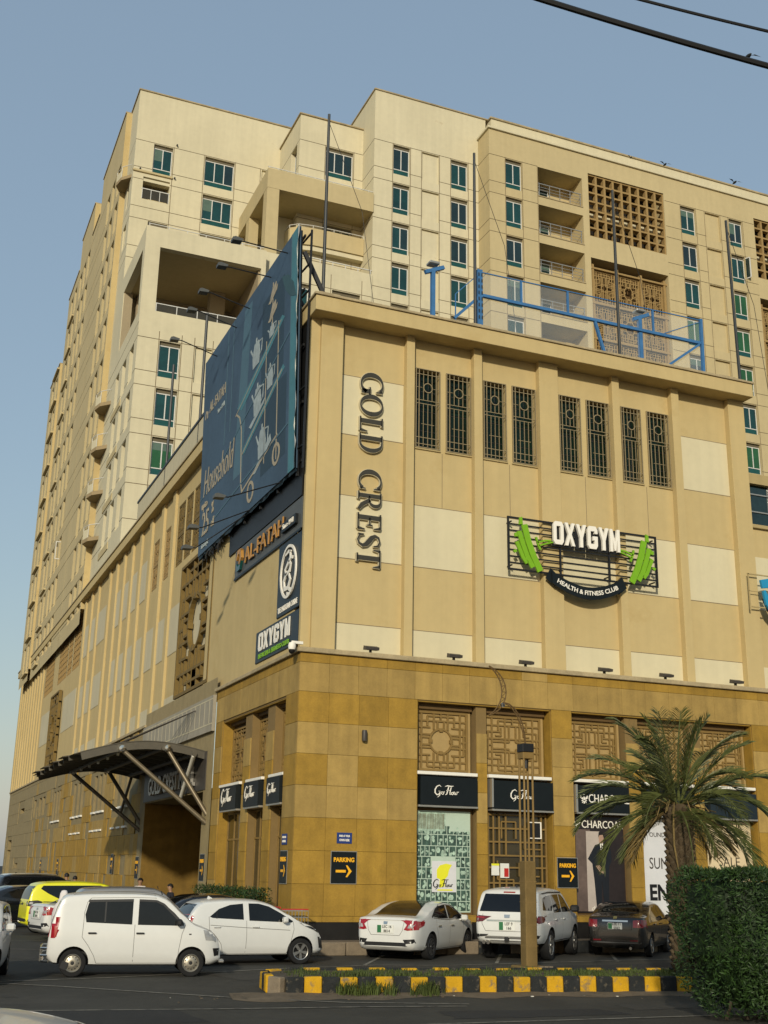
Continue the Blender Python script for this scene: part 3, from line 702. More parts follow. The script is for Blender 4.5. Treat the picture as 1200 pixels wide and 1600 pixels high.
# ---------------- apartment tower ----------------
tower=site('apartment_tower',(22,45,20),'pale stucco apartment tower with teal windows rising behind the mall podium','building')
F=3.1; ZT=51.3
def zk(k): return ZT-F*k
def frame_mesh(w,h,mull=(.5,)):
    """white window frame, local origin bottom-left, facing -y."""
    mb=MB(); t=.06; s=.44
    def b(x0,x1,z0,z1,d=.06): mb.box(x0,x1,-d,0,z0,z1)
    b(0,t,0,h); b(w-t,w,0,h); b(t,w-t,h-t,h,.058); b(t,w-t,0,t*.7,.058); b(t,w-t,s-.03,s+.03,.062)
    for f in mull: b(w*f-.032,w*f+.032,s+.04,h-t,.064)
    mb.box(0,w,-.05,.0,h,h+.22,1)  # dark strip over the frame paints the shade under the window head
    return mb.mesh('window_frame',[M['upvc'],M['head_shade']])
def pane_mesh(w,h,g,mull=(.5,),var=0):
    mb=MB(); s=.44; mb.box(.05,w-.05,-.03,-.01,s,h-.05)
    if var==1: mb.box(.05,w*mull[0],-.034,-.031,h-.05-.55*(h-s),h-.05,2)
    if var==2: mb.box(w*mull[-1],w-.05,-.034,-.031,s,h-.05,3)
    if var==3: mb.box(.05,w-.05,-.034,-.031,h-.05-.28*(h-s),h-.05,2)
    mb.box(.05,w-.05,-.035,-.012,.04,s,1)
    return mb.mesh('pane',[M[g],M['spandrel'],M['blind'],M['glass_dark']])
WM={}
rt=random.Random(4)
def window(parent,plane,u0,u1,z0,z1,at,mull=(.5,),gl=None,rev=False):
    z1-=.22; w,h=round(u1-u0,2),round(z1-z0,2); g=gl or rt.choice(['glass_teal','glass_teal','glass_teal','glass_dark','glass_dark','glass_dark','glass_green'])
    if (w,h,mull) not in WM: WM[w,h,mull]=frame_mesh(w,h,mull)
    var=rt.choice([0,0,0,1,2,3])
    if (w,h,mull,g,var) not in WM: WM[w,h,mull,g,var]=pane_mesh(w,h,g,mull,var)
    if plane=='y': loc=(u0,at,z0); rz=0
    else: loc=(at,u1,z0); rz=-math.pi/2
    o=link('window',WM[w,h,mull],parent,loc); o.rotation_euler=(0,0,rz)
    link('pane',WM[w,h,mull,g,var],o); return o
def grooves(u0,u1,v0,v1,us,ks,d=.025,w=.045):
    r=[]
    for u in us: r.append((u-w/2,u+w/2,v0,v1,d,False))
    for k in ks:
        for z in (zk(k)+.06,zk(k)-2.10):
            if v0<z<v1: r.append((u0,u1,z-w/2,z+w/2,d,False))
    return r
H=2.35
# --- right block V (front face y=31.4) ---
VX0,VX1,VY=23.37,62.0,31.4
vmb=MB(); ks=range(0,11)
hol=[]; wins=[]
for k in ks:
    for (a,b) in ((24.69,26.02),(39.83,41.2),(44.37,45.66),(54.0,55.3)): hol.append((a,b,zk(k)-H,zk(k),.42,False)); wins.append((a,b,k))
    for (a,b) in ((42.12,43.5),(56.3,57.6)): hol.append((a,b,zk(k)-H,zk(k),.16,False))
    hol.append((27.34,31.08,zk(k)-2.32,zk(k)+.03,1.9,False))
hol+=[(31.6,38.33,46.7,51.95,1.6,False),(31.6,38.33,20,44.95,1.2,False),(46.84,52.4,46.7,51.95,1.6,False),(46.84,52.4,20,44.95,1.2,False)]
gr=[r for r in grooves(VX0,27.3,20,53.5,(24.66,26.05,27.3),ks)+grooves(38.4,46.8,20,53.5,(39.8,41.25,42.05,43.56,44.3,45.72),ks)]
gr=[(a,b,c,min(d,51.4),e,f) for a,b,c,d,e,f in gr]
heightfield(vmb,FY(VY),VX0,VX1,17,53.45,gr+hol,0,1)
# left return face and flat back box
heightfield(vmb,lambda u,v,d:(VX0-d,u,v),VY,36,17,53.45,[(VY,36,z-.022,z+.022,.025,False) for k in ks for z in (zk(k)+.06,zk(k)-2.10)],0,1)
vmb.box(VX0+.05,VX1,VY+2.2,60,20,53.4)
vb=vmb.build('block_wall',[M['tower_tan'],M['groove']],tower)
for a,b,k in wins:
    o=window(vb,'y',a+.02,b-.02,zk(k)-H+.02,zk(k)-.02,VY+.20)
c=MB(); c.cbox(VX0-.12,VX1,VY-.14,VY+2,53.45,53.62,.02); c.build('parapet_cap',M['tower'],vb)
c=MB(); c.box(VX0+.9,VX1,VY+1.3,60,53.4,55.35); c.build('upper_storey',M['tower'],vb)
c=MB(); c.cbox(VX0+.8,VX1,VY+1.2,60,55.35,55.5,.02); c.build('parapet_cap',M['cornice_cap'],vb)
# balconies of V
for k in ks:
    z0=zk(k)-2.32; a,b=27.34,31.08
    bl=MB(); bl.box(a,b,VY+1.86,VY+1.9,z0,z0+2.3); 
    rail=MB()
    for f in range(5): rail.box(a+.12+f*(b-a-.3)/4-.02,a+.12+f*(b-a-.3)/4+.02,VY+.04,VY+.08,z0,z0+1.02)
    for z in (.25,.5,.75): rail.box(a,b-.1,VY+.05,VY+.07,z0+z-.012,z0+z+.012)
    rail.box(a,b-.1,VY+.03,VY+.09,z0+1.0,z0+1.05); rail.build('balcony_railing',M['alum'],vb)
    window(vb,'y',a+.35,a+1.9,z0+.02,z0+2.1,VY+1.85,gl='glass_dark')
    MB().cbox(a-.02,b+.02,VY-.05,VY+.12,z0-.09,z0+.0,.01).build('balcony_sill',M['cornice_cap'],vb)
# screens: square grid above, ornamental panels below
for (a,b) in ((31.6,38.33),(46.84,52.4)):
    g1=MB(); nx=round((b-a)/.75); nz=7
    for i in range(nx+1): x=a+(b-a)*i/nx; g1.box(max(a,x-.085),min(b,x+.085),VY+.10,VY+.45,46.7,51.95)
    for j in range(nz+1): z=46.75+(5.15)*j/nz; g1.box(a,b,VY+.112,VY+.438,z-.07,z+.07)
    g1.build('grid_screen',M['lattice_tan'],vb)
    MB().box(a,b,VY+.7,VY+1.55,48.75,49.6).build('floor_slab',M['tower'],vb)
    MB().box(a,b,VY+1.5,VY+1.58,46.7,51.95).build('screen_back',M['dark_room'],vb)
    sc=MB(); n=3; w=(b-a-.5)/n; z=44.2; rows=[]
    while z>20:
        z0=z-2.55; rows.append((z0,z)); z=z0-.25
    for (z0,z1) in rows:
        for i in range(n): ornate(sc,FY(VY+.5),a+.3+i*w+.12,a+.3+(i+1)*w-.12,z0,z1,.062,.08,(i==1 and z0<42 and z0>37),.08)
        sc.box(a,b,VY+.22,VY+.5,z1+.02,z1+.16)
    for i in range(n+1): x=a+.3+i*w; sc.box(x-.09,x+.09,VY+.25,VY+.52,20,44.6)
    sc.build('ornate_screen',M['lattice_tan'],vb)
    MB().box(a,b,VY+1.05,VY+1.1,20,44.9).build('screen_back',M['bronze_dark'],vb)
# --- middle block U (front face y=33.1) ---
UX0,UX1,UY=15.22,24.0,33.1
u=MB(); hol=[]
for k in ks:
    for (a,b) in ((16.68,17.96),(21.18,22.52)): hol.append((a,b,zk(k)-H,zk(k),.42,False))
    hol.append((18.9,20.23,zk(k)-H,zk(k),.14,False))
gr=[(a,b,c_,min(d,51.4),e,f) for a,b,c_,d,e,f in grooves(UX0,UX1,20,55.4,(16.64,18.0,18.86,20.27,21.14,22.56),ks)]
heightfield(u,FY(UY),UX0,UX1,17,55.4,gr+hol,0,1)
heightfield(u,lambda a,v,d:(UX0-d,a,v),UY,41,17,55.4,[(UY,41,z-.022,z+.022,.025,False) for k in ks for z in (zk(k)+.06,zk(k)-2.10)],0,1)
u.box(UX0+.05,UX1+2,UY+.6,60,20,55.35)
ub=u.build('block_wall',[M['tower'],M['groove']],tower)
for k in ks:
    for (a,b) in ((16.68,17.96),(21.18,22.52)): window(ub,'y',a+.02,b-.02,zk(k)-H+.02,zk(k)-.02,UY+.20)
c=MB(); c.cbox(UX0-.08,UX1+4,UY-.08,60,55.4,55.52,.02); c.build('parapet_cap',M['cornice_cap'],ub)
# --- stepped block D behind the terrace (y=35.3) ---
DX0,DX1,DY=10.45,15.24,35.3
d_=MB(); heightfield(d_,FY(DY),DX0,DX1,40,53.4,[(12.4,14.5,zk(k)-H,zk(k),.42,False) for k in range(3)]+[(a,b,c_,min(d,51.4),e,f) for a,b,c_,d,e,f in grooves(DX0,DX1,40,53.4,(12.36,14.54),range(4))],0,1)
heightfield(d_,lambda a,v,dd:(DX0-dd,a,v),DY,41,40,53.4,[(DY,41,z-.022,z+.022,.025,False) for k in range(4) for z in (zk(k)+.06,zk(k)-2.10)]+[(35.9,37.2,zk(k)-H,zk(k),.42,False) for k in range(3)],0,1)
d_.box(DX0+.5,DX1,DY+.6,50,40,53.35)
db=d_.build('block_wall',[M['tower'],M['groove']],tower)
for k in range(3): window(db,'y',12.42,14.48,zk(k)-H+.02,zk(k)-.02,DY+.20,(.34,.67)); window(db,'x',35.92,37.18,zk(k)-H+.02,zk(k)-.02,DX0+.36)
MB().cbox(DX0-.1,DX1,DY-.1,50,53.4,53.52,.02).build('parapet_cap',M['cornice_cap'],db)
# --- left rear block T (front y=40, side x=-.1) ---
TX0,TX1,TY=-.15,15.3,40.0
t_=MB(); hol=[]
for k in range(0,6):
    hol.append((4.86,7.05,zk(k)-H,zk(k),.42,False)); hol.append((9.1,10.3,zk(k)-H,zk(k),.14,False))
    if k==1: hol.append((.58,2.47,46.75,48.5,1.4,False))
    else: hol.append((1.15,2.52,zk(k)-H,zk(k),.42,False))
heightfield(t_,FY(TY),TX0,TX1,34,55.4,hol+[(a,b,c_,min(d,51.4),e,f) for a,b,c_,d,e,f in grooves(TX0,TX1,34,55.4,(2.58,4.8,7.1,9.0),range(6))],0,1)
tb=t_.build('block_wall',[M['tower'],M['groove']],tower)
t_=MB(); t_.box(-.05,14,42,60,34,55.3); t_.build('block_core',M['tower'],tb)
for k in range(0,6):
    window(tb,'y',4.88,7.03,zk(k)-H+.02,zk(k)-.02,TY+.20,(.34,.67))
    if k!=1: window(tb,'y',1.17,2.5,zk(k)-H+.02,zk(k)-.02,TY+.20)
rl=MB(); 
for f in range(4): rl.box(.58+f*.62-.02,.58+f*.62+.02,TY-.02,TY+.03,46.75,47.55)
rl.box(.5,2.5,TY-.03,TY+.04,47.52,47.58); rl.build('balcony_railing',M['upvc'],tb); MB().box(.6,2.45,TY,TY+.015,46.8,47.5).build('balcony_glass',M['glass_shop'],tb)
MB().box(.58,2.47,TY+1.0,TY+1.35,46.75,48.0).build('balcony_back',M['tower_tan'],tb)
MB().box(.58,2.47,TY+.05,TY+.5,48.18,48.4).build('balcony_beam',M['tower'],tb)
MB().cbox(TX0-.05,2.6,TY-.12,TY+.02,48.78,48.95,.02).build('string_course',M['tower_tan'],tb)
MB().cbox(TX0-.08,TX1,TY-.08,54,55.4,55.52,.02).build('parapet_cap',M['cornice_cap'],tb)
for x,z in ((2.75,51.6),(2.75,48.9),(.3,49.05)): MB().tube([(x,TY-.16,z-.05),(x,TY-.02,z)],.06,8).build('outlet_pipe',M['pole'],tb)
# --- terrace block C with the two storey opening (y=33) ---
CX0,CX1,CY=7.62,15.22,33.0
c=MB(); c.box(CX0,CX1,CY,CY+7,45.45,46.9); c.build('terrace_roof',M['tower_tan'],tower)
MB().box(CX0+.01,8.46,CY+.01,CY+.85,40.66,45.44).build('terrace_column',M['tower_tan'],tower); MB().box(CX0+.01,8.3,CY+4.2,CY+5.0,39,45.44).build('terrace_column',M['tower_tan'],tower)
c=MB(); c.box(8.46,CX1,CY+3.2,CY+3.3,39,45.4); c.box(CX0+.2,CX1,CY+.2,CY+3.2,39.3,39.5); c.build('terrace_back_wall',M['tower'],tower)
MB().box(11.0,12.2,CY+3.0,CY+3.22,42.0,44.6).build('terrace_door',M['glass_dark'],tower)
# curved balcony
pts=[(9.9,CY+3.2),(10.0,CY+2.3),(10.5,CY+1.9),(11.5,CY+1.7),(13,CY+1.65),(15.2,CY+1.65),(15.2,CY+3.2)]
cb=MB(); cb.prism(pts,lambda a,b,d:(a,b,d),42.9,44.2); bal=cb.build('curved_balcony',M['tower_tan'],tower)
cb=MB(); cb.prism([(x+(.12 if i<3 else 0),y+.12) for i,(x,y) in enumerate(pts)],lambda a,b,d:(a,b,d),42.55,42.9); cb.build('balcony_soffit',M['tower'],bal)
cb=MB(); cb.tube([(x,y+.06,44.42) for x,y in pts[:-1]],.03,6)
for x,y in pts[1:-1]: cb.box(x-.02,x+.02,y+.04,y+.08,44.2,44.42)
cb.build('balcony_railing',M['upvc'],bal)
c=MB(); heightfield(c,FY(CY),CX0,CX1,17,40.65,[(a,b,zk(k)-H,zk(k)-.0,.42,False) for k in (4,5,6,7,8,9) for a,b in ((9.4,10.8),(12.4,14.4))]+[(a,b,c_,d,e,f) for a,b,c_,d,e,f in grooves(CX0,CX1,20,40.0,(9.3,10.9,12.3,14.5),range(4,10))],0,1)
lw=c.build('lower_wall',[M['tower'],M['groove']],tower)
for k in (4,5,6,7,8,9):
    for a,b in ((9.4,10.8),(12.4,14.4)): window(lw,'y',a+.02,b-.02,zk(k)-H+.02,zk(k)-.02,CY+.20)
rl=MB(); rl.box(CX0,CX1,CY+.06,CY+.12,40.95,41.0)
for i in range(9): x=CX0+.3+i*.9; rl.box(x-.02,x+.02,CY+.07,CY+.11,40.65,40.95)
rl.build('balcony_railing',M['upvc'],lw)
rl=MB(); rl.box(CX0,CX1,CY+.1,CY+.14,47.05,47.09)
for i in range(12): x=CX0+.1+i*.65; rl.box(x-.015,x+.015,CY+.1,CY+.14,46.9,47.05)
rl.build('roof_railing',M['upvc'],tower)
# --- front left block B (y=32.3) ---
BX0,BX1,BY=-.15,7.6,32.3
b_=MB(); hol=[(.78,7.30,34.6,38.96,.45,True)]
for k in (6,7,8,9):
    hol.append((1.2,2.5,zk(k)-H,zk(k),.42,False)); hol.append((3.4,4.45,zk(k)-H,zk(k),.14,False)); hol.append((5.3,6.6,zk(k)-H,zk(k),.42,False))
heightfield(b_,FY(BY),BX0,BX1,17,40.3,hol+[(a,b,c_,min(d,33.3),e,f) for a,b,c_,d,e,f in grooves(BX0,BX1,20,33.3,(1.15,2.55,3.34,4.5,5.25,6.65),(6,7,8,9))],0,1)
# side face of B and T
SW=[(33.3,34.6),(35.75,37.0),(38.1,39.3)]
hs=[(a,b,zk(k)-H,zk(k),.4,False) for k in (6,7,8,9) for a,b in SW]+[(33.0,39.3,34.6,38.94,.45,True),(41.2,42.0,46.6,48.6,.5,False),(41.0,42.2,43.4,45.2,.5,False)]
heightfield(b_,lambda u,v,d:(BX0-d,u,v),BY,42.9,17,40.3,[h for h in hs if h[3]<41]+[(BY,42.9,z-.022,z+.022,.025,False) for k in range(4,10) for z in (zk(k)+.06,zk(k)-2.10) if z<34],0,1)
heightfield(b_,lambda u,v,d:(BX0-d,u,v),40.0,42.9,40.3,55.4,[h for h in hs if h[3]>41]+[(40,42.9,z-.022,z+.022,.025,False) for k in range(0,4) for z in (zk(k)+.06,zk(k)-2.10)],0,1)
bb=b_.build('block_wall',[M['tower'],M['groove']],tower)
bt=MB(); bt.box(BX0+.03,BX1-.03,BY+.05,39.95,39.02,40.25); bt.build('terrace_roof',M['tower_tan'],bb)
bt=MB(); bt.box(BX0+.1,BX1,BY+.05,39.9,34.3,34.55); bt.box(BX0+.05,BX0+.6,39.2,39.9,34.5,39.0); bt.box(.78,7.4,39.3,39.98,34.5,39.0); bt.box(5.15,6.15,BY+4.4,BY+5.2,34.5,39.0); bt.box(7.2,7.5,BY+.3,39,34.5,39.0); bt.build('terrace_inside',M['ceiling_tan'],bb)
MB().box(1.4,2.6,39.25,39.31,34.7,37.2).build('terrace_door',M['glass_dark'],bb); MB().box(5.7,7.0,39.25,39.31,34.7,37.6).build('terrace_door',M['glass_dark'],bb)
rl=MB(); rl.box(.78,7.3,BY+.02,BY+.08,35.12,35.17)
for i in range(6): x=.82+i*1.28; rl.box(x-.025,x+.025,BY+.02,BY+.07,34.6,35.12)
rl.build('balcony_railing',M['upvc'],bb); MB().box(.8,7.28,BY+.04,BY+.055,34.62,35.1).build('balcony_glass',M['glass_shop'],bb)
rl=MB(); rl.box(.0,7.5,BY+.3,BY+.34,40.62,40.66); rl.box(.0,7.5,BY+.3,BY+.34,40.45,40.48)
for i in range(7): rl.box(.05+i*1.2,.09+i*1.2,BY+.3,BY+.34,40.25,40.62)
rl.build('roof_railing',M['upvc'],bb)
for k in (6,7,8,9):
    window(bb,'y',1.22,2.48,zk(k)-H+.02,zk(k)-.02,BY+.20); window(bb,'y',5.32,6.58,zk(k)-H+.02,zk(k)-.02,BY+.20)
    for a,b in SW: window(bb,'x',a+.02,b-.02,zk(k)-H+.02,zk(k)-.02,BX0+.34)
    MB().cbox(BX0-.05,BX0+.02,36.6,39.9,zk(k)-H-.55,zk(k)-H-.1,.01).build('string_course',M['tower_tan'],bb)
# --- long side wing (x=-.55) ---
WX=-.55
def wing(y0,y1,z1,cols,name,rows=range(0,11)):
    w_=MB(); hol=[(a,a+1.25,zk(k)-H,zk(k),.38,False) for k in rows for a in cols]
    heightfield(w_,lambda u,v,d:(WX-d,u,v),y0,y1,17,z1,hol+[(y0,y1,z-.022,z+.022,.025,False) for k in range(0,11) for z in (zk(k)+.06,zk(k)-2.10) if z<z1-.1],0,1)
    w_.add([(WX,y0,18),(BX0+.1,y0,18),(BX0+.1,y0,z1),(WX,y0,z1)],[(0,1,2,3)],2)
    w_.box(WX+.5,12,y0+.3,y1,18,z1-.02)
    o=w_.build('side_wing',[M['tower_tan'],M['groove'],M['tan']],tower)
    for k in rows:
        for a in cols:
            if k>7 and a>50: continue
            window(o,'x',a+.02,a+1.23,zk(k)-H+.02,zk(k)-.02,WX+.32)
    MB().cbox(WX-.07,12,y0+.02,y1,z1,z1+.12,.02).build('parapet_cap',M['cornice_cap'],o)
    return o
w1=wing(42.9,52.6,55.3,(43.4,45.6,47.7),'a'); w2=wing(52.65,56.3,52.2,(),'b'); w3=wing(56.35,63.2,55.3,(56.9,59.1,61.2),'c'); w4=wing(63.25,69.5,52.4,(64.0,66.2),'d')
WX=-.75; w5=wing(69.5,76,46,(70.5,73),'e',range(2,11))
for k in range(0,11): MB().cbox(-.72,-.5,64.5,67.5,zk(k)-2.7,zk(k)-2.55,.02).build('sun_hood',M['tower_tan'],w4)
for k in range(1,11): MB().cbox(-.98,-.7,69.6,73,zk(k)-2.7,zk(k)-2.55,.02).build('sun_hood',M['tower_tan'],w5)
# corner balconies in the angle between the two side faces
for z in (48.6,31.4,28.3,25.2,22.1):
    bl=MB(); bl.prism([(-.15,40.6),(-.15,42.88),(-.62,42.88),(-.95,42.2),(-.75,41.3)],lambda a,b,d:(a,b,d),z,z+.25); o=bl.build('corner_balcony',M['soffit'],tower)
    r_=MB(); r_.tube([(-.15,40.7,z+1.1),(-.72,41.35,z+1.1),(-.9,42.2,z+1.1),(-.6,42.85,z+1.1)],.025,6)
    for p in ((-.72,41.35),(-.9,42.2)): r_.tube([(*p,z+.2),(*p,z+1.1)],.02,6)
    r_.build('balcony_railing',M['upvc'],o)
    bw=MB(); bw.prism([(-.72,41.36),(-.92,42.2),(-.88,42.22),(-.68,41.38)],lambda a,b,d:(a,b,d),z+.25,z+.85); bw.build('balcony_parapet',M['tower'],o)
# stair head far along the roof
MB().box(.2,6,77.5,84,19.9,24.2).build('stair_head',M['tower'],tower)
# white casement left open on the side wing, and one on the right block
for (x,y,z) in ((-.57,57.0,zk(8)-1.9),):
    cs=MB(); cs.box(x-.36,x,y-.03,y+.03,z,z+.07); cs.box(x-.36,x,y-.03,y+.03,z+1.35,z+1.42); cs.box(x-.36,x-.30,y-.03,y+.03,z+.07,z+1.35); cs.build('open_casement',M['upvc'],tower)
cs=MB(); x,y,z=45.62,VY+.3,zk(1)-1.8
for (p,q) in (((x,y,z),(x+.25,y-.6,z)),((x,y,z+1.7),(x+.25,y-.6,z+1.7)),((x,y,z),(x,y,z+1.7)),((x+.25,y-.6,z),(x+.25,y-.6,z+1.7))): cs.bar(p,q,.07)
co=cs.build('open_casement',M['upvc'],tower); MB().add([(x,y,z),(x+.25,y-.6,z),(x+.25,y-.6,z+1.7),(x,y,z+1.7)],[(0,1,2,3)]).build('pane',M['glass_dark'],co)

tower.location=(23.975,49.68,21.068); tower.scale=(1.06,1.06,1.06)      # whole tower scaled up about the camera position: storeys of 3.29 m, side wings flush with the podium face
# ---------------- serif letters GOLD CREST reading downwards ----------------
def arc(cx,cy,rx,ry,a0,a1,thick,thin,n=22):
    pts=[];ws=[]
    for i in range(n+1):
        a=R(a0+(a1-a0)*i/n); pts.append((cx+rx*math.cos(a),cy+ry*math.sin(a))); ws.append(thin+(thick-thin)*abs(math.cos(a))**1.6)
    return pts,ws
T_,t_n=.19,.055
def serif(x,y,w=.30): return ([(x-w/2,y),(x+w/2,y)],[t_n,t_n])
LET={
 'G':(.92,[arc(.48,.5,.40,.47,48,330,T_,t_n),([(.80,.06),(.80,.42)],[T_*.9]*2),serif(.78,.42,.34),([(.80,.70),(.77,.95)],[.04,.09])]),
 'O':(.96,[arc(.48,.5,.40,.47,0,360,T_,t_n,30)]),
 'L':(.74,[([(.24,.03),(.24,.97)],[T_]*2),serif(.24,.97,.40),([(.06,.03),(.70,.03)],[t_n]*2),([(.66,.04),(.70,.34)],[.12,.03])]),
 'D':(.94,[([(.22,.03),(.22,.97)],[T_]*2),([(.04,.97),(.45,.97)],[t_n]*2),([(.04,.03),(.45,.03)],[t_n]*2),arc(.44,.5,.38,.47,-90,90,T_,t_n)]),
 'C':(.90,[arc(.48,.5,.40,.47,45,318,T_,t_n),([(.80,.68),(.78,.95)],[.04,.09]),([(.80,.32),(.78,.07)],[.03,.05])]),
 'R':(.92,[([(.22,.03),(.22,.97)],[T_]*2),([(.04,.97),(.45,.97)],[t_n]*2),serif(.22,.03,.40),arc(.44,.73,.26,.24,-90,90,T_*.85,t_n),([(.22,.49),(.45,.49)],[t_n]*2),([(.42,.5),(.66,.18),(.90,.03)],[.17,.17,.10])]),
 'E':(.82,[([(.22,.03),(.22,.97)],[T_]*2),([(.04,.97),(.70,.97)],[t_n]*2),([(.04,.03),(.74,.03)],[t_n]*2),([(.22,.52),(.55,.52)],[t_n]*2),([(.66,.97),(.70,.70)],[.12,.03]),([(.70,.03),(.74,.32)],[.12,.03]),([(.55,.40),(.55,.64)],[.03,.06])]),
 'S':(.74,[([(.62,.74),(.58,.88),(.40,.96),(.22,.90),(.16,.76),(.24,.62),(.42,.50),(.56,.38),(.62,.24),(.54,.10),(.36,.03),(.18,.10),(.12,.26)],[.03,.06,.055,.09,.14,.18,.20,.18,.14,.09,.055,.06,.03]),([(.62,.95),(.63,.70)],[.05,.03]),([(.11,.05),(.12,.30)],[.05,.03])]),
 'T':(.84,[([(.42,.03),(.42,.97)],[T_]*2),([(.04,.97),(.80,.97)],[t_n]*2),serif(.42,.03,.38),([(.08,.97),(.05,.70)],[.12,.03]),([(.76,.97),(.79,.70)],[.12,.03])])}
gc=site('gold_crest_sign',(2.3,.2,11),'tall dark serif lettering reading GOLD CREST down the corner bay','sign')
def serif_letter(ch,z_top,z_bot,x0,x1,par):
    wdt,strokes=LET[ch]; sx=(z_top-z_bot)/wdt; sy=(x1-x0)
    fn=lambda u,v,d:(x0+v*sy, .24-d, z_top-u*sx)
    a=MB(); b=MB()
    for pts,ws in strokes:
        a.ribbon(pts,[w+.05 for w in ws],fn,.0,.09); b.ribbon(pts,ws,fn,.091,.11)
    o=a.build('letter',M['side_cream'],par); b.build('letter_face',M['letter_olive'],o); return o
for ch,a,b in (('G',17.89,17.13),('O',17.12,16.38),('L',16.37,15.80),('D',15.76,15.10),('C',14.52,13.80),('R',13.79,13.16),('E',13.08,12.46),('S',12.44,11.90),('T',11.90,11.27)):
    serif_letter(ch,a,b,1.89,2.70,gc)
# ---------------- gym sign on the front ----------------
gs=site('gym_sign',(10.1,-.1,12),'white OXYGYM sign with two green dumbbells on a black slatted frame','sign')
YG=-.12
fr=MB()
for z in (11.75,13.52): fr.box(7.16,13.02,YG,YG+.05,z-.03,z+.03)
for x in (7.16,9.13,11.06,13.0): fr.box(x-.03,x+.03,YG-.002,YG+.052,11.72,13.55)
for k in range(1,8): z=11.75+k*1.77/8; fr.box(7.19,12.97,YG+.01,YG+.04,z-.022,z+.022)
for x in (7.3,9.13,11.06,12.9):
    for z in (11.9,13.4): fr.box(x-.02,x+.02,YG+.05,.25,z-.02,z+.02)
fr.build('slat_frame',M['black'],gs)
def block_letters(txt,x0,x1,z0,z1,fn,par,m,back,d0,d1,slope=0):
    G={'O':[[(0,.15),(0,.85),(.18,1),(.82,1),(1,.85),(1,.15),(.82,0),(.18,0)],[(.3,.22),(.3,.78),(.7,.78),(.7,.22)]],
       'X':[[(0,0),(.3,0),(.5,.34),(.7,0),(1,0),(.66,.5),(1,1),(.7,1),(.5,.66),(.3,1),(0,1),(.34,.5)]],
       'Y':[[(.35,0),(.65,0),(.65,.42),(1,1),(.7,1),(.5,.64),(.3,1),(0,1),(.35,.42)]],
       'G':[[(0,.15),(0,.85),(.18,1),(.82,1),(1,.85),(1,.68),(.7,.68),(.7,.78),(.3,.78),(.3,.22),(.7,.22),(.7,.38),(.52,.38),(.52,.56),(1,.56),(1,.15),(.82,0),(.18,0)]],
       'M':[[(0,0),(.26,0),(.26,.55),(.42,.05),(.58,.05),(.74,.55),(.74,0),(1,0),(1,1),(.74,1),(.5,.42),(.26,1),(0,1)]]}
    n=len(txt); w=(x1-x0)/n
    for i,ch in enumerate(txt):
        a=MB(); bx=x0+i*w+w*.06; ww=w*.88; polys=G[ch]
        P=lambda p:(bx+p[0]*ww, z0+p[1]*(z1-z0))
        if len(polys)==2:
            o_,i_=polys; s=MB()
            ring=[(0,.15),(0,.5),(0,.85),(.18,1),(.82,1),(1,.85),(1,.5),(1,.15),(.82,0),(.18,0)]; inn=[(.3,.22),(.3,.5),(.3,.78),(.34,.8),(.66,.8),(.7,.78),(.7,.5),(.7,.22),(.66,.2),(.34,.2)]
            for k in range(10):
                q=[ring[k],ring[(k+1)%10],inn[(k+1)%10],inn[k]]; a.prism([P(p) for p in q],fn,d0,d1)
        else: a.prism([P(p) for p in polys[0]],fn,d0,d1)
        o=a.build('letter',m,par)
        if back is not None:
            b=MB(); g=.03; b.prism([(bx-g,z0-g),(bx+ww+g,z0-g),(bx+ww+g,z1+g),(bx-g,z1+g)],fn,d0-.03,d0-.005) if False else None
    return
block_letters('OXYGYM',8.78,11.46,12.76,13.56,FY(YG),gs,M['letter_white'],None,.04,.13)
bk=MB(); 
for i in range(6): w=(11.46-8.78)/6; bk.box(8.79+i*w,8.79+(i+.93)*w,YG-.035,YG-.01,12.70,13.50)
bk.build('letter_backing',M['black'],gs)
# dumbbells
for s in (-1,1):
    cx=10.09; X=lambda x: cx+s*(x-cx)
    db=MB(); fn=FY(YG)
    def plate(pts,w): db.ribbon([(X(x),z) for x,z in pts],w,fn,.03,.09)
    plate([(7.72,13.30),(7.86,12.75),(8.05,12.25),(8.30,11.76)],.22)
    plate([(7.52,13.05),(7.66,12.6),(7.82,12.2),(8.02,11.86)],.17)
    plate([(7.42,12.68),(7.55,12.4),(7.66,12.15),(7.80,11.98)],.13)
    db.prism([(X(7.52),13.28),(X(7.54),13.52),(X(7.64),13.56),(X(7.66),13.30)][::1 if s<0 else -1],fn,.03,.09)
    db.prism([(X(7.36),12.84),(X(7.34),12.96),(X(7.44),13.0),(X(7.47),12.86)],fn,.03,.09); db.prism([(X(7.28),12.36),(X(7.38),12.42),(X(7.44),12.34),(X(7.34),12.28)],fn,.03,.09)
    plate([(8.16,12.92),(8.24,12.66),(8.32,12.50)],.07); plate([(8.20,12.74),(8.50,12.84),(8.72,12.86)],.06); plate([(8.26,12.64),(8.55,12.74),(8.80,12.82)],.05)
    db.build('dumbbell',M['green'],gs)
bn=MB(); N=16; fn=FY(YG)
def ban(t): x=8.72+(11.45-8.72)*t; return x, 11.62-.42*math.sin(math.pi*t)**.9+.10*t*0
for i in range(N):
    a,b=ban(i/N),ban((i+1)/N); bn.prism([(a[0],a[1]-.22),(b[0],b[1]-.22),(b[0],b[1]+.20),(a[0],a[1]+.20)],fn,.06,.12)
bn.prism([(8.50,11.56),(8.85,11.30),(8.95,11.72),(8.70,11.92)],fn,.03,.058); bn.prism([(11.68,11.54),(11.34,11.28),(11.25,11.70),(11.50,11.92)],fn,.03,.058)
bo=bn.build('banner',M['sign_black'],gs)
me=TXT['health']; vs=[]
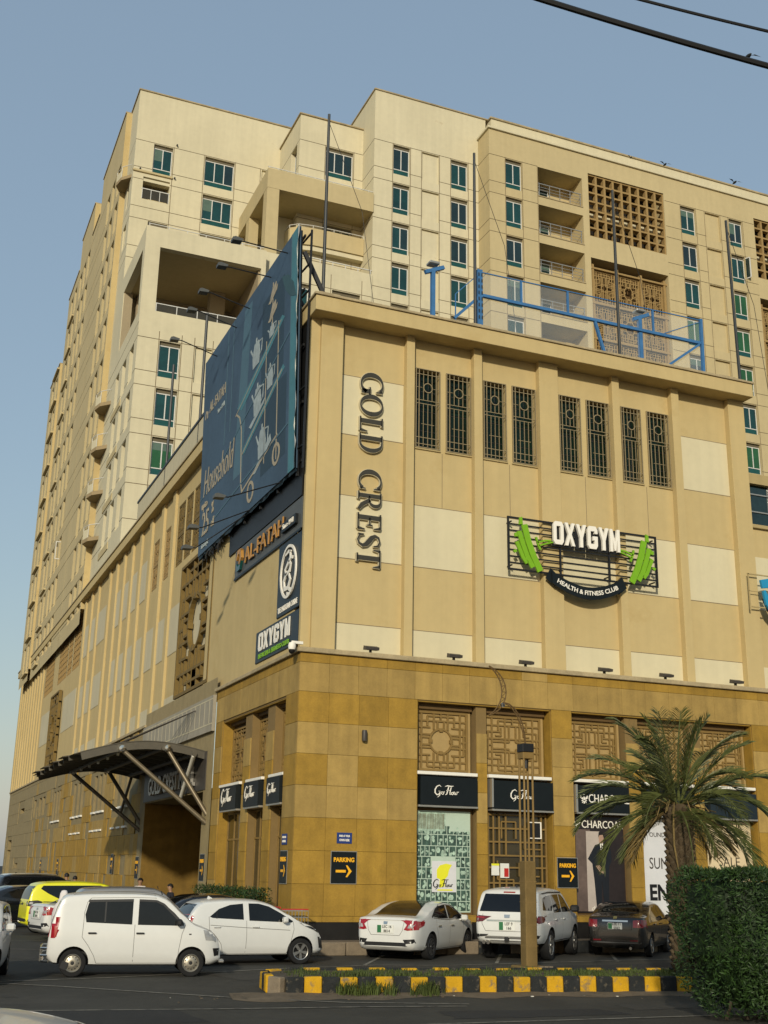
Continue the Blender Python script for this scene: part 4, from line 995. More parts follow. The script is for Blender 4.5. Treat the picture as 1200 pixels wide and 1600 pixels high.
for p in me.vertices:
    t=(p.co.x*1.06+1.365)/2.73; x,z=ban(min(max(t,0),1)); sl=(ban(min(t+.02,1))[1]-ban(max(t-.02,0))[1])/.109; a=math.atan(sl*.9); vs.append((x-math.sin(a)*p.co.y, YG-.125-.01*(p.co.z>0), z-.01+math.cos(a)*p.co.y*1.05))
nm=bpy.data.meshes.new('banner_text'); nm.from_pydata(vs,[],[tuple(f.vertices) for f in me.polygons]); nm.materials.append(M['letter_white']); link('banner_text',nm,bo)
# cyan sign at the right edge
cs=site('fish_sign',(18,-.3,11.5),'bright cyan curved emblem sign on a thin frame at the right edge','sign')
c=MB(); fn=FY(-.2); c.ribbon([(17.35,12.28),(17.7,12.35),(18.2,12.25),(18.6,11.95)],[.30,.34,.36,.3],fn,.02,.12); c.ribbon([(17.45,12.05),(17.6,11.6),(17.9,11.3),(18.4,11.15)],[.10,.26,.34,.4],fn,.02,.121); c.build('emblem',M['cyan'],cs)
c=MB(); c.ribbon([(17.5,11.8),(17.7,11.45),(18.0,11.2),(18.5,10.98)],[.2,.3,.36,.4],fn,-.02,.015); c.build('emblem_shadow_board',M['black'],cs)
c=MB(); c.box(16.85,19.5,-.2,-.16,12.62,12.66); c.box(16.95,19.5,-.2,-.16,11.42,11.46); c.box(16.86,16.90,-.2,-.16,11.3,12.66); c.box(16.85,19,-.2,-.17,12.0,12.02); c.build('thin_frame',M['tan_dark'],cs)
# ---------------- signs on the side wall ----------------
SX=.12; FXs=lambda u,v,d:(SX-d,-u,v)     # u = -y
al=site('al_fatah_sign',(SX,4,12.4),'long grey board with gold AL-FATAH letters under the billboard','sign')
b=MB(); b.cbox(SX,SX+.3,.38,8.0,12.38,13.42,.01); b.build('board',M['sign_grey'],al)
b=MB(); b.box(SX-.03,SX+.0,.38,8.0,12.30,12.375); b.build('lower_trim',M['sign_black'],al)
put_text('letters','alfatah',M['letter_gold'],FXs,-4.25,12.88,al,.05,.98,.80); put_text('letter_shade','alfatah',M['black'],FXs,-4.22,12.86,al,.012,.98,.80)  # black offset copy paints the shadow at the sides of the letters
lo=MB(); lo.ribbon([(-7.45,12.95),(-7.3,13.22),(-7.0,13.2),(-6.9,12.95),(-7.1,12.75)],[.1,.2,.22,.2,.1],FXs,.01,.12); lo.build('emblem',M['letter_gold'],al)
lo=MB(); lo.ribbon([(-7.5,12.80),(-7.35,12.60),(-7.1,12.62),(-6.92,12.85)],[.08,.2,.2,.06],FXs,.01,.10); lo.build('emblem_base',M['spandrel'],al)
b=MB(); b.box(SX-.10,SX,.72,2.15,12.62,12.93); b.build('date_box',M['sign_black'],al); put_text('date_text','since',M['letter_white'],FXs,-1.43,12.775,al,.102,.88,.8)
pk=site('restaurant_sign',(SX,1,10),'dark square restaurant sign with a white oval and flowing script','sign')
b=MB(); b.cbox(SX,SX+.22,.32,2.6,9.88,12.28,.015); b.build('board',M['sign_navy'],pk)
b=MB(); n=36
for i in range(n):
    t0,t1=2*math.pi*i/n,2*math.pi*(i+1)/n; cu,cv,ru,rv_=-1.42,11.20,.80,.87
    b.prism([(cu+ru*r_*math.cos(t),cv+rv_*r_*math.sin(t)) for r_,t in ((.90,t0),(1,t0),(1,t1),(.90,t1))],FXs,.01,.06)
b.build('oval_ring',M['letter_white'],pk)
b=MB(); S=lambda pts,w: b.ribbon(pts,w,FXs,.01,.05)
S([(-1.75,11.78),(-1.45,11.86),(-1.2,11.82)],[.05,.12,.05]); S([(-1.3,11.86),(-1.25,11.6),(-1.5,11.45),(-1.75,11.3),(-1.6,11.12),(-1.3,11.2),(-1.2,11.4),(-1.4,11.55)],[.08,.14,.13,.12,.12,.12,.1,.08])
S([(-1.55,11.2),(-1.85,10.95),(-1.75,10.68),(-1.4,10.66),(-1.2,10.9),(-1.35,11.1)],[.1,.15,.15,.14,.13,.08]); S([(-1.3,10.62),(-1.15,10.55)],[.12,.12]); S([(-1.5,10.5),(-1.35,10.46)],[.1,.1]); S([(-1.15,11.62),(-1.02,11.58)],[.1,.1])
b.build('script_mark',M['letter_white'],pk)
put_text('caption','cuisine',M['letter_white'],FXs,-1.46,10.08,pk,.005,.60,.85)
ox=site('gym_side_sign',(SX,2.5,8.9),'dark OXYGYM board with white letters and green line below, nearest the ledge','sign')
b=MB(); b.cbox(SX,SX+.22,.32,4.78,8.74,9.80,.015); b.build('board',M['sign_navy'],ox)
block_letters('OXYGYM',-4.45,-1.05,9.10,9.70,FXs,ox,M['letter_white'],None,.01,.03)
put_text('tagline','health',M['green'],FXs,-2.75,8.92,ox,.01,1.45,1.05)
# ---------------- billboard ----------------
bbd=site('billboard',(.2,9,14),'large teal billboard leaning off the side wall with household goods artwork','billboard')
BX=-.25; Y0,Y1,Z0,Z1=.5,12.9,14.35,22.95; BXF=lambda z:-.15-.20*(z-Z0)/(Z1-Z0); FB=lambda u,v,d:(BXF(Z0+(v-14.75)*.9556)-d,Y0+(-u-2.2)*.992,Z0+(v-14.75)*.9556)
cv=MB(); cv.add([(BXF(z)+t,y,z) for z in (Z0,Z1) for y in (Y0,Y1) for t in (0,.1)],[(0,2,6,4),(1,3,7,5),(0,1,5,4),(2,3,7,6),(0,1,3,2),(4,5,7,6)])
def bbmat():
    m=mat('canvas',(.036,.068,.105),.55,.22,.35,.08,3,0,.35); return m
bbmat(); mat('canvas_light',(.055,.115,.15),.55,.12,.5,.05,3); mat('canvas_dark',(.014,.035,.052),.55,.2,.5); mat('canvas_teal',(.05,.17,.20),.55,.15,.6,.1,3); mat('art_white',(.30,.35,.35),.6,.25,3); mat('art_gold',(.34,.29,.20),.6,.1,3); mat('art_leaf',(.03,.075,.085),.6,.2,2)
cvo=cv.build('canvas',M['canvas'],bbd)
B=lambda name,m: (MB(),name,m)
def art(name,m,fill):
    b=MB(); fill(b); b.build(name,M[m],cvo)
Rr=lambda b,u0,u1,v0,v1,d=.004: b.prism([(u0,v0),(u1,v0),(u1,v1),(u0,v1)],FB,-.05,d)
Ln=lambda b,pts,w,d=.012: b.ribbon(pts,w,FB,-.05,d)
art('side_strip','canvas_teal',lambda b:(Rr(b,-2.85,-2.2,14.75,23.75,.004)))
art('strip_edge','canvas_light',lambda b:(Ln(b,[(-2.87,14.75),(-2.87,23.75)],.06),Ln(b,[(-2.24,14.75),(-2.24,23.75)],.05)))
art('light_band','canvas_light',lambda b:(b.prism([(-8.6,23.45),(-7.6,23.45),(-8.4,16.6),(-9.6,16.6)],FB,-.05,.003)))
art('dark_band','canvas_dark',lambda b:(Rr(b,-6.2,-3.6,18.9,22.6,.003),Rr(b,-6.0,-3.2,15.6,18.6,.003)))
art('perspective_line','canvas_light',lambda b:(Ln(b,[(-14.6,17.2),(-2.9,20.0)],.07),Ln(b,[(-14.6,15.6),(-2.9,16.6)],.07),Ln(b,[(-10.9,23.65),(-11.1,18.6)],.05),Ln(b,[(-10.1,23.65),(-10.3,18.9)],.04)))
def trolley(b):
    Ln(b,[(-9.4,19.3),(-8.9,19.0),(-8.6,18.4),(-8.5,16.2),(-8.3,15.7)],.08); Ln(b,[(-4.2,21.0),(-4.2,15.7)],.07); Ln(b,[(-5.6,20.8),(-5.6,16.0)],.05)
    Ln(b,[(-9.5,19.25),(-3.9,20.9)],.05); Ln(b,[(-8.4,17.3),(-3.7,18.9)],.07); Ln(b,[(-8.3,15.75),(-4.1,16.6)],.09)
art('trolley_frame','art_gold',trolley)
art('shelf','canvas_teal',lambda b:(b.prism([(-9.3,19.5),(-3.8,21.05),(-3.5,20.85),(-8.6,19.2)],FB,-.05,.008),b.prism([(-8.3,17.5),(-3.6,19.05),(-3.4,18.85),(-8.2,17.2)],FB,-.05,.008)))
def wheels(b):
    for cu,cvz in ((-7.2,15.42),(-4.2,15.9)):
        for i in range(20):
            t0,t1=2*math.pi*i/20,2*math.pi*(i+1)/20; b.prism([(cu+.42*r_*math.cos(t),cvz+.42*r_*math.sin(t)) for r_,t in ((.7,t0),(1,t0),(1,t1),(.7,t1))],FB,-.05,.015)
art('wheel','art_gold',wheels)
def pot(b,u,v,s,h=1.3):
    b.prism([(u-.5*s,v),(u+.5*s,v),(u+.62*s,v+.5*h*s),(u+.4*s,v+h*s),(u-.3*s,v+h*s),(u-.6*s,v+.5*h*s)],FB,-.05,.012)
    Ln(b,[(u+.5*s,v+h*s*.9),(u+1.0*s,v+h*s*.85),(u+.9*s,v+h*s*.4),(u+.6*s,v+.3*h*s)],.09*s,.013); Ln(b,[(u-.55*s,v+.6*h*s),(u-.95*s,v+.95*h*s)],.12*s,.013); Ln(b,[(u,v+h*s),(u,v+h*s+.25*s)],.16*s,.013)
for k,(u_,v_,s_,h_) in enumerate(((-6.9,20.35,.75,1.3),(-5.0,20.75,.5,.9),(-6.6,18.3,.75,1.4),(-5.1,18.75,.55,1.5),(-5.9,16.25,.75,1.6))): art('teapot_picture','art_white',lambda b:pot(b,u_,v_,s_,h_))
art('tray_picture','art_white',lambda b:b.prism([(-7.6,18.1),(-5.6,18.6),(-5.8,18.4),(-7.3,17.95)],FB,-.05,.011)); art('tray_picture','art_white',lambda b:b.prism([(-7.0,16.0),(-4.9,16.9),(-4.8,16.6),(-6.6,15.95)],FB,-.05,.011))

def tray(b):
    for z in (21.5,22.25): b.prism([(-5.5,z),(-4.4,z+.35),(-4.5,z+.15),(-5.2,z-.1)],FB,-.05,.012); b.prism([(-5.3,z+.08),(-5.0,z+.5),(-4.6,z+.55),(-4.6,z+.3)],FB,-.05,.011)
    Ln(b,[(-4.95,21.0),(-4.95,22.9)],.05,.013)
art('cake_stand','art_gold',tray)
art('leaf_motif','art_leaf',lambda b:(b.prism([(-3.9,22.6),(-3.2,22.35),(-2.6,21.75),(-2.3,21.1),(-2.9,21.35),(-3.5,21.9)],FB,-.05,.014)))
put_text('headline','household',M['art_gold'],FB,-11.85,17.75,cvo,.006,1.02,1.75,.0,.32)
put_text('brand_text','alf_bb',M['art_gold'],FB,-12.35,21.15,cvo,.006,.78,1.0)
put_text('brand_date','since_bb',M['art_white'],FB,-11.7,20.5,cvo,.006,.9,1.0)
put_text('offer_upto','upto',M['art_gold'],FB,-13.85,16.85,cvo,.006); put_text('offer_number','p25',M['art_gold'],FB,-13.6,15.95,cvo,.006,1.15,1.5); put_text('offer_percent','pct',M['art_gold'],FB,-12.5,16.35,cvo,.006,1.0,1.4); put_text('offer_off','off',M['art_gold'],FB,-12.45,15.7,cvo,.006,.9,1.1)
put_text('web_address','web',M['art_white'],FB,-13.6,15.05,cvo,.006)
lo=MB(); lo.ribbon([(-14.35,20.9),(-14.2,21.2),(-13.95,21.1),(-14.0,20.85)],[.1,.16,.16,.1],FB,-.05,.012); lo.build('brand_emblem',M['art_gold'],cvo)
# wavy hem along the near edge
hem=MB(); rr=random.Random(9); prev=None
for i in range(31):
    z=Z0+(Z1-Z0)*i/30; y=Y0-.05-.10*rr.random()-.08*math.sin(i*.9); p=(BXF(z)-.02-.05*rr.random(),y,z)
    if prev: hem.add([(BXF(prev[2]),Y0+.02,prev[2]),prev,p,(BXF(z),Y0+.02,z)],[(0,1,2,3)])
    prev=p
hem.build('loose_hem',M['white'],cvo,fix=False)
low=MB(); prev=None
for i in range(41):
    y=Y0+(Y1-Y0)*i/40; z=Z0-.05-.06*rr.random()-.03*math.sin(i*1.3); p=(-.10+.05*rr.random(),y,z)
    if prev: low.add([(-.13,prev[1],Z0+.03),prev,p,(-.13,y,Z0+.03)],[(0,1,2,3)])
    prev=p
low.build('loose_lower_hem',M['canvas_dark'],cvo,fix=False)
# steel behind and struts
for k in range(7):
    y=Y0+.2+k*1.98; MB().bar((BXF(Z0)+.17,y,Z0-.2),(BXF(Z1)+.17,y,Z1-.05),.08).build('steel_upright',M['black'],bbd)
for z in (14.6,16.6,18.6,20.6,22.6): MB().box(BXF(z)+.22,BXF(z)+.28,Y0,Y1,z,z+.08).build('steel_rail',M['black'],bbd)
MB().box(-.06,.0,-.02,.05,14.2,22.6).build('edge_post',M['black'],bbd)
for z in (22.5,21.4,20.4,17,15): MB().bar((-.03,.0,z),(-.08,Y0+.3,z),.05).build('edge_tie',M['black'],bbd)
MB().bar((-.1,Y0,22.0),(.75,.35,20.15),.13).build('raking_strut',M['black'],bbd)
for k in range(4): y=Y0+2+k*2.8; MB().bar((BXF(22)+.2,y,22.2),(1.2,y,20.1),.09).build('raking_strut',M['black'],bbd)
MB().box(.10,.14,.42,8.9,13.45,19.40).build('back_board',M['black'],bbd)
# lamps on arms
def lamp_arm(y,z,xt,zt,par):
    a=MB(); a.tube([(BXF(z)+.02,y,z),(xt+.25,y+.02,zt+.02),(xt,y,zt)],.022,6); o=a.build('lamp_arm',M['black'],par)
    h=MB(); h.prism([(-.22,-.05),(.20,-.03),(.24,.05),(-.1,.10),(-.22,.06)],lambda u,v,d:(xt-.05+u*.8,y+d,zt-.03+v),-.15,.15); h.build('lamp_head',M['sign_grey'],o)
for y,z in ((1.65,22.57),(3.54,22.55),(6.24,22.83),(8.04,22.89),(10.99,22.91)): lamp_arm(y,22.5,-2.1,z,bbd)
for y,z in ((1.98,13.54),(5.31,13.4),(6.09,12.86)): lamp_arm(y,14.3,-2.1,z,bbd)
cb=MB()
for k in range(14): y=9.4+rr.uniform(0,2.2); cb.tube([(-.05,y,14.4),(-.1+rr.uniform(-.1,.2),y+rr.uniform(-.3,.3),14.1+rr.uniform(-.2,.1)),(-.05,y+.4,14.4)],.02,5)
cb.build('cable_tangle',M['wire'],bbd)
# ---------------- entrance canopy ----------------
cp=site('entrance_canopy',(-2,16,6),'curved dark metal canopy on raking tubes over the mall entrance','canopy')
CY0,CY1=10.2,22.2; nA=14
def arcz(t): return 6.22+.42*math.sin(math.pi*(.02+.96*t)) - .22*t
def arcx(t): return .1-4.6*t
for side,(y) in enumerate((CY0,CY1)):
    e=MB(); e.ribbon([(arcx(i/nA),arcz(i/nA)-.12) for i in range(nA+1)],.26,lambda u,v,d:(u,y+d,v),0,.10); e.build('edge_beam',M['canopy'],cp)
nr=9
for k in range(1,nr):
    y=CY0+(CY1-CY0)*k/nr; r_=MB(); r_.ribbon([(arcx(i/nA)-.25*(i==nA),arcz(i/nA)-.10) for i in range(nA+1)],.17,lambda u,v,d:(u,y+d,v),0,.07); r_.build('rib',M['canopy'],cp)
for k in range(nr):
    y0=CY0+(CY1-CY0)*k/nr+.05; y1=CY0+(CY1-CY0)*(k+1)/nr-.02; p=MB(); ext=.25+.2*(k%2)
    pts=[(arcx(i/nA),arcz(i/nA)+.03) for i in range(nA+1)]+[(arcx(1)-ext,arcz(1)-.06)]
    for (a,b) in zip(pts,pts[1:]): p.add([(a[0],y0,a[1]),(b[0],y0,b[1]),(b[0],y1,b[1]),(a[0],y1,a[1]),(a[0],y0,a[1]+.03),(b[0],y0,b[1]+.03),(b[0],y1,b[1]+.03),(a[0],y1,a[1]+.03)],[(0,1,2,3),(4,5,6,7),(0,1,5,4),(2,3,7,6)])
    p.build('roof_panel',M['canopy'],cp)
for t in (.12,.37,.70): pr=MB(); pr.tube([(arcx(t),CY0-.12,arcz(t)-.18),(arcx(t),CY1+.12,arcz(t)-.18)],.09,10); pr.build('purlin',M['canopy'],cp,smooth=40)
for t in (.34,.70):
    for y in (CY0,CY1):
        s=MB(); s.tube([(arcx(t),y-.02,arcz(t)-.18),(.02,9.62 if y==CY0 else 21.35,3.72+.3*(t<.5))],.085,10); s.build('raking_strut',M['steel_tube' if y==CY0 else 'canopy'],cp,smooth=40)
        c=MB(); c.lathe([(0,-.16),(.11,-.15),(.12,-.02),(.12,.14),(0,.15)],12,'y',(arcx(t),y-.05,arcz(t)-.17)); c.build('strut_cap',M['chrome'],cp,smooth=40)
s=MB(); s.tube([(-.45,CY0-.02,6.15),(-.15,13.2,4.7)],.085,10); s.build('raking_strut',M['white'],cp,smooth=40)
s=MB(); s.tube([(-.4,CY1,6.05),(-.1,25.8,4.6)],.07,10); s.build('raking_strut',M['canopy'],cp,smooth=40)
for k in range(6):
    y=11.2+k*1.9; c=MB(); c.tube([(arcx(.72),y,arcz(.72)+.05),(-.16,11.6+k*.25,7.95)],.022,6); c.build('tie_rod',M['steel_dark'],cp)
for k in range(6):
    l=MB(); l.lathe([(.0,-.06),(.05,-.06),(.06,.05),(0,.06)],8,'z',(arcx(.7),CY0+.6+k*2.1,arcz(.7)-.30)); l.build('downlight',M['white'],cp)
# ---------------- parking signs and small plates ----------------
def parking_sign(fn,u,v,w,h,label,arrow=1,group='black PARKING signs with yellow arrows'):
    p=fn(u,v,0); o=site('parking_sign',p,label,'sign',group)
    b=MB(); b.prism([(u-w/2-.02,v-h/2-.02),(u+w/2+.02,v-h/2-.02),(u+w/2+.02,v+h/2+.02),(u-w/2-.02,v+h/2+.02)],fn,.004,.018); b.build('edge',M['alum'],o)
    b=MB(); b.prism([(u-w/2,v-h/2),(u+w/2,v-h/2),(u+w/2,v+h/2),(u-w/2,v+h/2)],fn,.018,.026); b.build('plate',M['sign_black'],o)
    put_text('word','parking',M['yellow'],fn,u,v+h*.24,o,.027,w/.78,1.05)
    a=MB(); au=w*.32
    a.prism([(u-au,v-.10-.035),(u+au*.25,v-.10-.035),(u+au*.25,v-.10+.035),(u-au,v-.10+.035)],fn,.026,.031); a.prism([(u+au*.25,v-.10-.16),(u+au*.45,v-.10-.16),(u+au,v-.10),(u+au*.45,v-.10+.16),(u+au*.25,v-.10+.16),(u+au*.62,v-.10)],fn,.0261,.0311); a.build('arrow',M['yellow'],o)
FYs=FY(YS); FXp=lambda u,v,d:(-.005-d,-u,v)
parking_sign(FYs,1.53,2.265,.76,.86,'black PARKING sign with yellow arrow left of the green photo-covered shop window')
parking_sign(FYs,8.91,2.23,.70,.86,'black PARKING sign with yellow arrow beside the CHARCOAL shopfront')
parking_sign(FXp,-.42,2.25,.62,.88,'black PARKING sign with yellow arrow round the corner under the small blue plate')
parking_sign(FXp,-9.75,2.2,.62,.9,'black PARKING sign with yellow arrow on the near jamb of the mall entrance')
parking_sign(lambda u,v,d:(-.03-d,-u,v),-21.2,2.15,.7,.9,'black PARKING sign with yellow arrow on the far jamb of the mall entrance')
for y,z in ((27.4,2.6),(46.2,2.4),(54.5,2.4)): parking_sign(lambda u,v,d:(-.03-d,-u,v),-y,z-.3,.55,.9,'far black PARKING sign on the side wall, %s of three beyond the entrance'%{27.4:'nearest',46.2:'middle',54.5:'farthest'}[y])
def blue_plate(fn,u,v,label):
    o=site('blue_plate',fn(u,v,0),label,'sign','blue PARK AT YOUR OWN RISK plates'); b=MB(); b.prism([(u-.23,v-.15),(u+.23,v-.15),(u+.23,v+.15),(u-.23,v+.15)],fn,.004,.02); b.build('plate',M['blue_sign'],o)
    put_text('first_line','parkrisk1',M['letter_white'],fn,u,v+.055,o,.021,.62,1.0); put_text('second_line','parkrisk2',M['letter_white'],fn,u,v-.06,o,.021,.75,1.0)
blue_plate(FYs,1.53,3.075,'small blue PARK AT YOUR OWN RISK plate on the front stone wall'); blue_plate(FXp,-.42,3.02,'small blue plate round the corner on the side stone wall')
# ---------------- shop signs ----------------
def goflour(fn,u,v,s,par,m):
    b=MB(); S=lambda pts,w=.10: b.ribbon([(u+x*s,v+y*s) for x,y in pts],w*s if not isinstance(w,list) else [q*s for q in w],fn,.012,.03)
    S([(-1.0,.55),(-1.25,.75),(-1.6,.6),(-1.85,.2),(-1.85,-.2),(-1.6,-.45),(-1.3,-.35),(-1.1,0),(-1.35,.02)],[.05,.1,.12,.15,.15,.14,.12,.1,.06]); S([(-1.1,0),(-1.2,-.5),(-1.5,-.75)],[.1,.1,.04])
    S([(-.72,-.1),(-.9,-.05),(-.95,-.3),(-.75,-.4),(-.62,-.2),(-.72,-.1),(-.5,-.05)],.09)
    S([(-.45,.62),(-.1,.72),(.4,.66),(.75,.72)],[.05,.12,.13,.05]); S([(.1,.68),(-.05,.2),(-.2,-.3),(-.42,-.42)],[.1,.14,.12,.05]); S([(-.25,.12),(.2,.16)],.07)
    S([(.42,.55),(.25,-.1),(.25,-.36),(.38,-.36)],[.1,.11,.1,.05]); S([(.62,-.08),(.48,-.1),(.45,-.34),(.62,-.38),(.72,-.2),(.62,-.08),(.8,-.06)],.09)
    S([(.86,.02),(.82,-.3),(.98,-.36),(1.1,-.05),(1.08,-.35),(1.2,-.32)],.08); S([(1.28,.02),(1.25,-.36),(1.32,-.05),(1.5,.0)],.08)
    return b.build('script_name',M[m],par)
def sign_box(fn,u0,u1,v0,v1,dep,label,name='shop_sign',group=None,m='sign_black'):
    o=site(name,fn((u0+u1)/2,v0,0),label,'sign',group); b=MB(); b.prism([(u0,v0),(u1,v0),(u1,v1),(u0,v1)],fn,-.25,dep); b.build('board',M[m],o)
    b=MB(); b.prism([(u0-.05,v0-.06),(u1+.03,v0-.06),(u1+.03,v0-.005),(u0-.05,v0-.005)],fn,-.25,dep-.03); b.build('trim',M['alum'],o); return o
o=sign_box(FYs,3.90,5.80,4.10,4.93,.06,'black GO FLOUR shop sign above the green photo-covered window',group='black shop fascia signs'); goflour(FY(YS-.06),4.80,4.50,.235,o,'letter_white')
o=sign_box(FYs,6.34,8.42,4.06,4.90,.10,'black GO FLOUR shop sign behind the bronze street lamp',group='black shop fascia signs'); goflour(FY(YS-.10),7.35,4.47,.235,o,'letter_white'); MB().box(6.27,6.33,YS-.1,YS+.2,4.1,4.95).build('side_cap',M['alum'],o)
for (a,b),wd in zip(((.9,2.2),(3.05,4.68),(5.6,7.6)),('nearest the corner','middle of the three','nearest the entrance')):
    o=sign_box(FXp,-b,-a,4.08,4.84,.08,'black script shop sign on the side wall, %s'%wd,group='three shop signs on the side wall'); goflour(lambda u,v,d:(-.085-d,-u,v),-(a+b)/2,4.48,.30*(b-a)/1.6,o,'letter_white')
def fleur(b,fn,u,v,s,d0=.01,d1=.03):
    S=lambda pts,w: b.ribbon([(u+x*s,v+y*s) for x,y in pts],[q*s for q in w],fn,d0,d1)
    S([(0,-.5),(0,0),(0,.5)],[.12,.3,.04]); S([(-.1,-.1),(-.35,.1),(-.4,.3)],[.1,.2,.04]); S([(.1,-.1),(.35,.1),(.4,.3)],[.1,.2,.04]); S([(-.3,-.2),(.3,-.2)],[.1,.1]); S([(-.1,-.25),(-.25,-.45)],[.1,.04]); S([(.1,-.25),(.25,-.45)],[.1,.04])
o=sign_box(FYs,9.32,11.22,4.07,4.88,.10,'black CHARCOAL shop sign with a white fleur emblem',group='black shop fascia signs'); b=MB(); fleur(b,FY(YS-.1),9.52,4.47,.30); b.build('emblem',M['letter_white'],o); put_text('shop_name','charcoal',M['letter_white'],FY(YS-.1),9.68,4.47,o,.005,.94,1.25)
MB().box(9.24,9.31,YS-.1,YS+.2,4.05,4.9).build('side_cap',M['alum'],o)
for a,b,l in ((11.9,13.78,'plain dark shop sign hidden behind the palm crown'),(14.4,16.3,'blue-green tinted shop sign above the SALE poster')):
    o=sign_box(FYs,a,b,4.05,4.86,.08,l,group='black shop fascia signs',m='sign_black' if a<13 else 'sign_navy')
# ---------------- posters ----------------
mat('photo_pale',(.34,.46,.36),.5,.5,6,0,20,0,.4); mat('photo_dark',(.045,.085,.065),.5,.8,9,0,20,0,.4); mat('photo_base',(.42,.52,.42),.45,.06,2)
PY=FY(YS+.335)
po=site('photo_collage',(4.8,YS+.3,1),'pale green collage of small photographs covering the shop window with a yellow logo panel','poster')
b=MB(); b.prism([(3.93,1.05),(5.74,1.05),(5.74,3.95),(3.93,3.95)],PY,0,.006); b.build('backing',M['photo_base'],po)
rp=random.Random(8); z=1.08; pa=MB()
while z<3.32:
    h=rp.uniform(.26,.36); u=3.95
    while u<5.70:
        w=min(rp.choice([.14,.18,.22,.30]),5.72-u)
        if w<.06: break
        if not (4.42<u+w/2<5.30 and 1.55<z+h/2<2.55):
            MB_=pa
            MB_.prism([(u+.012,z+.012),(u+w-.012,z+.012),(u+w-.012,z+h-.012),(u+.012,z+h-.012)],PY,.006,.010,0)
            # simple light/dark shapes inside each photograph
            for _ in range(4):
                cx,cz=u+w*rp.uniform(.2,.8),z+h*rp.uniform(.2,.75); r_=min(w,h)*rp.uniform(.10,.24); k=6; MB_.prism([(cx+r_*math.cos(6.28*i/k),cz+1.3*r_*math.sin(6.28*i/k)) for i in range(k)],PY,.010,.0115+rp.uniform(0,.001),1)
        u+=w
    z+=h
pa.build('photo_grid',[M['photo_dark'],M['photo_pale']],po)
b=MB(); b.prism([(4.46,1.62),(5.26,1.62),(5.26,2.50),(4.46,2.50)],PY,.006,.014); b.build('logo_panel',M['poster_white'],po)
b=MB(); b.prism([(4.62,2.02),(4.62,2.26),(4.72,2.38),(4.92,2.43),(5.12,2.40),(5.02,2.25),(4.98,2.08),(4.88,1.98),(4.88,1.78),(4.70,1.74),(4.72,1.98)],PY,.014,.018); b.prism([(4.64,1.66),(5.14,1.66),(5.14,1.70),(4.64,1.70)],PY,.014,.0182); b.build('logo_mark',M['car_yellow'],po)
goflour(PY,4.86,1.84,.19,po,'black')
b=MB(); b.prism([(3.95,3.36),(4.90,3.36),(4.90,3.92),(3.95,3.92)],PY,.006,.012); b.build('top_poster',M['photo_pale'],po)
b=MB(); 
for k in range(26): u=3.99+k*.034; b.prism([(u,3.42),(u+rp.uniform(.006,.02),3.42),(u+rp.uniform(.006,.02),3.86),(u,3.86)],PY,.012,.014)
b.build('stripe_print',M['bronze_dark'],po)
b=MB(); b.prism([(5.04,3.36),(5.72,3.36),(5.72,3.92),(5.04,3.92)],PY,.006,.012); b.build('top_poster',M['photo_base'],po)
# second window: geometric lattice and notices
sc=site('window_screen',(7.3,YS+.3,1),'gold geometric metal screen across the shop window behind the street lamp','screen')
b=MB(); fn=FY(YS+.33)
def seg(x0,z0,x1,z1,w=.05):
    if x0==x1: b.prism([(x0-w/2,z0),(x0+w/2,z0),(x0+w/2,z1),(x0-w/2,z1)],fn,0,.03)
    else: b.prism([(x0,z0-w/2),(x1,z0-w/2),(x1,z0+w/2),(x0,z0+w/2)],fn,0,.032)
for x in (6.34,6.52,8.2,8.36): seg(x,1.0,x,3.95)
for x in (6.72,6.95,7.9): seg(x,1.0,x,2.2); seg(x,2.7,x,3.95)
for z in (1.05,1.45,1.9,2.35,2.7,3.1,3.5,3.9): seg(6.34,z,8.36,z)
for (x0,z0,x1,z1) in ((6.65,2.0,7.2,2.0),(6.65,2.0,6.65,2.55),(7.2,1.5,7.2,2.0),(7.4,2.1,8.1,2.1),(7.4,2.1,7.4,2.5),(6.8,3.2,6.8,3.7),(6.8,3.7,7.3,3.7),(7.3,3.2,7.3,3.7),(7.6,2.9,7.6,3.6),(7.6,2.9,8.2,2.9)): seg(x0,z0,x1,z1,.04)
b.build('screen_bars',M['bronze'],sc)
nb=site('notice_board',(6.75,YS-.05,1.9),'white notice sheets with yellow and red print above the white SUV','notice')
b=MB(); b.prism([(6.42,2.12),(6.68,2.12),(6.68,2.46),(6.42,2.46)],FY(YS+.28),0,.02); b.build('sheet',M['plate'],nb); b=MB(); b.prism([(6.42,2.40),(6.68,2.40),(6.68,2.46),(6.42,2.46)],FY(YS+.28),.02,.024); b.build('yellow_band',M['car_yellow'],nb)
b=MB(); b.prism([(6.72,2.05),(7.02,2.05),(7.02,2.47),(6.72,2.47)],FY(YS+.28),0,.02); b.build('sheet',M['plate'],nb); b=MB(); b.prism([(6.85,2.08),(7.0,2.08),(7.0,2.33),(6.85,2.33)],FY(YS+.28),.02,.024); b.build('red_block',M['red'],nb)
sb_=site('menu_board',(7.9,YS,3.2),'small dark menu board with a white edge in the screened window','notice'); b=MB(); b.prism([(7.72,3.22),(8.18,3.22),(8.18,3.72),(7.72,3.72)],FY(YS+.28),0,.02); b.build('edge',M['letter_white'],sb_); b=MB(); b.prism([(7.75,3.25),(8.13,3.25),(8.13,3.69),(7.75,3.69)],FY(YS+.28),.02,.026); b.build('board',M['black'],sb_)
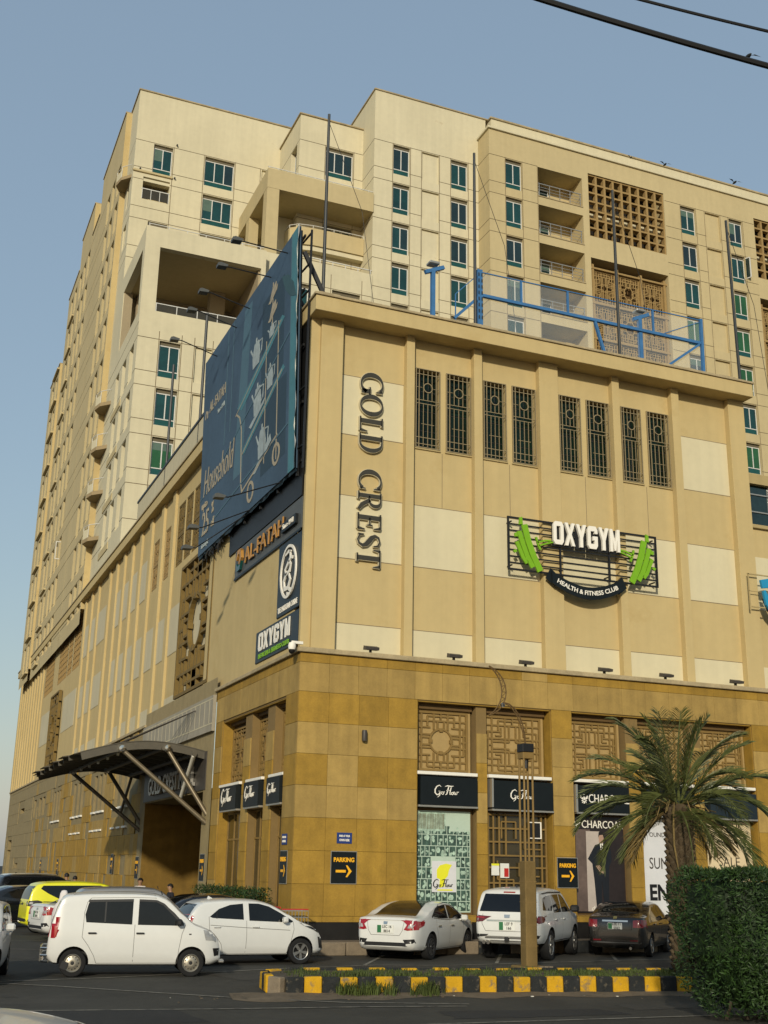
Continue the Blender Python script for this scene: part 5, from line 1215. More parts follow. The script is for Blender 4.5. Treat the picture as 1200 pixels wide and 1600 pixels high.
# charcoal poster: a suited figure, generic and faceless
ch=site('fashion_poster',(10.3,YS,1.2),'dark window poster of a figure in a black suit under the CHARCOAL name','poster')
PC=FY(YS+.30); mat('poster_brown',(.12,.085,.07),.4,.3,.8,spec=.5); mat('poster_pale',(.42,.36,.31),.4,.1,1.5); mat('poster_suit',(.008,.010,.014),.5,.2,3); mat('poster_skin',(.38,.24,.17),.5,.1,4); mat('poster_dark',(.018,.012,.011),.35,.3,.8,spec=.5)
Q=lambda n,m,poly,d0,d1,par: MB().prism(poly,PC,d0,d1).build(n,M[m],par)
Q('sheet','poster_dark',[(9.36,1.05),(11.20,1.05),(11.20,3.95),(9.36,3.95)],0,.006,ch)
Q('backdrop','poster_brown',[(9.42,1.1),(9.95,1.1),(9.95,3.55),(9.42,3.55)],.006,.008,ch); Q('backdrop','poster_pale',[(9.80,1.1),(10.22,1.1),(10.30,3.5),(9.80,3.5)],.008,.010,ch)
Q('suit','poster_suit',[(10.12,1.12),(10.28,1.12),(10.34,2.0),(10.40,1.12),(10.56,1.12),(10.60,2.1),(10.62,2.45),(10.72,2.6),(10.70,2.95),(10.52,3.12),(10.34,3.15),(10.12,3.08),(9.84,2.66),(10.0,2.52),(10.06,2.0)],.010,.013,ch)
Q('shirt','letter_white',[(10.30,3.13),(10.42,3.14),(10.36,2.75)],.013,.015,ch); Q('tie','poster_suit',[(10.35,3.1),(10.38,3.1),(10.385,2.8),(10.36,2.75),(10.34,2.8)],.015,.017,ch)
Q('hand','poster_skin',[(10.12,2.45),(10.25,2.48),(10.42,2.32),(10.40,2.22),(10.26,2.28)],.013,.016,ch); Q('face','poster_skin',[(10.28,3.15),(10.26,3.32),(10.30,3.42),(10.42,3.42),(10.45,3.30),(10.42,3.14)],.012,.0145,ch); Q('hair','hair',[(10.25,3.32),(10.27,3.48),(10.40,3.50),(10.47,3.40),(10.44,3.33),(10.42,3.40),(10.30,3.39)],.0146,.016,ch)
b=MB(); fleur(b,PC,9.5,3.72,.26,.006,.012); b.build('emblem',M['letter_white'],ch); put_text('shop_name','charcoal',M['letter_white'],PC,9.64,3.70,ch,.007,.95,1.1); put_text('caption','charsmall',M['letter_white'],PC,10.2,1.18,ch,.017,.8,1.0,0,.3)
MB().prism([(10.1,1.10),(10.3,1.10),(10.3,1.14),(10.1,1.14)],PC,.0165,.019).build('caption_bar',M['letter_white'],ch)
wp=site('white_poster',(12.8,YS,1.2),'white window poster with large dark outlined capitals behind the palm trunk','poster'); MB().prism([(11.92,1.0),(13.78,1.0),(13.78,3.95),(11.92,3.95)],PC,0,.006).build('sheet',M['poster_white'],wp)
put_text('small_line','ounder',M['steel_dark'],PC,12.6,3.45,wp,.007); put_text('middle_line','summer',M['steel_dark'],PC,12.85,2.55,wp,.007,.75,1.0); put_text('large_line','ende',M['black'],PC,12.85,1.65,wp,.007,1.0,1.1)
sp_=site('sale_poster',(15.3,YS,1.2),'cream window poster reading SALE FLAT beside the palm','poster'); MB().prism([(14.42,1.0),(16.26,1.0),(16.26,3.95),(14.42,3.95)],PC,0,.006).build('sheet',M['poster_cream'],sp_)
put_text('brand_line','alkaram',M['black'],PC,15.35,3.30,sp_,.007); put_text('sale_line','sale',M['black'],PC,15.3,2.65,sp_,.007); put_text('flat_line','flat',M['black'],PC,15.35,1.95,sp_,.007); put_text('number_line','fifty',M['black'],PC,15.35,1.25,sp_,.007)
# ---------------- small fittings ----------------
for i,x in enumerate((2.3,5.12,7.68,10.65,13.07,15.99)):
    o=site('floodlight',(x,-.2,8.5),'small grey floodlight on the ledge, %s from the building corner'%['first','second','third','fourth','fifth','sixth'][i],'floodlight','floodlights along the ledge')
    b=MB(); b.prism([(-.05,0),(.18,-.02),(.20,.06),(-.02,.13)],lambda u,v,d:(x+d,-.16-u,8.62+v),-.22,.22); b.build('housing',M['steel_dark'],o); b=MB(); b.box(x-.03,x+.03,-.2,-.12,8.47,8.63); b.build('bracket',M['black'],o)
cc=site('security_camera',(-.15,-.45,8.6),'white dome security camera on a bracket at the corner ledge','camera'); b=MB(); b.box(-.3,.05,-.42,-.34,8.56,8.64); b.build('bracket',M['white'],cc); b=MB(); b.lathe([(0,.12),(.10,.10),(.12,0),(.10,-.10)],12,'z',(-.28,-.38,8.48)); b.build('housing',M['white'],cc,smooth=40); b=MB(); b.lathe([(.10,0),(.09,-.06),(.04,-.11),(0,-.12)],12,'z',(-.28,-.38,8.37)); b.build('dome',M['black'],cc,smooth=True)
wl_=site('wall_lamp',(2.05,YS,5.9),'small dark cylindrical wall lamp high on the front stone wall','lamp'); b=MB(); b.lathe([(0,-.16),(.07,-.16),(.08,-.12),(.08,.12),(.07,.16),(0,.16)],12,'z',(2.05,YS-.10,6.0)); b.build('body',M['steel_dark'],wl_,smooth=40)
# ---------------- roof structures on the podium ----------------
rf=site('roof_glass_frame',(11,.6,20),'blue steel frame with clear glass panels standing on the podium roof edge','frame')
mat('clear_glass',(.55,.62,.66),.05,0,1,spec=.3,trans=.0)
m=M['clear_glass']; nt=m.node_tree; pb=nt.nodes['Principled BSDF']; pb.inputs['Alpha'].default_value=.10
YR=.55
def bl(name,a,b,w,h=None,m='frame_blue'): return MB().bar(a,b,w,h).build(name,M[m],rf)
bl('post',(6.5,YR,20.0),(6.5,YR,22.85),.20,.14); bl('post',(16.10,YR,20.0),(16.14,YR,22.9),.11,.11)
hs=MB()
for k in range(8): hs.box(6.42,6.46,YR-.10,YR-.085,20.9+k*.24,21.02+k*.24); hs.box(6.54,6.58,YR-.10,YR-.085,20.9+k*.24,21.02+k*.24)
tag(hs.build('bolt_hole',M['pole'],rf),kind='stuff')
bl('main_beam',(6.6,YR,21.86),(16.05,YR,21.86),.11,.11)
bl('top_rail',(6.6,YR,22.78),(16.1,YR,22.85),.035)
for x in (8.2,10.15,13.9): bl('upright',(x,YR,21.92),(x,YR,22.80),.07)
bl('brace',(6.45,YR,21.75),(5.5,YR,20.75),.10); bl('brace',(11.3,YR,21.8),(11.66,YR,20.6),.10); bl('brace',(14.5,YR,20.65),(16.0,YR,21.8),.09)
bl('side_post',(5.55,YR,20.6),(5.55,YR,21.7),.035); bl('side_rail',(5.55,YR,21.7),(6.4,YR,22.6),.03)
bl('diagonal_wire',(14.4,YR,21.95),(16.05,YR,22.75),.03)
for (a,b) in ((6.62,8.15),(8.25,10.1),(10.2,13.85),(13.95,16.05)): MB().box(a,b,YR+.02,YR+.03,21.95,22.78).build('glass_panel',M['clear_glass'],rf)
for (a,b) in ((6.62,11.2),(11.7,16.05)): MB().box(a,b,YR+.05,YR+.06,20.3,21.8).build('glass_panel',M['clear_glass'],rf)
for (x,zt,ang,l) in ((4.7,22.45,-20,'blue steel lamp post on the roof left of the glass frame'),(13.33,22.4,-20,'blue steel lamp post on the roof inside the glass frame')):
    o=site('roof_lamp',(x,.55,20),l,'lamp','blue roof lamps'); MB().bar((x,.62,20),(x,.62,zt),.14).build('post',M['frame_blue'],o)
    MB().bar((x-.3,.62,zt-.12),(x+.42,.62,zt+.22),.13).build('head_bar',M['frame_blue'],o); MB().cbox(x-.18,x+.2,.45,.8,zt+.22,zt+.32,.02).build('lamp_head',M['alum'],o)
for (x,l) in ((.6,'tall dark pole at the corner of the podium roof'),(6.3,'tall dark pole beside the perforated blue post'),(12.3,'tall dark pole in front of the ornate tower screen'),(17.8,'tall dark leaning pole at the right end of the roof')):
    o=site('roof_pole',(x,.5,20),l,'pole','tall dark poles along the roof edge')
    lean=(-.1 if x>17 else .0); p=MB(); p.tube([(x,.5,20.0),(x+lean*.5,.5,24),(x+lean,.5,27.6)],[.062,.058,.05],8); p.build('shaft',M['pole'],o)
    MB().cbox(x-.16,x+.16,.36,.64,20.0,20.16,.02).build('base',M['cornice_cap'],o)
    w=MB(); w.tube([(x+lean,.5,27.3),(x+1.6,1.2,24.5),(x+2.4,1.6,20.3)],.012,4); w.build('guy_wire',M['wire'],o)
st=site('roof_pole',(.5,17,20),'thin dark pole on the podium roof beside the tower terrace','pole'); MB().tube([(.6,17.5,20),(.6,17.4,27.6)],.07,8).build('shaft',M['pole'],st)
st=site('roof_pole',(.5,24,20),'thin dark pole on the side roof edge left of the billboard','pole'); MB().tube([(.6,24.5,20),(.6,24.5,27.8)],.07,8).build('shaft',M['pole'],st)
# low glazed balustrade along the side roof
bs=site('roof_balustrade',(.6,25,20),'pale solid balustrade with a dark rail on the side roof beside the tower','balustrade'); MB().box(.55,.6,14.5,31.5,20.05,22.0).build('panel',M['side_cream'],bs); MB().box(.5,.62,14.5,31.5,22.0,22.12).build('rail',M['pole'],bs); MB().box(.53,.55,14.5,31.5,20.9,20.96).build('joint_line',M['groove'],bs)
# ---------------- street lamp on the island ----------------
LX,LY=2.21,-9.75
lp=site('street_lamp',(LX,LY,.27),'stone and bronze street lamp with four rods and a crescent arm on the island','street lamp')
b=MB(); b.cbox(LX-.135,LX+.135,LY-.135,LY+.135,.3,2.45,.02); po=b.build('stone_shaft',M['lamp_stone'],lp)
for z in (.72,1.14,1.6,2.02): MB().box(LX-.137,LX+.137,LY-.137,LY+.137,z,z+.012).build('joint_line',M['mortar'],po)
MB().cbox(LX-.30,LX+.30,LY-.30,LY+.30,.22,.33,.03).build('footing',M['lamp_stone'],lp)
for (dx,dy) in ((-.105,-.105),(.105,-.105),(.105,.105),(-.105,.105)): MB().tube([(LX+dx,LY+dy,2.44),(LX+dx,LY+dy,4.66)],.024,8).build('rod',M['bronze'],lp,smooth=40)
MB().cbox(LX-.135,LX+.135,LY-.135,LY+.135,4.62,4.76,.01).build('rod_cap',M['bronze'],lp)
MB().cbox(LX-.14,LX+.14,LY-.14,LY+.14,4.765,4.95,.012).build('lamp_box',M['black'],lp)
MB().lathe([(0,-.18),(.05,-.18),(.05,0),(0,0)],8,'z',(LX,LY,4.6)).build('bulb_holder',M['black'],lp)
def lattice_arc(P,w0,name):
    n=len(P); a=MB(); off=[]
    for i,p in enumerate(P):
        q=P[min(i+1,n-1)]; r_=P[max(i-1,0)]; dx,dz=q[0]-r_[0],q[2]-r_[2]; l=math.hypot(dx,dz); w=w0*math.sin(math.pi*(i+.3)/(n-.4)); off.append(((-dz/l*w),(dx/l*w)))
    A=[(p[0]+o[0],p[1],p[2]+o[1]) for p,o in zip(P,off)]; Bq=[(p[0]-o[0],p[1],p[2]-o[1]) for p,o in zip(P,off)]
    a.tube(A,.014,5); a.tube(Bq,.014,5)
    for i in range(1,n-1): a.tube([A[i],Bq[i]],.009,4); a.tube([A[i],Bq[i+1]],.007,4)
    return a.build(name,M['bronze_dark'],lp)
arm=[(LX+.0,LY,4.95),(LX-.02,LY,5.15),(LX-.08,LY,5.36),(LX-.16,LY,5.55),(LX-.27,LY,5.70),(LX-.40,LY,5.80),(LX-.55,LY,5.84)]
lattice_arc(arm,.03,'arm')
cr=[]
for i in range(11):
    t=R(62-125*i/10); cr.append((LX-1.22+.70*math.cos(t),LY,6.08+.62*math.sin(t)-.0))
lattice_arc(cr,.055,'crescent')
MB().lathe([(0,-.05),(.05,-.04),(.06,.02),(.02,.05),(0,.05)],10,'z',(LX-.56,LY,5.78)).build('lamp_head',M['chrome'],lp)
for k in range(3): MB().box(LX+.05+k*.1,LX+.13+k*.1,LY-.36-k*.03,LY-.3,.28,.34).build('broken_stone',M['kerb_plain'],lp)
# ---------------- overhead wires, birds ----------------
def cable(name,a,b,sag,rad,label):
    pts=[]; 
    for i in range(25): t=i/24; p=Vector(a).lerp(Vector(b),t); p.z-=sag*4*t*(1-t); pts.append(p)
    return tag(MB().tube(pts,rad,6).build(name,M['wire']),label,'cable')
def at(px,py,dist):
    d=(_f*1831.8+_r*(px-600)+_u*(800-py)).normalized(); return CAM+d*dist
pa,pb_=at(700,-48,13.5),at(1340,140,14.6); cable('overhead_cable',pa,pb_,.05,.033,'thick black overhead cable crossing the top right corner')
pa,pb_=at(850,-42,17.0),at(1350,82,18.2); cable('overhead_cable',pa,pb_,.05,.021,'thin black overhead cable nearest the top right corner')
def bird(px,py,d,s,label,perched=False):
    p=at(px,py,d); o=site('bird',p,label,'bird','birds near the roofline'); b=MB()
    b.lathe([(0,-.16),(.03,-.13),(.06,-.05),(.065,.04),(.04,.12),(.02,.17),(0,.19)],10,'y',(0,0,0)); v=[]
    rx=Vector((.8,-.4,.1)).normalized(); 
    b.add([(0,.05,.03),(.22,.02,.12),(.45,-.08,.06),(.2,-.08,.08)],[(0,1,2,3)]); b.add([(0,.05,.03),(-.22,.02,.13),(-.42,-.06,.09),(-.2,-.08,.09)],[(0,1,2,3)]) if not perched else None
    b.v=[(p.x+x*s,p.y+y*s,p.z+z*s) for x,y,z in b.v]; b.build('body',M['pole'],o)
bird(1039,257,75,1.0,'small dark bird flying above the roofline, middle of the three'); bird(1148,285,75,1.1,'small dark bird flying above the roofline, farthest right'); bird(986,246,76,.7,'small dark bird just above the parapet, farthest left')
bird(1169,88,14.3,.35,'small dark bird perched on the thick overhead cable',True)
# ---------------- date palm ----------------
rp=random.Random(31)
PX,PY_,PZ=5.0,-11.4,3.52
pm=site('palm_tree',(PX,PY_,.27),'date palm with arching grey green fronds on the island beside the hedge','palm tree')
tk=MB(); tk.tube([(PX+.05,PY_,.2),(PX+.02,PY_,1.5),(PX,PY_,2.8),(PX,PY_,PZ+.15)],[.30,.26,.25,.28],14); tko=tk.build('trunk',M['palm_trunk'],pm,smooth=True)
ss=MB()
for j in range(26):
    z=.35+j*.125; n=9
    for k in range(n):
        a=2*math.pi*(k+.5*(j%2))/n; r_=.27; c,s=math.cos(a),math.sin(a); w=.085; t=.05+rp.uniform(0,.03)
        P=lambda rr,tt,zz:(PX+rr*c-tt*s,PY_+rr*s+tt*c,zz)
        ss.add([P(r_-.05,-w,z),P(r_-.05,w,z),P(r_+t,w*.6,z+.10),P(r_+t,-w*.6,z+.10),P(r_-.04,0,z+.17),P(r_-.04,0,z-.09)],[(0,5,1,2,3),(3,2,4),(0,3,4),(1,4,2)])
ss.build('leaf_base_scales',M['palm_trunk'],tko)
def frond(az,el,L,droop,par,m,nl=52,ll=.40):
    b=MB(); pts=[]; p=Vector((PX,PY_,PZ+rp.uniform(0,.25)))+Vector((math.cos(az),math.sin(az),0))*.12; e=el; n=16
    d0=Vector((math.cos(az),math.sin(az),0))
    for i in range(n+1):
        pts.append(p.copy()); e-=droop/n*(.4+1.2*i/n); p=p+(d0*math.cos(e)+Vector((0,0,1))*math.sin(e))*(L/n)
    b.tube(pts,[.026*(1-.85*i/n)+.003 for i in range(n+1)],5)
    side=d0.cross(Vector((0,0,1)))
    for i in range(nl):
        t=.13+.87*i/nl; f=t*n; k=min(int(f),n-1); q=pts[k].lerp(pts[k+1],f-k); tg=(pts[k+1]-pts[k]).normalized(); up=side.cross(tg).normalized()
        l=ll*(.55+.9*math.sin(math.pi*min(1,t*.78+.12)))*rp.uniform(.85,1.1)*(1-.35*max(0,t-.8)/.2)
        for s in (-1,1):
            dv=(tg*rp.uniform(.75,1.0)+side*s*rp.uniform(.55,.8)+up*rp.uniform(.15,.55)-Vector((0,0,.18))).normalized(); w=side.cross(dv).normalized()*.011+tg*.008
            mid=q+dv*l*.55; tip=q+dv*l-Vector((0,0,l*.12)); b.add([q-w*.6,q+w*.6,mid+w,mid-w,tip],[(0,1,2,3),(3,2,4)])
    return b.build('frond',M[m],par,fix=False)
ring=[(6,80,2.0,.5),(7,62,2.2,.9),(7,40,2.3,1.15),(7,18,2.2,1.3),(6,-4,2.1,1.15),(3,-28,1.7,.8)]
for (n,el,L,dr) in ring:
    for k in range(n):
        az=2*math.pi*(k+rp.uniform(-.3,.3))/n+el*.05
        frond(az,R(el+rp.uniform(-7,7)),L*rp.uniform(.9,1.08),dr*rp.uniform(.8,1.2),pm,'palm_leaf')
for k in range(5): frond(rp.uniform(0,6.28),R(-45+rp.uniform(-15,10)),1.4,.5,pm,'palm_dry',40)
hm=MB()
for k in range(26):
    a=rp.uniform(0,6.28); l=rp.uniform(.5,.85); hm.tube([(PX+.2*math.cos(a),PY_+.2*math.sin(a),PZ+.15),(PX+l*.7*math.cos(a),PY_+l*.7*math.sin(a),PZ+.35*rp.random()),(PX+l*math.cos(a),PY_+l*math.sin(a),PZ-.15*rp.random())],.012,4)
hm.build('fruit_stalks',M['palm_dry'],pm,fix=False)
MB().tube([(PX-.27,PY_-.2,PZ-.0),(PX-.30,PY_-.22,PZ-.7),(PX-.24,PY_-.24,PZ-1.2)],[.025,.022,.015],6).build('dead_stalk',M['palm_dry'],pm)
# ---------------- clipped hedge by the camera ----------------
HX0,HX1,HY0,HY1,HZ=1.28,5.2,-17.4,-15.6,2.28
hd=site('clipped_bush',(3.0,-16.5,0),'large dark green clipped bush with pointed leaves at the lower right','bush')
def hedge_r(x,y,z):
    """signed outline: >0 outside."""
    return 0
hl=MB(); rh=random.Random(77)
def leaf(mb,p,nrm,l,w,m,rng):
    t=Vector((rng.gauss(0,1),rng.gauss(0,1),rng.gauss(.35,.8))); t=(t-nrm*t.dot(nrm)*.55+nrm*rng.uniform(.1,.7)); t.normalize(); s=t.cross(nrm)
    if s.length<.05: s=t.orthogonal()
    s.normalize(); up=s.cross(t); a=p; b=p+t*l*.5+up*l*.06; c=p+t*l
    mb.add([a,b+s*w,c,b-s*w,b-up*w*.3],[(0,1,4),(1,2,4),(2,3,4),(3,0,4)],m)
cx,cy=(HX0+HX1)/2,(HY0+HY1)/2; ax,ay=(HX1-HX0)/2,(HY1-HY0)/2
def surf(rng):
    # rounded block, narrower towards the foot
    while True:
        f=rng.random()
        if f<.25:
            x,y=rng.uniform(HX0,HX1),rng.uniform(HY0,HY1); z=HZ; n=Vector((0,0,1))
        else:
            z=rng.uniform(.12,HZ); per=rng.uniform(0,2*(HX1-HX0)+2*(HY1-HY0)); a=HX1-HX0; b=HY1-HY0
            if per<a: x,y,n=HX0+per,HY0,Vector((0,-1,.1))
            elif per<a+b: x,y,n=HX1,HY0+per-a,Vector((1,0,.1))
            elif per<2*a+b: x,y,n=HX0+per-a-b,HY1,Vector((0,1,.1))
            else: x,y,n=HX0,HY0+per-2*a-b,Vector((-1,0,.1))
        if rng.random()<.35 and y>cy+.2: continue
        # round the corners and pull the foot in
        u,v=(x-cx)/ax,(y-cy)/ay; k=(abs(u)**3+abs(v)**3)**(1/3)
        if k>1: u,v=u/k,v/k
        pin=1-.30*max(0,(1.0-z)/1.0)**1.6; top=1-.11*max(0,(z-(HZ-.35))/.35)**2
        lump=1+.03*math.sin(x*5.1+z*4)+.03*math.sin(y*6+z*5.3)+.022*math.sin(x*11+z*9)*math.sin(z*13+y*8)
        x,y=cx+u*ax*pin*top*lump,cy+v*ay*pin*top*lump; z2=z-.10*max(abs(u),abs(v))**6*(z>HZ-.05)+.04*math.sin(x*4.3)*math.sin(y*5)
        return Vector((x,y,z2)),n.normalized()
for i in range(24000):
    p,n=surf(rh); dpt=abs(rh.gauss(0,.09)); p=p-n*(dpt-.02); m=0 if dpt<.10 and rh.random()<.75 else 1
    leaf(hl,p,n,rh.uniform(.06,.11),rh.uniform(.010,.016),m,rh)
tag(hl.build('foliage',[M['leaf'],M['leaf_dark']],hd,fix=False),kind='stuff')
core=MB(); hl2=MB()
for i in range(900):
    x,y=rh.uniform(HX0+.35,HX1-.35),rh.uniform(HY0+.2,HY1-.2); zb=HZ-.04+.04*math.sin(x*4.3)*math.sin(y*5)
    for k in range(3): leaf(hl2,Vector((x,y,zb+rh.uniform(-.03,.05))),Vector((rh.gauss(0,.4),rh.gauss(0,.4),.25)).normalized(),rh.uniform(.08,.14),rh.uniform(.010,.015),0,rh)
tag(hl2.build('top_shoots',[M['leaf'],M['leaf_dark']],hd,fix=False),kind='stuff')
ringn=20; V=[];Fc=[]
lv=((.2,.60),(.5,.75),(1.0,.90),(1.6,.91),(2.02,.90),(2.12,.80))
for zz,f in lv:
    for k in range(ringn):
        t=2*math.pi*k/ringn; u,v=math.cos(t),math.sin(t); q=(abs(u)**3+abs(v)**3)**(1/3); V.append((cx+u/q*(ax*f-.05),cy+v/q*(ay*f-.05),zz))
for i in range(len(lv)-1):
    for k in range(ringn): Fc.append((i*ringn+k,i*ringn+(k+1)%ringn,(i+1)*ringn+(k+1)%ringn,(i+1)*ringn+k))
Fc.append(tuple((len(lv)-1)*ringn+k for k in range(ringn))); core.add(V,Fc); core.build('dark_core',M['leaf_dark'],hd)  # solid dark core added to block the view through the foliage
for k in range(7):
    x=cx-1.2+k*.4; MB().tube([(x,cy+rh.uniform(-.3,.3),0),(x+rh.uniform(-.1,.1),cy+rh.uniform(-.3,.3),.7)],.03,6).build('stem',M['bark'],hd)
# ---------------- planters at the side windows ----------------
for i,(y,l) in enumerate(((6.6,'leafy bush in a dark planter by the side windows, nearest the entrance'),(3.9,'leafy bush in a dark planter by the side windows, middle of three'),(1.5,'leafy bush in a dark planter by the side windows, nearest the corner'))):
    o=site('planter',(-.55,y,.3),l,'planter','planters along the side wall')
    MB().cbox(-.85,-.25,y-.75,y+.75,.3,.98,.02).build('box',M['terracotta'],o); MB().box(-.8,-.3,y-.7,y+.7,.9,.99).build('soil',M['soil'],o)
    b=MB()
    for k in range(1500):
        p=Vector((-.55+rp.uniform(-.34,.34),y+rp.uniform(-.8,.8),1.0+.62*rp.random()**.7+.05*math.sin(y*3+k))); leaf(b,p,Vector((rp.gauss(-.5,.7),rp.gauss(0,.7),.7)).normalized(),rp.uniform(.06,.11),.016,0 if rp.random()<.7 else 1,rp)
    tag(b.build('foliage',[M['leaf'],M['leaf_dark']],o,fix=False),kind='stuff')
# shopping trolley by the corner
tr=site('shopping_trolley',(-.2,-1.2,.32),'wire shopping trolley with a red handle parked at the stone corner','trolley')
b=MB(); x0,x1,y0,y1=-.55,.2,-1.25,-.75
for z in (.75,.95,1.12):
    for (a,c) in (((x0,y0),(x1,y0)),((x1,y0),(x1,y1)),((x1,y1),(x0,y1)),((x0,y1),(x0,y0))): b.bar((*a,z),(*c,z),.018)
for k in range(9):
    x=x0+(x1-x0)*k/8; b.bar((x,y0,.75),(x,y0,1.12),.01); b.bar((x,y1,.75),(x,y1,1.12),.01)
for (x,y) in ((x0,y0),(x1,y0),(x1,y1),(x0,y1)): b.bar((x,y,.40),(x,y,.75),.022)
b.build('wire_basket',M['alum'],tr); MB().tube([(x0-.05,y0,1.2),(x0-.05,y1,1.2)],.022,8).build('handle',M['red'],tr); MB().bar((x0,y0,1.16),(x1,y0,1.16),.03).build('rim',M['red'],tr)
for (x,y) in ((x0,y0),(x1,y0),(x1,y1),(x0,y1)): MB().lathe([(0,-.015),(.06,-.015),(.06,.015),(0,.015)],10,'y',(x,y,.385)).build('castor',M['rubber'],tr)
# ---------------- cars ----------------
def interp(keys):
    xs=[k[0] for k in keys]; ys=[k[1] for k in keys]; n=len(xs); h=[xs[i+1]-xs[i] for i in range(n-1)]; d=[(ys[i+1]-ys[i])/h[i] for i in range(n-1)]; mm=[d[0]]
    for i in range(1,n-1): mm.append(0 if d[i-1]*d[i]<=0 else 2*d[i-1]*d[i]/(d[i-1]+d[i]))
    mm.append(d[-1])
    def f(x):
        if x<=xs[0]: return ys[0]
        if x>=xs[-1]: return ys[-1]
        i=0
        while x>xs[i+1]: i+=1
        t=(x-xs[i])/h[i]; return (1+2*t)*(1-t)**2*ys[i]+t*(1-t)**2*h[i]*mm[i]+t*t*(3-2*t)*ys[i+1]+t*t*(t-1)*h[i]*mm[i+1]
    return f
def wheel_meshes(r,w,style):
    t=MB(); rr=r*.66
    t.lathe([(rr,-w*.42),(r*.80,-w*.5),(r*.94,-w*.47),(r,-w*.36),(r,w*.36),(r*.94,w*.47),(r*.80,w*.5),(rr,w*.42),(rr*.9,0),(rr,-w*.42)],36,'y'); tm=t.mesh('tyre',M['tyre'],smooth=35)
    b=MB(); bar=M['rim_alloy']
    if style=='steel':
        b.lathe([(rr*1.02,-w*.40),(rr*.95,-w*.46),(rr*.86,-w*.40),(rr*.80,-w*.28),(rr*.55,-w*.34),(rr*.40,-w*.40),(rr*.20,-w*.38),(0,-w*.36)],28,'y')
        for k in range(12):
            a=2*math.pi*k/12; b.lathe([(0,-.004),(rr*.075,-.004),(rr*.075,.0)],8,'y',(rr*.68*math.cos(a),-w*.315,rr*.68*math.sin(a)),1)
        b.lathe([(0,-w*.44),(rr*.20,-w*.43),(rr*.22,-w*.37)],10,'y',(0,0,0),1)
        mats=[M['rim_steel'],M['black']]
    else:
        ns={'alloy5':5,'alloy10':10,'alloy6':6}[style]; mt='rim_dark' if style=='alloy10' else 'rim_alloy'
        b.lathe([(rr*1.02,-w*.40),(rr*.97,-w*.46),(rr*.90,-w*.42),(rr*.87,-w*.1),(rr*.6,0),(0,0)],28,'y',(0,0,0),1)
        b.lathe([(rr*1.03,-w*.40),(rr*.98,-w*.47),(rr*.91,-w*.44)],28,'y',(0,0,0),0)
        for k in range(ns):
            a=2*math.pi*k/ns; wd=(.17 if ns==10 else .34)*rr
            c,s=math.cos(a),math.sin(a); P=lambda q,tq,y:(q*c-tq*s,y,q*s+tq*c)
            b.add([P(rr*.12,-wd*.35,-w*.40),P(rr*.12,wd*.35,-w*.40),P(rr*.93,wd*.62,-w*.43),P(rr*.93,-wd*.62,-w*.43),P(rr*.12,-wd*.35,-w*.2),P(rr*.12,wd*.35,-w*.2),P(rr*.93,wd*.62,-w*.2),P(rr*.93,-wd*.62,-w*.2)],[(0,1,2,3),(0,1,5,4),(1,2,6,5),(3,0,4,7)],0)
        b.lathe([(0,-w*.46),(rr*.17,-w*.45),(rr*.2,-w*.36)],12,'y',(0,0,0),0); mats=[M[mt],M['black']]
    return tm,b.mesh('rim',mats,smooth=35)
def body_mesh(sp):
    top=interp(sp['top']); bot=interp(sp['bot']); wid=interp(sp['wid']); belt=interp(sp['belt']); x0,x1=sp['top'][0][0],sp['top'][-1][0]
    keyx=sorted({round(k[0],3) for q in ('top','wid') for k in sp[q] if x0<=k[0]<=x1}); xs=[]
    for a,b in zip(keyx,keyx[1:]):
        n=max(1,int((b-a)/.075)); xs+=[a+(b-a)*i/n for i in range(n)]
    xs.append(keyx[-1]); nS=12; nT=9; V=[]; tum=sp.get('tum',.16)
    for x in xs:
        zt,zb,w,zl=top(x),bot(x),wid(x),belt(x); c=min(sp.get('crown',.10)*(1 if zt>zl+.25 else .62),(zt-zb)*.35); ze=zt-c; zm=zb+(min(zl,ze)-zb)*.62; row=[]
        def ys(z):
            if z<zm: return w*(1-.075*((zm-z)/max(zm-zb,.01))**2.2)
            y=w*(1-.028*((min(z,zl)-zm)/max(zl-zm,.01))**2 if zl>zm else 1)
            if z>zl: y-=tum*(z-zl)*(1+.25*(z-zl))
            return y
        row.append((x,0,zb)); row.append((x,ys(zb)*.80,zb)); row.append((x,ys(zb)*.97,zb+.035))
        for i in range(1,nS+1): z=zb+.05+(ze-zb-.05)*i/nS; row.append((x,ys(z),z))
        ye=ys(ze)
        for i in range(1,nT+1): ph=math.pi/2*i/nT; e=2/2.7; row.append((x,ye*max(math.cos(ph),0)**e if i<nT else 0,ze+c*math.sin(ph)**e))
        V.append(row)
    k=len(V[0]); mb=MB(); verts=[]; idx=[]
    for row in V:
        ids=[]
        for j,(x,y,z) in enumerate(row): ids.append(len(verts)); verts.append((x,y,z))
        for j in range(k-2,0,-1): x,y,z=row[j]; ids.append(len(verts)); verts.append((x,-y,z))
        idx.append(ids)
    F=[]; n=len(idx[0])
    for a,b in zip(idx,idx[1:]):
        for j in range(n): F.append((a[j],b[j],b[(j+1)%n],a[(j+1)%n]))
    F.append(tuple(idx[0])); F.append(tuple(reversed(idx[-1]))); mb.add(verts,F)
    return mb.mesh('body',[sp['paint'],M['black']])
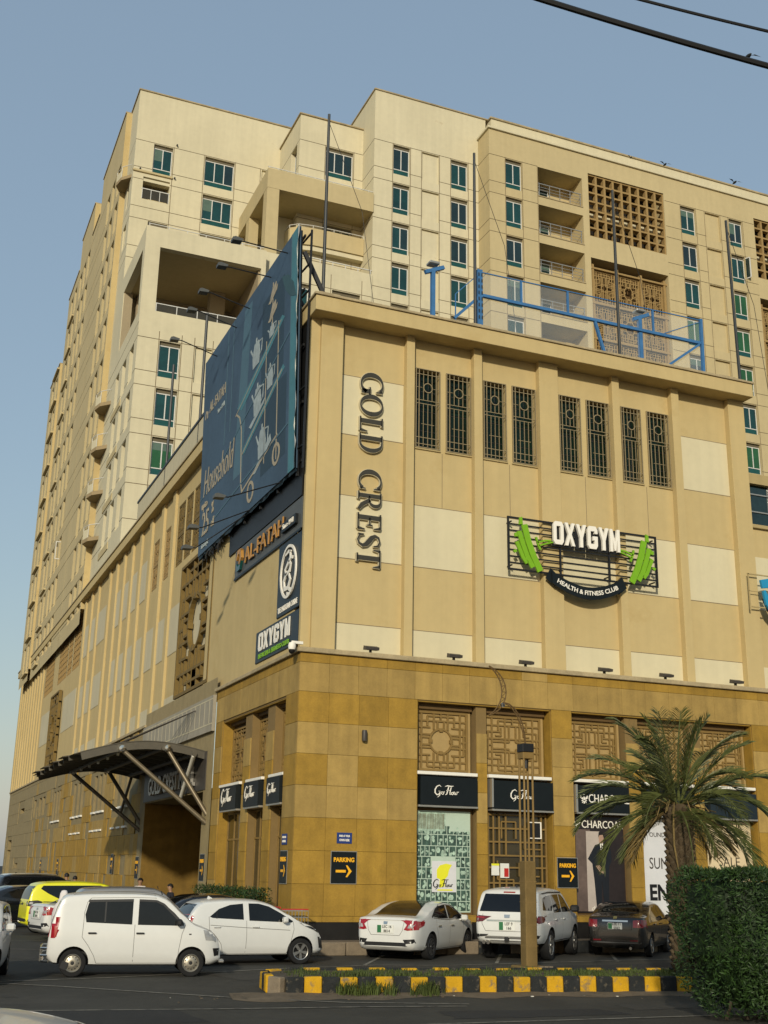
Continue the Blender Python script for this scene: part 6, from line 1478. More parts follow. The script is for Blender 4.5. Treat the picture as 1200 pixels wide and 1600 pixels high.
def cut_arches(me,sp):
    o=link('tmp_body',me); r=sp['wr']*1.17; cut=MB(); W=max(k[1] for k in sp['wid'])
    for xw in (-sp['wb']/2,sp['wb']/2):
        for s in (-1,1):
            y0,y1=s*(W-.30),s*(W+.2); n=28; A=[(xw+r*math.cos(2*math.pi*k/n),sp['wr']+.01+r*math.sin(2*math.pi*k/n)) for k in range(n)]
            cut.prism(A,lambda u,v,d:(u,d,v),y0,y1)
    co=cut.build('tmp_cut',[M['black']]); md=o.modifiers.new('b','BOOLEAN'); md.operation='DIFFERENCE'; md.object=co; md.solver='EXACT'; md.material_mode='TRANSFER'
    dg=bpy.context.evaluated_depsgraph_get(); m2=bpy.data.meshes.new_from_object(o.evaluated_get(dg)); bpy.data.objects.remove(o); bpy.data.objects.remove(co)
    m2.name='body'; m2.polygons.foreach_set('use_smooth',[True]*len(m2.polygons)); m2.set_sharp_from_angle(angle=R(38)); return m2
class Car:
    def __init__(s,sp):
        s.sp=sp; raw=body_mesh(sp); s.bvh=BVHTree.FromPolygons([v.co.copy() for v in raw.vertices],[tuple(p.vertices) for p in raw.polygons]); s.body=cut_arches(raw,sp); s.parts=[]
        s.W=max(k[1] for k in sp['wid']); s.tyre,s.rim=wheel_meshes(sp['wr'],sp.get('tw',.20),sp['rim'])
    def decal(s,view,poly,off=.004,step=.07):
        bm=bmesh.new(); vs=[bm.verts.new((a,b,0)) for a,b in poly]; bm.faces.new(vs)
        for ax in (0,1):
            lo=min(p[ax] for p in poly); hi=max(p[ax] for p in poly); q=lo+step
            while q<hi-.005:
                co=(q,0,0) if ax==0 else (0,q,0); no=(1,0,0) if ax==0 else (0,1,0)
                bmesh.ops.bisect_plane(bm,geom=bm.verts[:]+bm.edges[:]+bm.faces[:],plane_co=co,plane_no=no); q+=step
        bmesh.ops.triangulate(bm,faces=bm.faces[:]); bm.verts.index_update()
        P=[]
        for v in bm.verts:
            a,b=v.co.x,v.co.y
            if view=='R': o,d=Vector((a,-3,b)),Vector((0,1,0))
            elif view=='L': o,d=Vector((a,3,b)),Vector((0,-1,0))
            elif view=='B': o,d=Vector((-6,a,b)),Vector((1,0,0))
            elif view=='F': o,d=Vector((6,a,b)),Vector((-1,0,0))
            else: o,d=Vector((a,b,5)),Vector((0,0,-1))
            h=s.bvh.ray_cast(o,d)
            if h[0] is None:
                h=s.bvh.find_nearest(o+d*(3 if view in'RL' else 4)); 
            nn=h[1]
            if nn.dot(d)>0: nn=-nn
            P.append(h[0]+nn*off)
        F=[tuple(v.index for v in f.verts) for f in bm.faces]; bm.free(); return P,F
    def part(s,name,m,items,off=.004,sub=None,step=.07):
        """items: list of (view, polygon); one mesh part."""
        mb=MB()
        for view,poly in items:
            P,F=s.decal(view,poly,off,step); mb.add(P,F)
        me=mb.mesh(name,m,smooth=True); s.parts.append((name,me,sub)); return me
    def both(s,name,m,poly,off=.004,mirror=True):
        s.part(name,m,[('R',poly)],off)
        if mirror: s.part(name,m,[('L',poly)],off)
    def strip(s,view,pts,w,m,name,off=.0025):
        mb=MB()
        for (a,b) in zip(pts,pts[1:]):
            dx,dy=b[0]-a[0],b[1]-a[1]; l=math.hypot(dx,dy); nx,ny=-dy/l*w/2,dx/l*w/2
            P,F=s.decal(view,[(a[0]-nx,a[1]-ny),(b[0]-nx,b[1]-ny),(b[0]+nx,b[1]+ny),(a[0]+nx,a[1]+ny)],off,.1); mb.add(P,F)
        s.parts.append((name,mb.mesh(name,m,smooth=True),None))
    def solid(s,name,m,mb,smooth=35): s.parts.append((name,mb.mesh(name,m,smooth=smooth),None))
    def surf_y(s,x,z):
        h=s.bvh.ray_cast(Vector((x,-3,z)),Vector((0,1,0))); return -h[0].y if h[0] else s.W
    def surf_x(s,y,z,rear=True):
        h=s.bvh.ray_cast(Vector((-6 if rear else 6,y,z)),Vector((1 if rear else -1,0,0))); return h[0].x
    def handles(s,xs,z,m,w=.17):
        for x in xs:
            for sg in (-1,1):
                y=s.surf_y(x,z); b=MB(); b.cbox(x-w/2,x+w/2,sg*(y+.028)-.012,sg*(y+.028)+.012,z-.016,z+.016,.008); b.box(x-w/2+.01,x-w/2+.035,sg*y-.01,sg*y+.03 if sg>0 else sg*y-.03,z-.012,z+.012); s.solid('door_handle',m,b)
    def mirrors(s,x,z,m,sz=1.0,m2=None):
        for sg in (-1,1):
            y=s.surf_y(x,z-.04); b=MB(); V=[]
            b.cbox(x-.06*sz,x+.08*sz,sg*(y+.05) if sg>0 else sg*(y+.05)-.19*sz,sg*(y+.05)+.19*sz if sg>0 else sg*(y+.05),z-.07*sz,z+.08*sz,.035*sz); b.bar((x+.02,sg*(y-.02),z-.05),(x+.01,sg*(y+.08),z-.03),.06,.04); s.solid('wing_mirror',m,b)
    def plate(s,rear,z,y=0,w=.52,h=.22,key=None,tilt=0):
        x=s.surf_x(y,z,rear); sg=-1 if rear else 1; b=MB(); b.cbox(x+sg*.008-.008,x+sg*.008+.008,y-w/2,y+w/2,z-h/2,z+h/2,.004); s.solid('number_plate',M['plate'],b,False)
        b=MB(); b.box(x+sg*.018-.003,x+sg*.018+.003,(y+w/2-.12) if rear else y-w/2,(y+w/2-.01) if rear else y-w/2+.11,z-h/2+.01,z+h/2-.01); s.solid('plate_band',M['plate_green'],b,False)
        if key:
            for kk,dz in ((key+'1',.052),(key+'2',-.055)):
                me=TXT[kk]; vs=[(x+sg*(.019+.002*(p.co.z>0)),(y-.05-p.co.x*.75) if rear else y+p.co.x,z+dz+p.co.y*.8) for p in me.vertices]; nm=bpy.data.meshes.new('plate_text'); nm.from_pydata(vs,[],[tuple(f.vertices) for f in me.polygons]); nm.materials.append(M['black']); s.parts.append(('plate_text',nm,None))
    def place(s,name,loc,rz,label,group,paint=None):
        o=empty(name,(loc[0],loc[1],loc[2] if len(loc)>2 else 0),rz,label,'car',group)
        bd=s.body
        if paint is not None: bd=s.body.copy(); bd.materials[0]=paint
        bo=link('body',bd,o)
        for nm,me,sub in s.parts: link(nm,me,o if sub is None else bo)
        sp=s.sp; tw=sp.get('tw',.20)
        for xw in (-sp['wb']/2,sp['wb']/2):
            for sg in (-1,1):
                w=link('wheel',s.tyre,o,(xw,sg*(s.W-tw/2-.015),sp['wr'])); w.rotation_euler=(0,random.uniform(0,1),0 if sg<0 else math.pi); link('rim',s.rim,w)
        return o
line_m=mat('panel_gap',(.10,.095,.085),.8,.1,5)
# ---- white upright hatchback (nearest car) ----
sp=dict(paint=M['car_white'],wb=2.42,wr=.272,tw=.165,rim='steel',tum=.115,crown=.085,
 top=[(-1.75,.60),(-1.735,.80),(-1.70,1.02),(-1.60,1.40),(-1.52,1.56),(-1.40,1.625),(-.9,1.665),(-.1,1.675),(.35,1.655),(.62,1.58),(.95,1.31),(1.24,1.065),(1.45,.985),(1.66,.885),(1.78,.74),(1.835,.55),(1.85,.42)],
 bot=[(-1.75,.36),(-1.6,.25),(-.6,.215),(.8,.215),(1.6,.22),(1.85,.30)],
 wid=[(-1.75,.60),(-1.735,.655),(-1.68,.70),(-1.45,.735),(.9,.735),(1.3,.715),(1.6,.655),(1.75,.575),(1.835,.49),(1.85,.46)],
 belt=[(-1.75,1.03),(1.2,.975),(1.85,.9)])
c=Car(sp); cg=M['car_glass']
c.both('side_window',cg,[(-1.00,1.07),(-1.03,1.22),(-.98,1.44),(-.93,1.505),(-.06,1.525),(-.06,1.03)]); c.both('side_window',cg,[(.06,1.025),(.06,1.525),(.40,1.515),(.56,1.465),(.80,1.275),(1.02,1.06),(1.02,1.01)])
c.part('windscreen',cg,[('F',[(-.60,1.10),(.60,1.10),(.53,1.50),(.50,1.545),(-.50,1.545),(-.53,1.50)])]); c.part('rear_window',M['car_glass_dark'],[('B',[(-.60,1.08),(.60,1.08),(.56,1.48),(-.56,1.48)])])
c.part('tail_lamp',M['lamp_red'],[('R',[(-1.755,.76),(-1.735,1.17),(-1.53,1.17),(-1.56,.95),(-1.60,.76)]),('B',[(-.72,.78),(-.72,1.12),(-.58,1.12),(-.58,.78)])],.010); c.part('tail_lamp',M['lamp_red'],[('L',[(-1.755,.76),(-1.735,1.17),(-1.53,1.17),(-1.56,.95),(-1.60,.76)]),('B',[(.58,.78),(.58,1.12),(.72,1.12),(.72,.78)])],.010)
for s in (-1,1): c.part('headlamp',M['lamp_clear'],[('R' if s<0 else 'L',[(1.44,.93),(1.50,.72),(1.80,.70),(1.80,.80),(1.66,.885)]),('F',[(s*.36,.70),(s*.60,.68),(s*.66,.78),(s*.60,.87),(s*.42,.82)])],.006)
c.both('bumper_grille',M['plastic_black'],[(1.66,.56),(1.70,.40),(1.85,.42),(1.84,.56)],.005); c.part('front_grille',M['plastic_black'],[('F',[(-.30,.62),(.30,.62),(.26,.72),(-.26,.72)]),('F',[(-.38,.34),(.38,.34),(.34,.48),(-.34,.48)])],.005)
for v in 'RL':
    c.strip(v,[(.0,.30),(.0,1.03)],.009,line_m,'door_gap'); c.strip(v,[(-1.05,1.06),(-1.06,.78),(-.93,.62),(-.80,.42),(-.74,.27)],.009,line_m,'door_gap'); c.strip(v,[(1.06,1.03),(.99,.85),(.94,.55),(.92,.27)],.009,line_m,'door_gap'); c.strip(v,[(-.74,.27),(.92,.27)],.009,line_m,'door_gap'); c.strip(v,[(-.62,1.08),(-.62,1.515)],.03,M['plastic_black'],'window_bar',.007); c.strip(v,[(-1.05,1.06),(-1.05,1.26),(-1.0,1.47),(-.93,1.55),(.0,1.57),(.42,1.56)],.008,line_m,'door_gap')
    c.strip(v,[(-.98,1.49),(-.06,1.512)],.05,M['plastic_black'],'rain_visor',.012); c.strip(v,[(.06,1.512),(.42,1.50),(.58,1.43),(.98,1.06)],.045,M['plastic_black'],'rain_visor',.012)
c.both('fuel_flap',M['plastic_black'],[(1.14,.83),(1.14,.855),(1.19,.855),(1.19,.83)],.004,False)
c.handles((-.86,.12),.86,M['plastic_black']); c.mirrors(.90,1.08,M['plastic_black'],.9)
b=MB()
for z in (.42,.56): b.tube([(-1.70,-.62,z),(-1.86,-.58,z),(-1.88,0,z),(-1.86,.58,z),(-1.70,.62,z)],.022,6)
for y in (-.5,-.2,.2,.5): b.bar((-1.87,y,.30),(-1.87,y,.56),.035)
b.tube([(-1.70,-.6,.30),(-1.84,-.5,.30),(-1.84,.5,.30)],.028,6); c.solid('rear_guard',M['chrome'],b)
b=MB(); b.bar((-1.4,-.71,.16),(-1.35,-.71,.30),.02,.14); b.bar((1.0,.7,.14),(1.02,.7,.3),.02,.14); c.solid('mud_flap',M['rubber'],b,False)
b=MB(); b.cbox(1.80,1.92,-.62,-.34,.27,.33,.015); c.solid('bumper_corner_guard',M['rim_alloy'],b)
b=MB(); b.tube([(.55,-.35,1.62),(.52,-.36,1.70)],.012,6); c.solid('roof_bead',M['black'],b)
c.strip('T',[(-1.3,-.56),(.4,-.58)],.02,line_m,'roof_gutter',.003)
WAG=c; c.place('hatchback',(-5.52,-6.22),R(-8.5),'upright white hatchback with black door handles, nearest car on the left','cars parked round the mall')
# ---- white rounded hatchback ----
sp=dict(paint=M['car_white'],wb=2.385,wr=.295,tw=.18,rim='alloy5',tum=.20,crown=.10,
 top=[(-1.71,.55),(-1.70,.80),(-1.66,.98),(-1.52,1.22),(-1.36,1.40),(-1.15,1.465),(-.5,1.495),(.0,1.48),(.38,1.41),(.80,1.21),(1.16,1.01),(1.45,.91),(1.68,.78),(1.80,.62),(1.87,.46),(1.88,.38)],
 bot=[(-1.71,.36),(-1.55,.25),(-.6,.205),(.8,.205),(1.6,.21),(1.88,.26)],
 wid=[(-1.71,.62),(-1.69,.68),(-1.6,.735),(-1.3,.785),(-.4,.797),(.9,.795),(1.3,.765),(1.6,.69),(1.78,.57),(1.86,.46),(1.88,.42)],
 belt=[(-1.71,1.06),(-1.0,1.02),(1.0,.92),(1.88,.85)])
c=Car(sp)
c.both('side_window',cg,[(-1.12,1.09),(-.90,1.26),(-.62,1.355),(-.30,1.385),(-.28,1.02),(-1.05,1.06)]); c.both('side_window',cg,[(-.14,1.00),(-.16,1.39),(.10,1.385),(.36,1.32),(.66,1.17),(.98,.985),(.94,.955)])
c.part('windscreen',cg,[('F',[(-.66,1.03),(.66,1.03),(.55,1.36),(.50,1.40),(-.50,1.40),(-.55,1.36)])]); c.part('rear_window',cg,[('B',[(-.62,1.06),(.62,1.06),(.52,1.36),(-.52,1.36)])])
for s,v in ((-1,'R'),(1,'L')):
    c.part('tail_lamp',M['lamp_red'],[(v,[(-1.72,.84),(-1.70,1.05),(-1.56,1.14),(-1.50,1.08),(-1.56,.90)]),('B',[(s*.50,.86),(s*.72,.84),(s*.70,1.06),(s*.54,1.02)])],.008)
    c.part('headlamp',M['lamp_clear'],[(v,[(1.12,.955),(1.30,.86),(1.55,.77),(1.78,.66),(1.66,.80),(1.42,.92)]),('F',[(s*.40,.66),(s*.60,.70),(s*.66,.80),(s*.58,.84),(s*.40,.76)])],.006)
    c.part('headlamp_shade',M['plastic_black'],[(v,[(1.28,.88),(1.50,.795),(1.70,.70),(1.60,.80),(1.44,.86)])],.009)
    c.part('fog_recess',M['plastic_black'],[(v,[(1.66,.62),(1.72,.36),(1.82,.36),(1.78,.62)]),('F',[(s*.42,.34),(s*.56,.34),(s*.54,.56),(s*.46,.56)])],.005)
    c.strip(v,[(-.21,.28),(-.20,.62),(-.21,1.0)],.009,line_m,'door_gap'); c.strip(v,[(.98,.97),(1.0,.80),(.92,.5),(.84,.26)],.009,line_m,'door_gap'); c.strip(v,[(-1.14,1.09),(-1.12,.80),(-.96,.66),(-.82,.48),(-.76,.26)],.009,line_m,'door_gap'); c.strip(v,[(-.76,.255),(.84,.255)],.009,line_m,'door_gap'); c.strip(v,[(-1.1,.90),(-.2,.84),(.9,.78)],.012,line_m,'crease_shade',.001); c.strip(v,[(-.95,1.045),(-.95,1.22)],.02,M['plastic_black'],'window_bar',.007)  # the dark strip along the door paints the shade of a body crease
c.part('front_grille',M['plastic_black'],[('F',[(-.42,.34),(.42,.34),(.36,.50),(-.36,.50)]),('F',[(-.34,.60),(.34,.60),(.3,.66),(-.3,.66)])],.005)
c.handles((-.94,.02),.86,M['car_white']); c.mirrors(.72,1.02,M['car_white'],.9)
b=MB(); b.prism([(-1.0,0),(-.84,0),(-.97,.07)],lambda u,v,d:(u,d,1.47+v),-.02,.02); c.solid('roof_fin',M['car_white'],b,False)
PIC=c; c.place('hatchback',(-2.24,-3.55),R(1.5),'rounded white hatchback with five-spoke wheels beside the stone corner','cars parked round the mall')
# ---- white saloon with sloping roof ----
sp=dict(paint=M['car_white'],wb=2.70,wr=.322,tw=.21,rim='alloy10',tum=.24,crown=.10,
 top=[(-2.38,.55),(-2.37,.80),(-2.33,1.00),(-2.22,1.065),(-2.0,1.07),(-1.72,1.10),(-1.25,1.27),(-.80,1.385),(-.25,1.432),(.20,1.40),(.60,1.28),(1.0,1.12),(1.30,1.01),(1.75,.905),(2.05,.77),(2.18,.60),(2.23,.42)],
 bot=[(-2.38,.34),(-2.2,.24),(-.8,.195),(1,.19),(2,.20),(2.23,.25)],
 wid=[(-2.38,.66),(-2.36,.73),(-2.28,.80),(-2.0,.865),(-1.3,.90),(1.2,.90),(1.7,.87),(2.0,.77),(2.16,.62),(2.23,.50)],
 belt=[(-2.38,1.02),(-1.4,1.0),(1.2,.91),(2.23,.84)])
def saloon(c,glass,lamp,dark=False):
    for s,v in ((-1,'R'),(1,'L')):
        for v_,gname in ((v,'g'),):
            c.strip(v,[(-.08,.26),(-.06,.95)],.009,line_m,'door_gap'); c.strip(v,[(-1.02,.98),(-1.02,.80),(-.92,.62),(-.86,.27)],.009,line_m,'door_gap'); c.strip(v,[(1.0,.93),(.98,.6),(.92,.26)],.009,line_m,'door_gap'); c.strip(v,[(-.86,.255),(.92,.255)],.009,line_m,'door_gap')
c=Car(sp); saloon(c,cg,None)
c.both('side_window',M['car_glass_dark'],[(-1.22,1.06),(-.98,1.20),(-.62,1.305),(-.22,1.335),(-.16,.995),(-.75,1.01)]); c.both('side_window',M['car_glass_dark'],[(-.10,.99),(-.14,1.335),(.12,1.315),(.42,1.215),(.72,1.09),(.95,.965),(.90,.94)])
for v in 'RL': c.strip(v,[(-1.30,1.04),(-.98,1.225),(-.60,1.335),(-.15,1.365),(.15,1.345),(.45,1.24),(.98,.98)],.05,M['plastic_black'],'window_trim',.006); c.strip(v,[(-1.20,1.03),(-.70,.99),(.90,.925)],.02,M['rim_alloy'],'chrome_trim',.006)
c.part('windscreen',cg,[('F',[(-.70,1.02),(.70,1.02),(.56,1.30),(.50,1.34),(-.50,1.34),(-.56,1.30)])])
c.part('rear_window',M['car_glass_dark'],[('T',[(-1.80,-.60),(-1.80,.60),(-1.05,.52),(-.72,.46),(-.72,-.46),(-1.05,-.52)])],.005); c.part('sunroof',M['car_glass_dark'],[('T',[(-.70,-.46),(-.70,.46),(.10,.48),(.10,-.48)])],.004)
for s,v in ((-1,'R'),(1,'L')):
    c.part('tail_lamp',M['lamp_red'],[(v,[(-2.37,.78),(-2.30,.98),(-2.05,.96),(-1.78,.95),(-1.86,.86),(-2.10,.80)]),('B',[(s*.86,.98),(s*.36,1.0),(s*.50,.96),(s*.60,.88),(s*.52,.76),(s*.62,.74),(s*.84,.76)])],.008)
    c.part('tail_lamp_lens',M['lamp_clear'],[('B',[(s*.80,.90),(s*.66,.88),(s*.62,.80),(s*.74,.80)])],.012)
    c.part('headlamp',M['lamp_clear'],[(v,[(1.55,.86),(1.75,.76),(2.1,.68),(2.0,.78),(1.75,.87)])],.006)
    c.part('bumper_vent',M['plastic_black'],[('B',[(s*.50,.52),(s*.78,.54),(s*.80,.44),(s*.56,.42)])],.006)
c.part('bumper_skirt',M['plastic_black'],[('B',[(-.62,.36),(.62,.36),(.55,.45),(-.55,.45)])],.006); c.part('front_grille',M['plastic_black'],[('F',[(-.5,.34),(.5,.34),(.5,.60),(-.5,.60)])],.005)
c.strip('B',[(-.52,.96),(-.48,.74),(-.40,.62),(.40,.62),(.48,.74),(.52,.96)],.010,line_m,'boot_gap'); c.strip('B',[(-.55,1.0),(.55,1.0)],.03,M['car_white'],'boot_lip',.02)
c.part('boot_emblem',M['chrome'],[('B',[(-.05,.88),(.05,.88),(.06,.95),(-.06,.95)])],.012); c.plate(True,.77,0,.46,.20,'pl_b'); c.handles((-.86,.08),.82,M['chrome'],.19); c.mirrors(.72,.985,M['car_white'],1.0)
c.part('mud_flap',M['car_white'],[('R',[(-1.76,.20),(-1.76,.36),(-1.70,.36),(-1.70,.20)])],.02)
CIV=c; c.place('saloon_car',(3.25,-1.9),R(43),'white saloon with red wraparound tail lamps left of the white SUV','cars parked round the mall')
# ---- white large SUV ----
sp=dict(paint=M['car_white'],wb=2.745,wr=.385,tw=.265,rim='alloy6',tum=.19,crown=.11,
 top=[(-2.46,.80),(-2.45,1.0),(-2.42,1.17),(-2.30,1.45),(-2.18,1.68),(-2.05,1.775),(-1.7,1.815),(-.8,1.838),(.0,1.815),(.35,1.74),(.72,1.50),(1.08,1.235),(1.5,1.17),(2.0,1.08),(2.20,.95),(2.29,.72),(2.33,.52)],
 bot=[(-2.46,.52),(-2.3,.42),(-.9,.40),(1,.40),(2.0,.40),(2.33,.46)],
 wid=[(-2.46,.74),(-2.44,.80),(-2.36,.865),(-2.1,.91),(-1.4,.928),(1.4,.928),(1.9,.88),(2.15,.77),(2.28,.62),(2.33,.52)],
 belt=[(-2.46,1.16),(1.0,1.13),(2.33,1.0)])
c=Car(sp)
c.both('side_window',cg,[(-2.05,1.27),(-1.85,1.57),(-1.55,1.62),(-1.05,1.64),(-1.02,1.34),(-1.20,1.24)]); c.both('side_window',cg,[(-.98,1.19),(-.98,1.645),(-.18,1.655),(-.14,1.19)]); c.both('side_window',cg,[(-.06,1.19),(-.10,1.655),(.15,1.645),(.42,1.54),(.88,1.22),(.86,1.18)])
c.part('windscreen',cg,[('F',[(-.70,1.27),(.70,1.27),(.58,1.68),(-.58,1.68)])]); c.part('rear_window',M['car_glass_dark'],[('B',[(-.76,1.22),(.76,1.22),(.66,1.66),(-.66,1.66)])])
for s,v in ((-1,'R'),(1,'L')):
    c.part('tail_lamp',M['lamp_red_dark'],[(v,[(-2.45,.94),(-2.42,1.13),(-2.20,1.13),(-1.98,1.06),(-2.10,.98)]),('B',[(s*.90,1.13),(s*.42,1.10),(s*.55,1.04),(s*.66,.97),(s*.88,.95)])],.010)
    c.part('tail_lamp_glow',M['lamp_red'],[('B',[(s*.84,1.09),(s*.60,1.08),(s*.62,1.05),(s*.84,1.06)])],.016)
    c.part('reflector',M['plastic_black'],[('B',[(s*.86,.66),(s*.50,.66),(s*.56,.61),(s*.82,.58)])],.007)
    c.part('headlamp',M['lamp_clear'],[(v,[(1.75,1.06),(1.8,.98),(2.2,.9),(2.1,1.02)])],.006)
    c.strip(v,[(-.12,.46),(-.11,1.17)],.010,line_m,'door_gap'); c.strip(v,[(-1.06,1.2),(-1.06,.95),(-.94,.80),(-.88,.48)],.010,line_m,'door_gap'); c.strip(v,[(.96,1.16),(.96,.8),(.86,.46)],.010,line_m,'door_gap')
    c.strip(v,[(-1.9,1.68),(-1.2,1.71),(.2,1.70)],.03,M['plastic_black'],'roof_rail',.02); c.strip(v,[(-.90,.44),(.88,.44)],.12,M['plastic_black'],'side_step',.03)
c.part('chrome_bar',M['chrome'],[('B',[(-.55,.98),(.55,.98),(.55,1.02),(-.55,1.02)])],.012); c.part('lower_bumper',M['rim_alloy'],[('B',[(-.62,.50),(.62,.50),(.58,.62),(-.58,.62)])],.008); c.part('brake_light',M['lamp_red'],[('B',[(-.16,1.685),(.16,1.685),(.16,1.715),(-.16,1.715)])],.012)
c.strip('B',[(-.66,1.16),(-.68,.92),(-.58,.74),(.58,.74),(.68,.92),(.66,1.16)],.011,line_m,'tailgate_gap'); c.part('tailgate_emblem',M['chrome'],[('B',[(-.07,1.07),(.07,1.07),(.08,1.15),(-.08,1.15)])],.014); c.plate(True,.87,.0,.44,.22,'pl_a')
b=MB(); 
for y in (.52,.64): b.lathe([(0,-.10),(.045,-.10),(.05,.02),(.03,.03)],12,'z',(0,0,0)); 
b2=MB()
for y in (.50,.62): b2.tube([(-2.30,y,.46),(-2.50,y,.46)],.048,10)
c.solid('exhaust_tip',M['chrome'],b2); b=MB(); b.cbox(-2.52,-2.42,-.06,.06,.50,.60,.01); c.solid('tow_hook_cover',M['plastic_black'],b)
c.handles((-.88,.02),1.02,M['car_white'],.2); c.mirrors(.80,1.26,M['plastic_black'],1.25)
b=MB(); b.prism([(-1.5,0),(-1.36,0),(-1.47,.07)],lambda u,v,d:(u,d,1.81+v),-.02,.02); c.solid('roof_fin',M['plastic_black'],b,False)
FOR=c; c.place('suv',(6.32,-2.62),R(45.5),'large white SUV parked behind the bronze street lamp','cars parked round the mall')
# ---- dark brown saloon ----
sp=dict(paint=M['car_brown'],wb=2.55,wr=.305,tw=.19,rim='alloy5',tum=.22,crown=.10,
 top=[(-2.22,.55),(-2.21,.82),(-2.17,1.03),(-2.06,1.095),(-1.85,1.11),(-1.62,1.14),(-1.20,1.34),(-.82,1.445),(-.25,1.475),(.20,1.445),(.60,1.32),(1.0,1.15),(1.28,1.03),(1.7,.92),(1.98,.78),(2.10,.60),(2.15,.42)],
 bot=[(-2.22,.34),(-2.05,.25),(-.8,.20),(1,.20),(1.9,.21),(2.15,.25)],
 wid=[(-2.22,.62),(-2.20,.69),(-2.12,.76),(-1.85,.82),(-1.2,.847),(1.2,.847),(1.65,.81),(1.95,.70),(2.09,.56),(2.15,.46)],
 belt=[(-2.22,1.05),(-1.3,1.02),(1.2,.93),(2.15,.85)])
c=Car(sp); saloon(c,cg,None,True)
c.both('side_window',cg,[(-1.18,1.09),(-.95,1.24),(-.62,1.345),(-.20,1.37),(-.15,1.01),(-.80,1.03)]); c.both('side_window',cg,[(-.08,1.0),(-.12,1.37),(.12,1.35),(.42,1.24),(.72,1.10),(.95,.975),(.90,.95)])
c.part('windscreen',cg,[('F',[(-.66,1.05),(.66,1.05),(.54,1.34),(-.54,1.34)])]); c.part('rear_window',cg,[('T',[(-1.72,-.56),(-1.72,.56),(-1.10,.50),(-.88,.46),(-.88,-.46),(-1.10,-.50)])],.005)
for s,v in ((-1,'R'),(1,'L')):
    c.part('tail_lamp',M['lamp_red'],[(v,[(-2.21,.80),(-2.16,1.0),(-1.98,1.0),(-1.90,.84)]),('B',[(s*.82,.80),(s*.80,1.0),(s*.50,.99),(s*.50,.80)])],.009); c.part('headlamp',M['lamp_clear'],[(v,[(1.5,.88),(1.7,.78),(2.0,.68),(1.9,.82)])],.006)
    c.part('bumper_reflector',M['lamp_red_dark'],[('B',[(s*.40,.44),(s*.62,.44),(s*.62,.48),(s*.40,.48)])],.008)
c.part('plate_recess',M['car_black'],[('B',[(-.42,.74),(.42,.74),(.36,.93),(-.36,.93)])],.005); c.part('boot_bar',M['chrome'],[('B',[(-.36,.94),(.36,.94),(.36,.985),(-.36,.985)])],.012); c.part('boot_emblem',M['chrome'],[('B',[(-.05,1.02),(.05,1.02),(.05,1.08),(-.05,1.08)])],.012)
c.strip('B',[(-.46,1.06),(-.46,.74),(.46,.74),(.46,1.06)],.010,M['black'],'boot_gap'); c.plate(True,.83,0,.40,.17,'pl_c'); c.handles((-.86,.08),.86,M['car_brown'],.19); c.mirrors(.70,1.02,M['car_brown'],.95); c.strip('B',[(-.7,.40),(.7,.40)],.03,M['rim_dark'],'bumper_trim',.01)
b=MB(); b.tube([(-2.1,-.42,.26),(-2.26,-.42,.26)],.04,10); c.solid('exhaust_tip',M['chrome'],b)
CIT=c; c.place('saloon_car',(10.02,-2.05),R(44),'dark brown saloon between the white SUV and the clipped bush','cars parked round the mall')
# ---- yellow people carrier ----
sp=dict(paint=M['car_yellow'],wb=2.75,wr=.30,tw=.18,rim='alloy5',tum=.15,crown=.10,
 top=[(-2.02,.60),(-2.01,.9),(-1.98,1.1),(-1.86,1.45),(-1.72,1.60),(-1.4,1.665),(-.4,1.695),(.4,1.65),(.9,1.48),(1.5,1.10),(1.85,.98),(2.05,.80),(2.16,.58),(2.2,.42)],
 bot=[(-2.02,.34),(-1.8,.25),(-.8,.20),(1,.20),(1.9,.21),(2.2,.25)],
 wid=[(-2.02,.66),(-2.0,.72),(-1.9,.79),(-1.5,.84),(1.2,.847),(1.7,.80),(2.0,.68),(2.15,.54),(2.2,.46)],
 belt=[(-2.02,1.04),(1.2,.98),(2.2,.88)])
c=Car(sp)
for s,v in ((-1,'R'),(1,'L')):
    c.part('side_window',M['car_glass_dark'],[(v,[(-1.62,1.44),(-1.55,1.54),(.35,1.56),(.62,1.48),(1.30,1.06),(.3,1.04),(-.55,1.04),(-.95,1.10),(-1.35,1.28)])])
    c.part('tail_lamp',M['plastic_black'],[(v,[(-2.03,.92),(-1.98,1.06),(-1.70,1.08),(-1.52,1.03),(-1.60,.98),(-1.66,.86),(-1.80,.84)]),('B',[(s*.80,.90),(s*.78,1.06),(s*.52,1.02),(s*.62,.90)])],.008); c.part('tail_lamp_lens',M['lamp_clear'],[('B',[(s*.74,.95),(s*.72,1.02),(s*.60,1.0),(s*.66,.94)]),(v,[(-1.96,.96),(-1.94,1.02),(-1.84,1.02),(-1.84,.96)])],.012)
    c.strip(v,[(-1.52,1.03),(-.6,1.02)],.03,M['plastic_black'],'slide_rail',.004); c.strip(v,[(-1.62,.86),(-1.66,.66),(-1.76,.50),(-2.0,.44)],.05,M['plastic_black'],'bumper_trim',.006); c.strip(v,[(-.2,.28),(-.2,1.03)],.009,line_m,'door_gap'); c.strip(v,[(.95,.28),(1.0,1.0)],.009,line_m,'door_gap')
c.part('rear_window',M['car_glass_dark'],[('B',[(-.70,1.10),(.70,1.10),(.60,1.52),(-.60,1.52)])]); c.part('windscreen',cg,[('F',[(-.68,1.14),(.68,1.14),(.56,1.56),(-.56,1.56)])]); c.part('rear_skirt',M['plastic_black'],[('B',[(-.72,.40),(.72,.40),(.66,.50),(-.66,.50)])],.006); c.mirrors(1.1,1.08,M['car_yellow']); c.handles((-.5,.3),.9,M['car_yellow'])
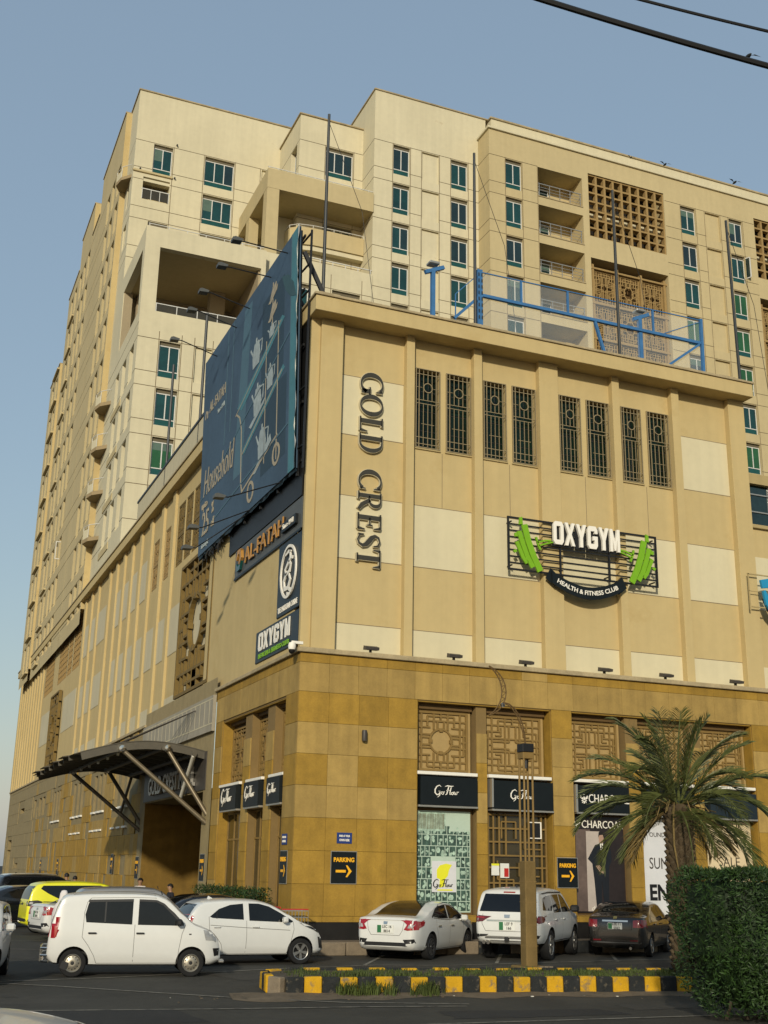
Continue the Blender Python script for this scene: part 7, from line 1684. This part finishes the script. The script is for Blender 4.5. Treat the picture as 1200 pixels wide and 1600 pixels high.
c.place('people_carrier',(-4.05,9.75),R(4),'bright yellow people carrier with black trim among the left hand cars','cars parked round the mall')
# ---- other saloons and hatchbacks reuse the shapes above ----
b=CIV.place('saloon_car',(-3.75,6.3),R(12),'white saloon boot showing between the yellow car and the upright white hatchback','cars parked round the mall')
WAG.place('estate_car',(-4.15,.6),R(-3),'silver grey car roof just behind the upright white hatchback','cars parked round the mall',M['car_silver'])
CIT.place('saloon_car',(-1.4,2.6),R(5),'black car mostly hidden behind the two white hatchbacks','cars parked round the mall',M['car_black'])
CIT.place('saloon_car',(-5.35,14.2),R(8),'black saloon at the far left edge beside the yellow car','cars parked round the mall',M['car_black'])
o=FOR.place('suv',(-3.6,22.5),R(8),'black SUV with a white roof behind the other left hand cars','cars parked round the mall',M['car_black'])
P,F_=FOR.decal('T',[(-2.1,-.62),(-2.1,.62),(.2,.62),(.2,-.62)],.012,.2); mb=MB(); mb.add(P,F_); mb.build('white_roof',M['car_white'],o,smooth=True)
PIC.place('hatchback',(-8.98,-6.9),R(-100),'white car nose cut off by the left edge of the picture','cars parked round the mall')
# the roof of a white car close to the camera
PIC.place('hatchback',(-10.25,-26.45),R(-12),'white car roof at the very bottom left corner','cars parked round the mall')
# ---------------- people ----------------
def person_mesh(name,pose='stand',shawl=False):
    """one continuous body grown over a skeleton."""
    J={'pel':(0,0,.92),'waist':(0,.0,1.08),'chest':(0,.0,1.30),'neck':(0,.0,1.46),'headb':(0,.02,1.54),'head':(0,.03,1.63),'top':(0,.02,1.70),
       'shl':(.17,0,1.39),'shr':(-.17,0,1.39),'ell':(.22,-.03,1.12),'elr':(-.22,-.03,1.12),'wrl':(.22,.06,.90),'wrr':(-.22,.06,.90),'hal':(.215,.09,.80),'har':(-.215,.09,.80),
       'hil':(.09,0,.88),'hir':(-.09,0,.88),'knl':(.10,.02,.49),'knr':(-.10,.02,.49),'anl':(.10,-.02,.09),'anr':(-.10,-.02,.09),'tol':(.11,.15,.04),'tor':(-.11,.15,.04)}
    Rd={'pel':.15,'waist':.135,'chest':.155,'neck':.058,'headb':.075,'head':.098,'top':.07,'shl':.075,'shr':.075,'ell':.05,'elr':.05,'wrl':.038,'wrr':.038,'hal':.035,'har':.035,'hil':.10,'hir':.10,'knl':.065,'knr':.065,'anl':.05,'anr':.05,'tol':.04,'tor':.04}
    E=[('pel','waist'),('waist','chest'),('chest','neck'),('neck','headb'),('headb','head'),('head','top'),('chest','shl'),('chest','shr'),('shl','ell'),('shr','elr'),('ell','wrl'),('elr','wrr'),('wrl','hal'),('wrr','har'),('pel','hil'),('pel','hir'),('hil','knl'),('hir','knr'),('knl','anl'),('knr','anr'),('anl','tol'),('anr','tor')]
    ks=list(J); me=bpy.data.meshes.new('sk'); me.from_pydata([J[k] for k in ks],[(ks.index(a),ks.index(b)) for a,b in E],[]); o=bpy.data.objects.new('sk',me); COL.objects.link(o)
    o.modifiers.new('s','SKIN'); 
    for i,k in enumerate(ks): me.skin_vertices[0].data[i].radius=(Rd[k],Rd[k]*(.78 if k in('chest','waist','pel') else 1)); me.skin_vertices[0].data[i].use_root=(k=='pel')
    md=o.modifiers.new('d','SUBSURF'); md.levels=2; md.render_levels=2
    dg=bpy.context.evaluated_depsgraph_get(); m2=bpy.data.meshes.new_from_object(o.evaluated_get(dg)); bpy.data.objects.remove(o); m2.name='body'
    m2.polygons.foreach_set('use_smooth',[True]*len(m2.polygons)); return m2
PB=person_mesh('p')
def dress(shirt,trousers):
    m=PB.copy(); m.materials.clear()
    for x in (M['skin'],shirt,trousers,M['black']): m.materials.append(x)
    for p in m.polygons:
        c=p.center; p.material_index=0 if c.z>1.45 or (abs(c.x)>.16 and c.z<.93 and c.z>.7 and abs(c.x)>.17) else (1 if c.z>.90 else (2 if c.z>.10 else 3))
    return m
def hair_mesh(full=True):
    b=MB(); n=14; V=[];Fh=[]
    for i in range(8):
        ph=math.pi*.62*i/7
        for k in range(n):
            t=2*math.pi*k/n; r_=.108*math.sin(ph); front=math.cos(t-math.pi/2); z=1.635+.115*math.cos(ph)
            if front>.3 and ph>math.pi*.36: z=max(z,1.66); 
            V.append((r_*math.cos(t),.02+r_*math.sin(t)*1.08,z))
    for i in range(7):
        for k in range(n): Fh.append((i*n+k,i*n+(k+1)%n,(i+1)*n+(k+1)%n,(i+1)*n+k))
    b.add(V,Fh); return b.mesh('hair',M['hair'],smooth=True)
HM=hair_mesh()
def face_mesh():
    b=MB(); b.add([(-.014,.115,1.60),(.014,.115,1.60),(0,.145,1.605),(0,.115,1.65)],[(0,1,2),(0,2,3),(1,3,2)])
    for s in (-1,1): b.lathe([(0,-.01),(.012,-.006),(.012,.004),(0,.008)],8,'y',(s*.035,.112,1.64)); b.lathe([(0,-.012),(.022,-.006),(.026,.008),(0,.012)],8,'z',(s*.10,.015,1.62))
    b.box(-.025,.025,.108,.118,1.565,1.575); return b.mesh('face_features',M['skin'],smooth=True)
FM=face_mesh()
def person(loc,rz,sc,shirt,trs,label,hair=True):
    o=empty('person',loc,rz,label,'person','people around the car park'); o.scale=(sc,sc,sc); bo=link('body',dress(shirt,trs),o); link('face_features',FM,o)
    if hair: link('hair',HM,o)
    return o
person((-3.05,24.2,0),R(20),1.0,M['cloth_grey'],M['cloth_dark'],'person in a grey top, left of the group of three beyond the cars')
person((-2.62,24.0,0),R(10),1.07,M['cloth_blue'],M['cloth_dark'],'taller person in a dark top with pale print, middle of the group of three')
mb=MB(); mb.prism([(-.10,1.36),(-.02,1.33),(.0,1.26),(.02,1.33),(.10,1.36),(.0,1.31)],lambda u,v,d:(u,-.135-d,v),0,.01); mb.build('shirt_print',M['cloth_white'],bpy.data.objects['person.001'])
person((-2.2,24.3,0),R(-15),1.0,M['cloth_dark'],M['cloth_dark'],'person in a dark top, right of the group of three beyond the cars')
person((-1.2,14.5,0),R(170),1.02,M['cloth_white'],M['cloth_grey'],'person in a pale top standing by the stone wall near the entrance')
person((-1.35,8.6,.0),R(100),.95,M['cloth_dark'],M['cloth_dark'],'person whose dark head shows beside the planters')
w=person((-6.52,-2.6,0),R(-75),.92,M['cloth_white'],M['cloth_white'],'person wrapped in a white shawl standing behind the upright white hatchback',False)
b=MB(); V=[];Fh=[]; n=20; prof=[(1.765,.02),(1.75,.08),(1.68,.125),(1.58,.13),(1.47,.16),(1.38,.24),(1.2,.29),(1.0,.30),(.75,.30)]
for i,(z,r_) in enumerate(prof):
    for k in range(n):
        t=2*math.pi*k/n; fr=math.sin(t); rr=r_*(1+.06*math.sin(5*t+i)); 
        if .5<z-1.1<.62 and fr>.75: rr*=.82
        V.append((rr*math.cos(t),.01+rr*.86*math.sin(t),z))
for i in range(len(prof)-1):
    for k in range(n):
        t=2*math.pi*(k+.5)/n
        if math.sin(t)>.80 and 1.52<(prof[i][0]+prof[i+1][0])/2<1.73: continue
        Fh.append((i*n+k,i*n+(k+1)%n,(i+1)*n+(k+1)%n,(i+1)*n+k))
b.add(V,Fh); b.build('shawl',M['cloth_white'],w,smooth=True)
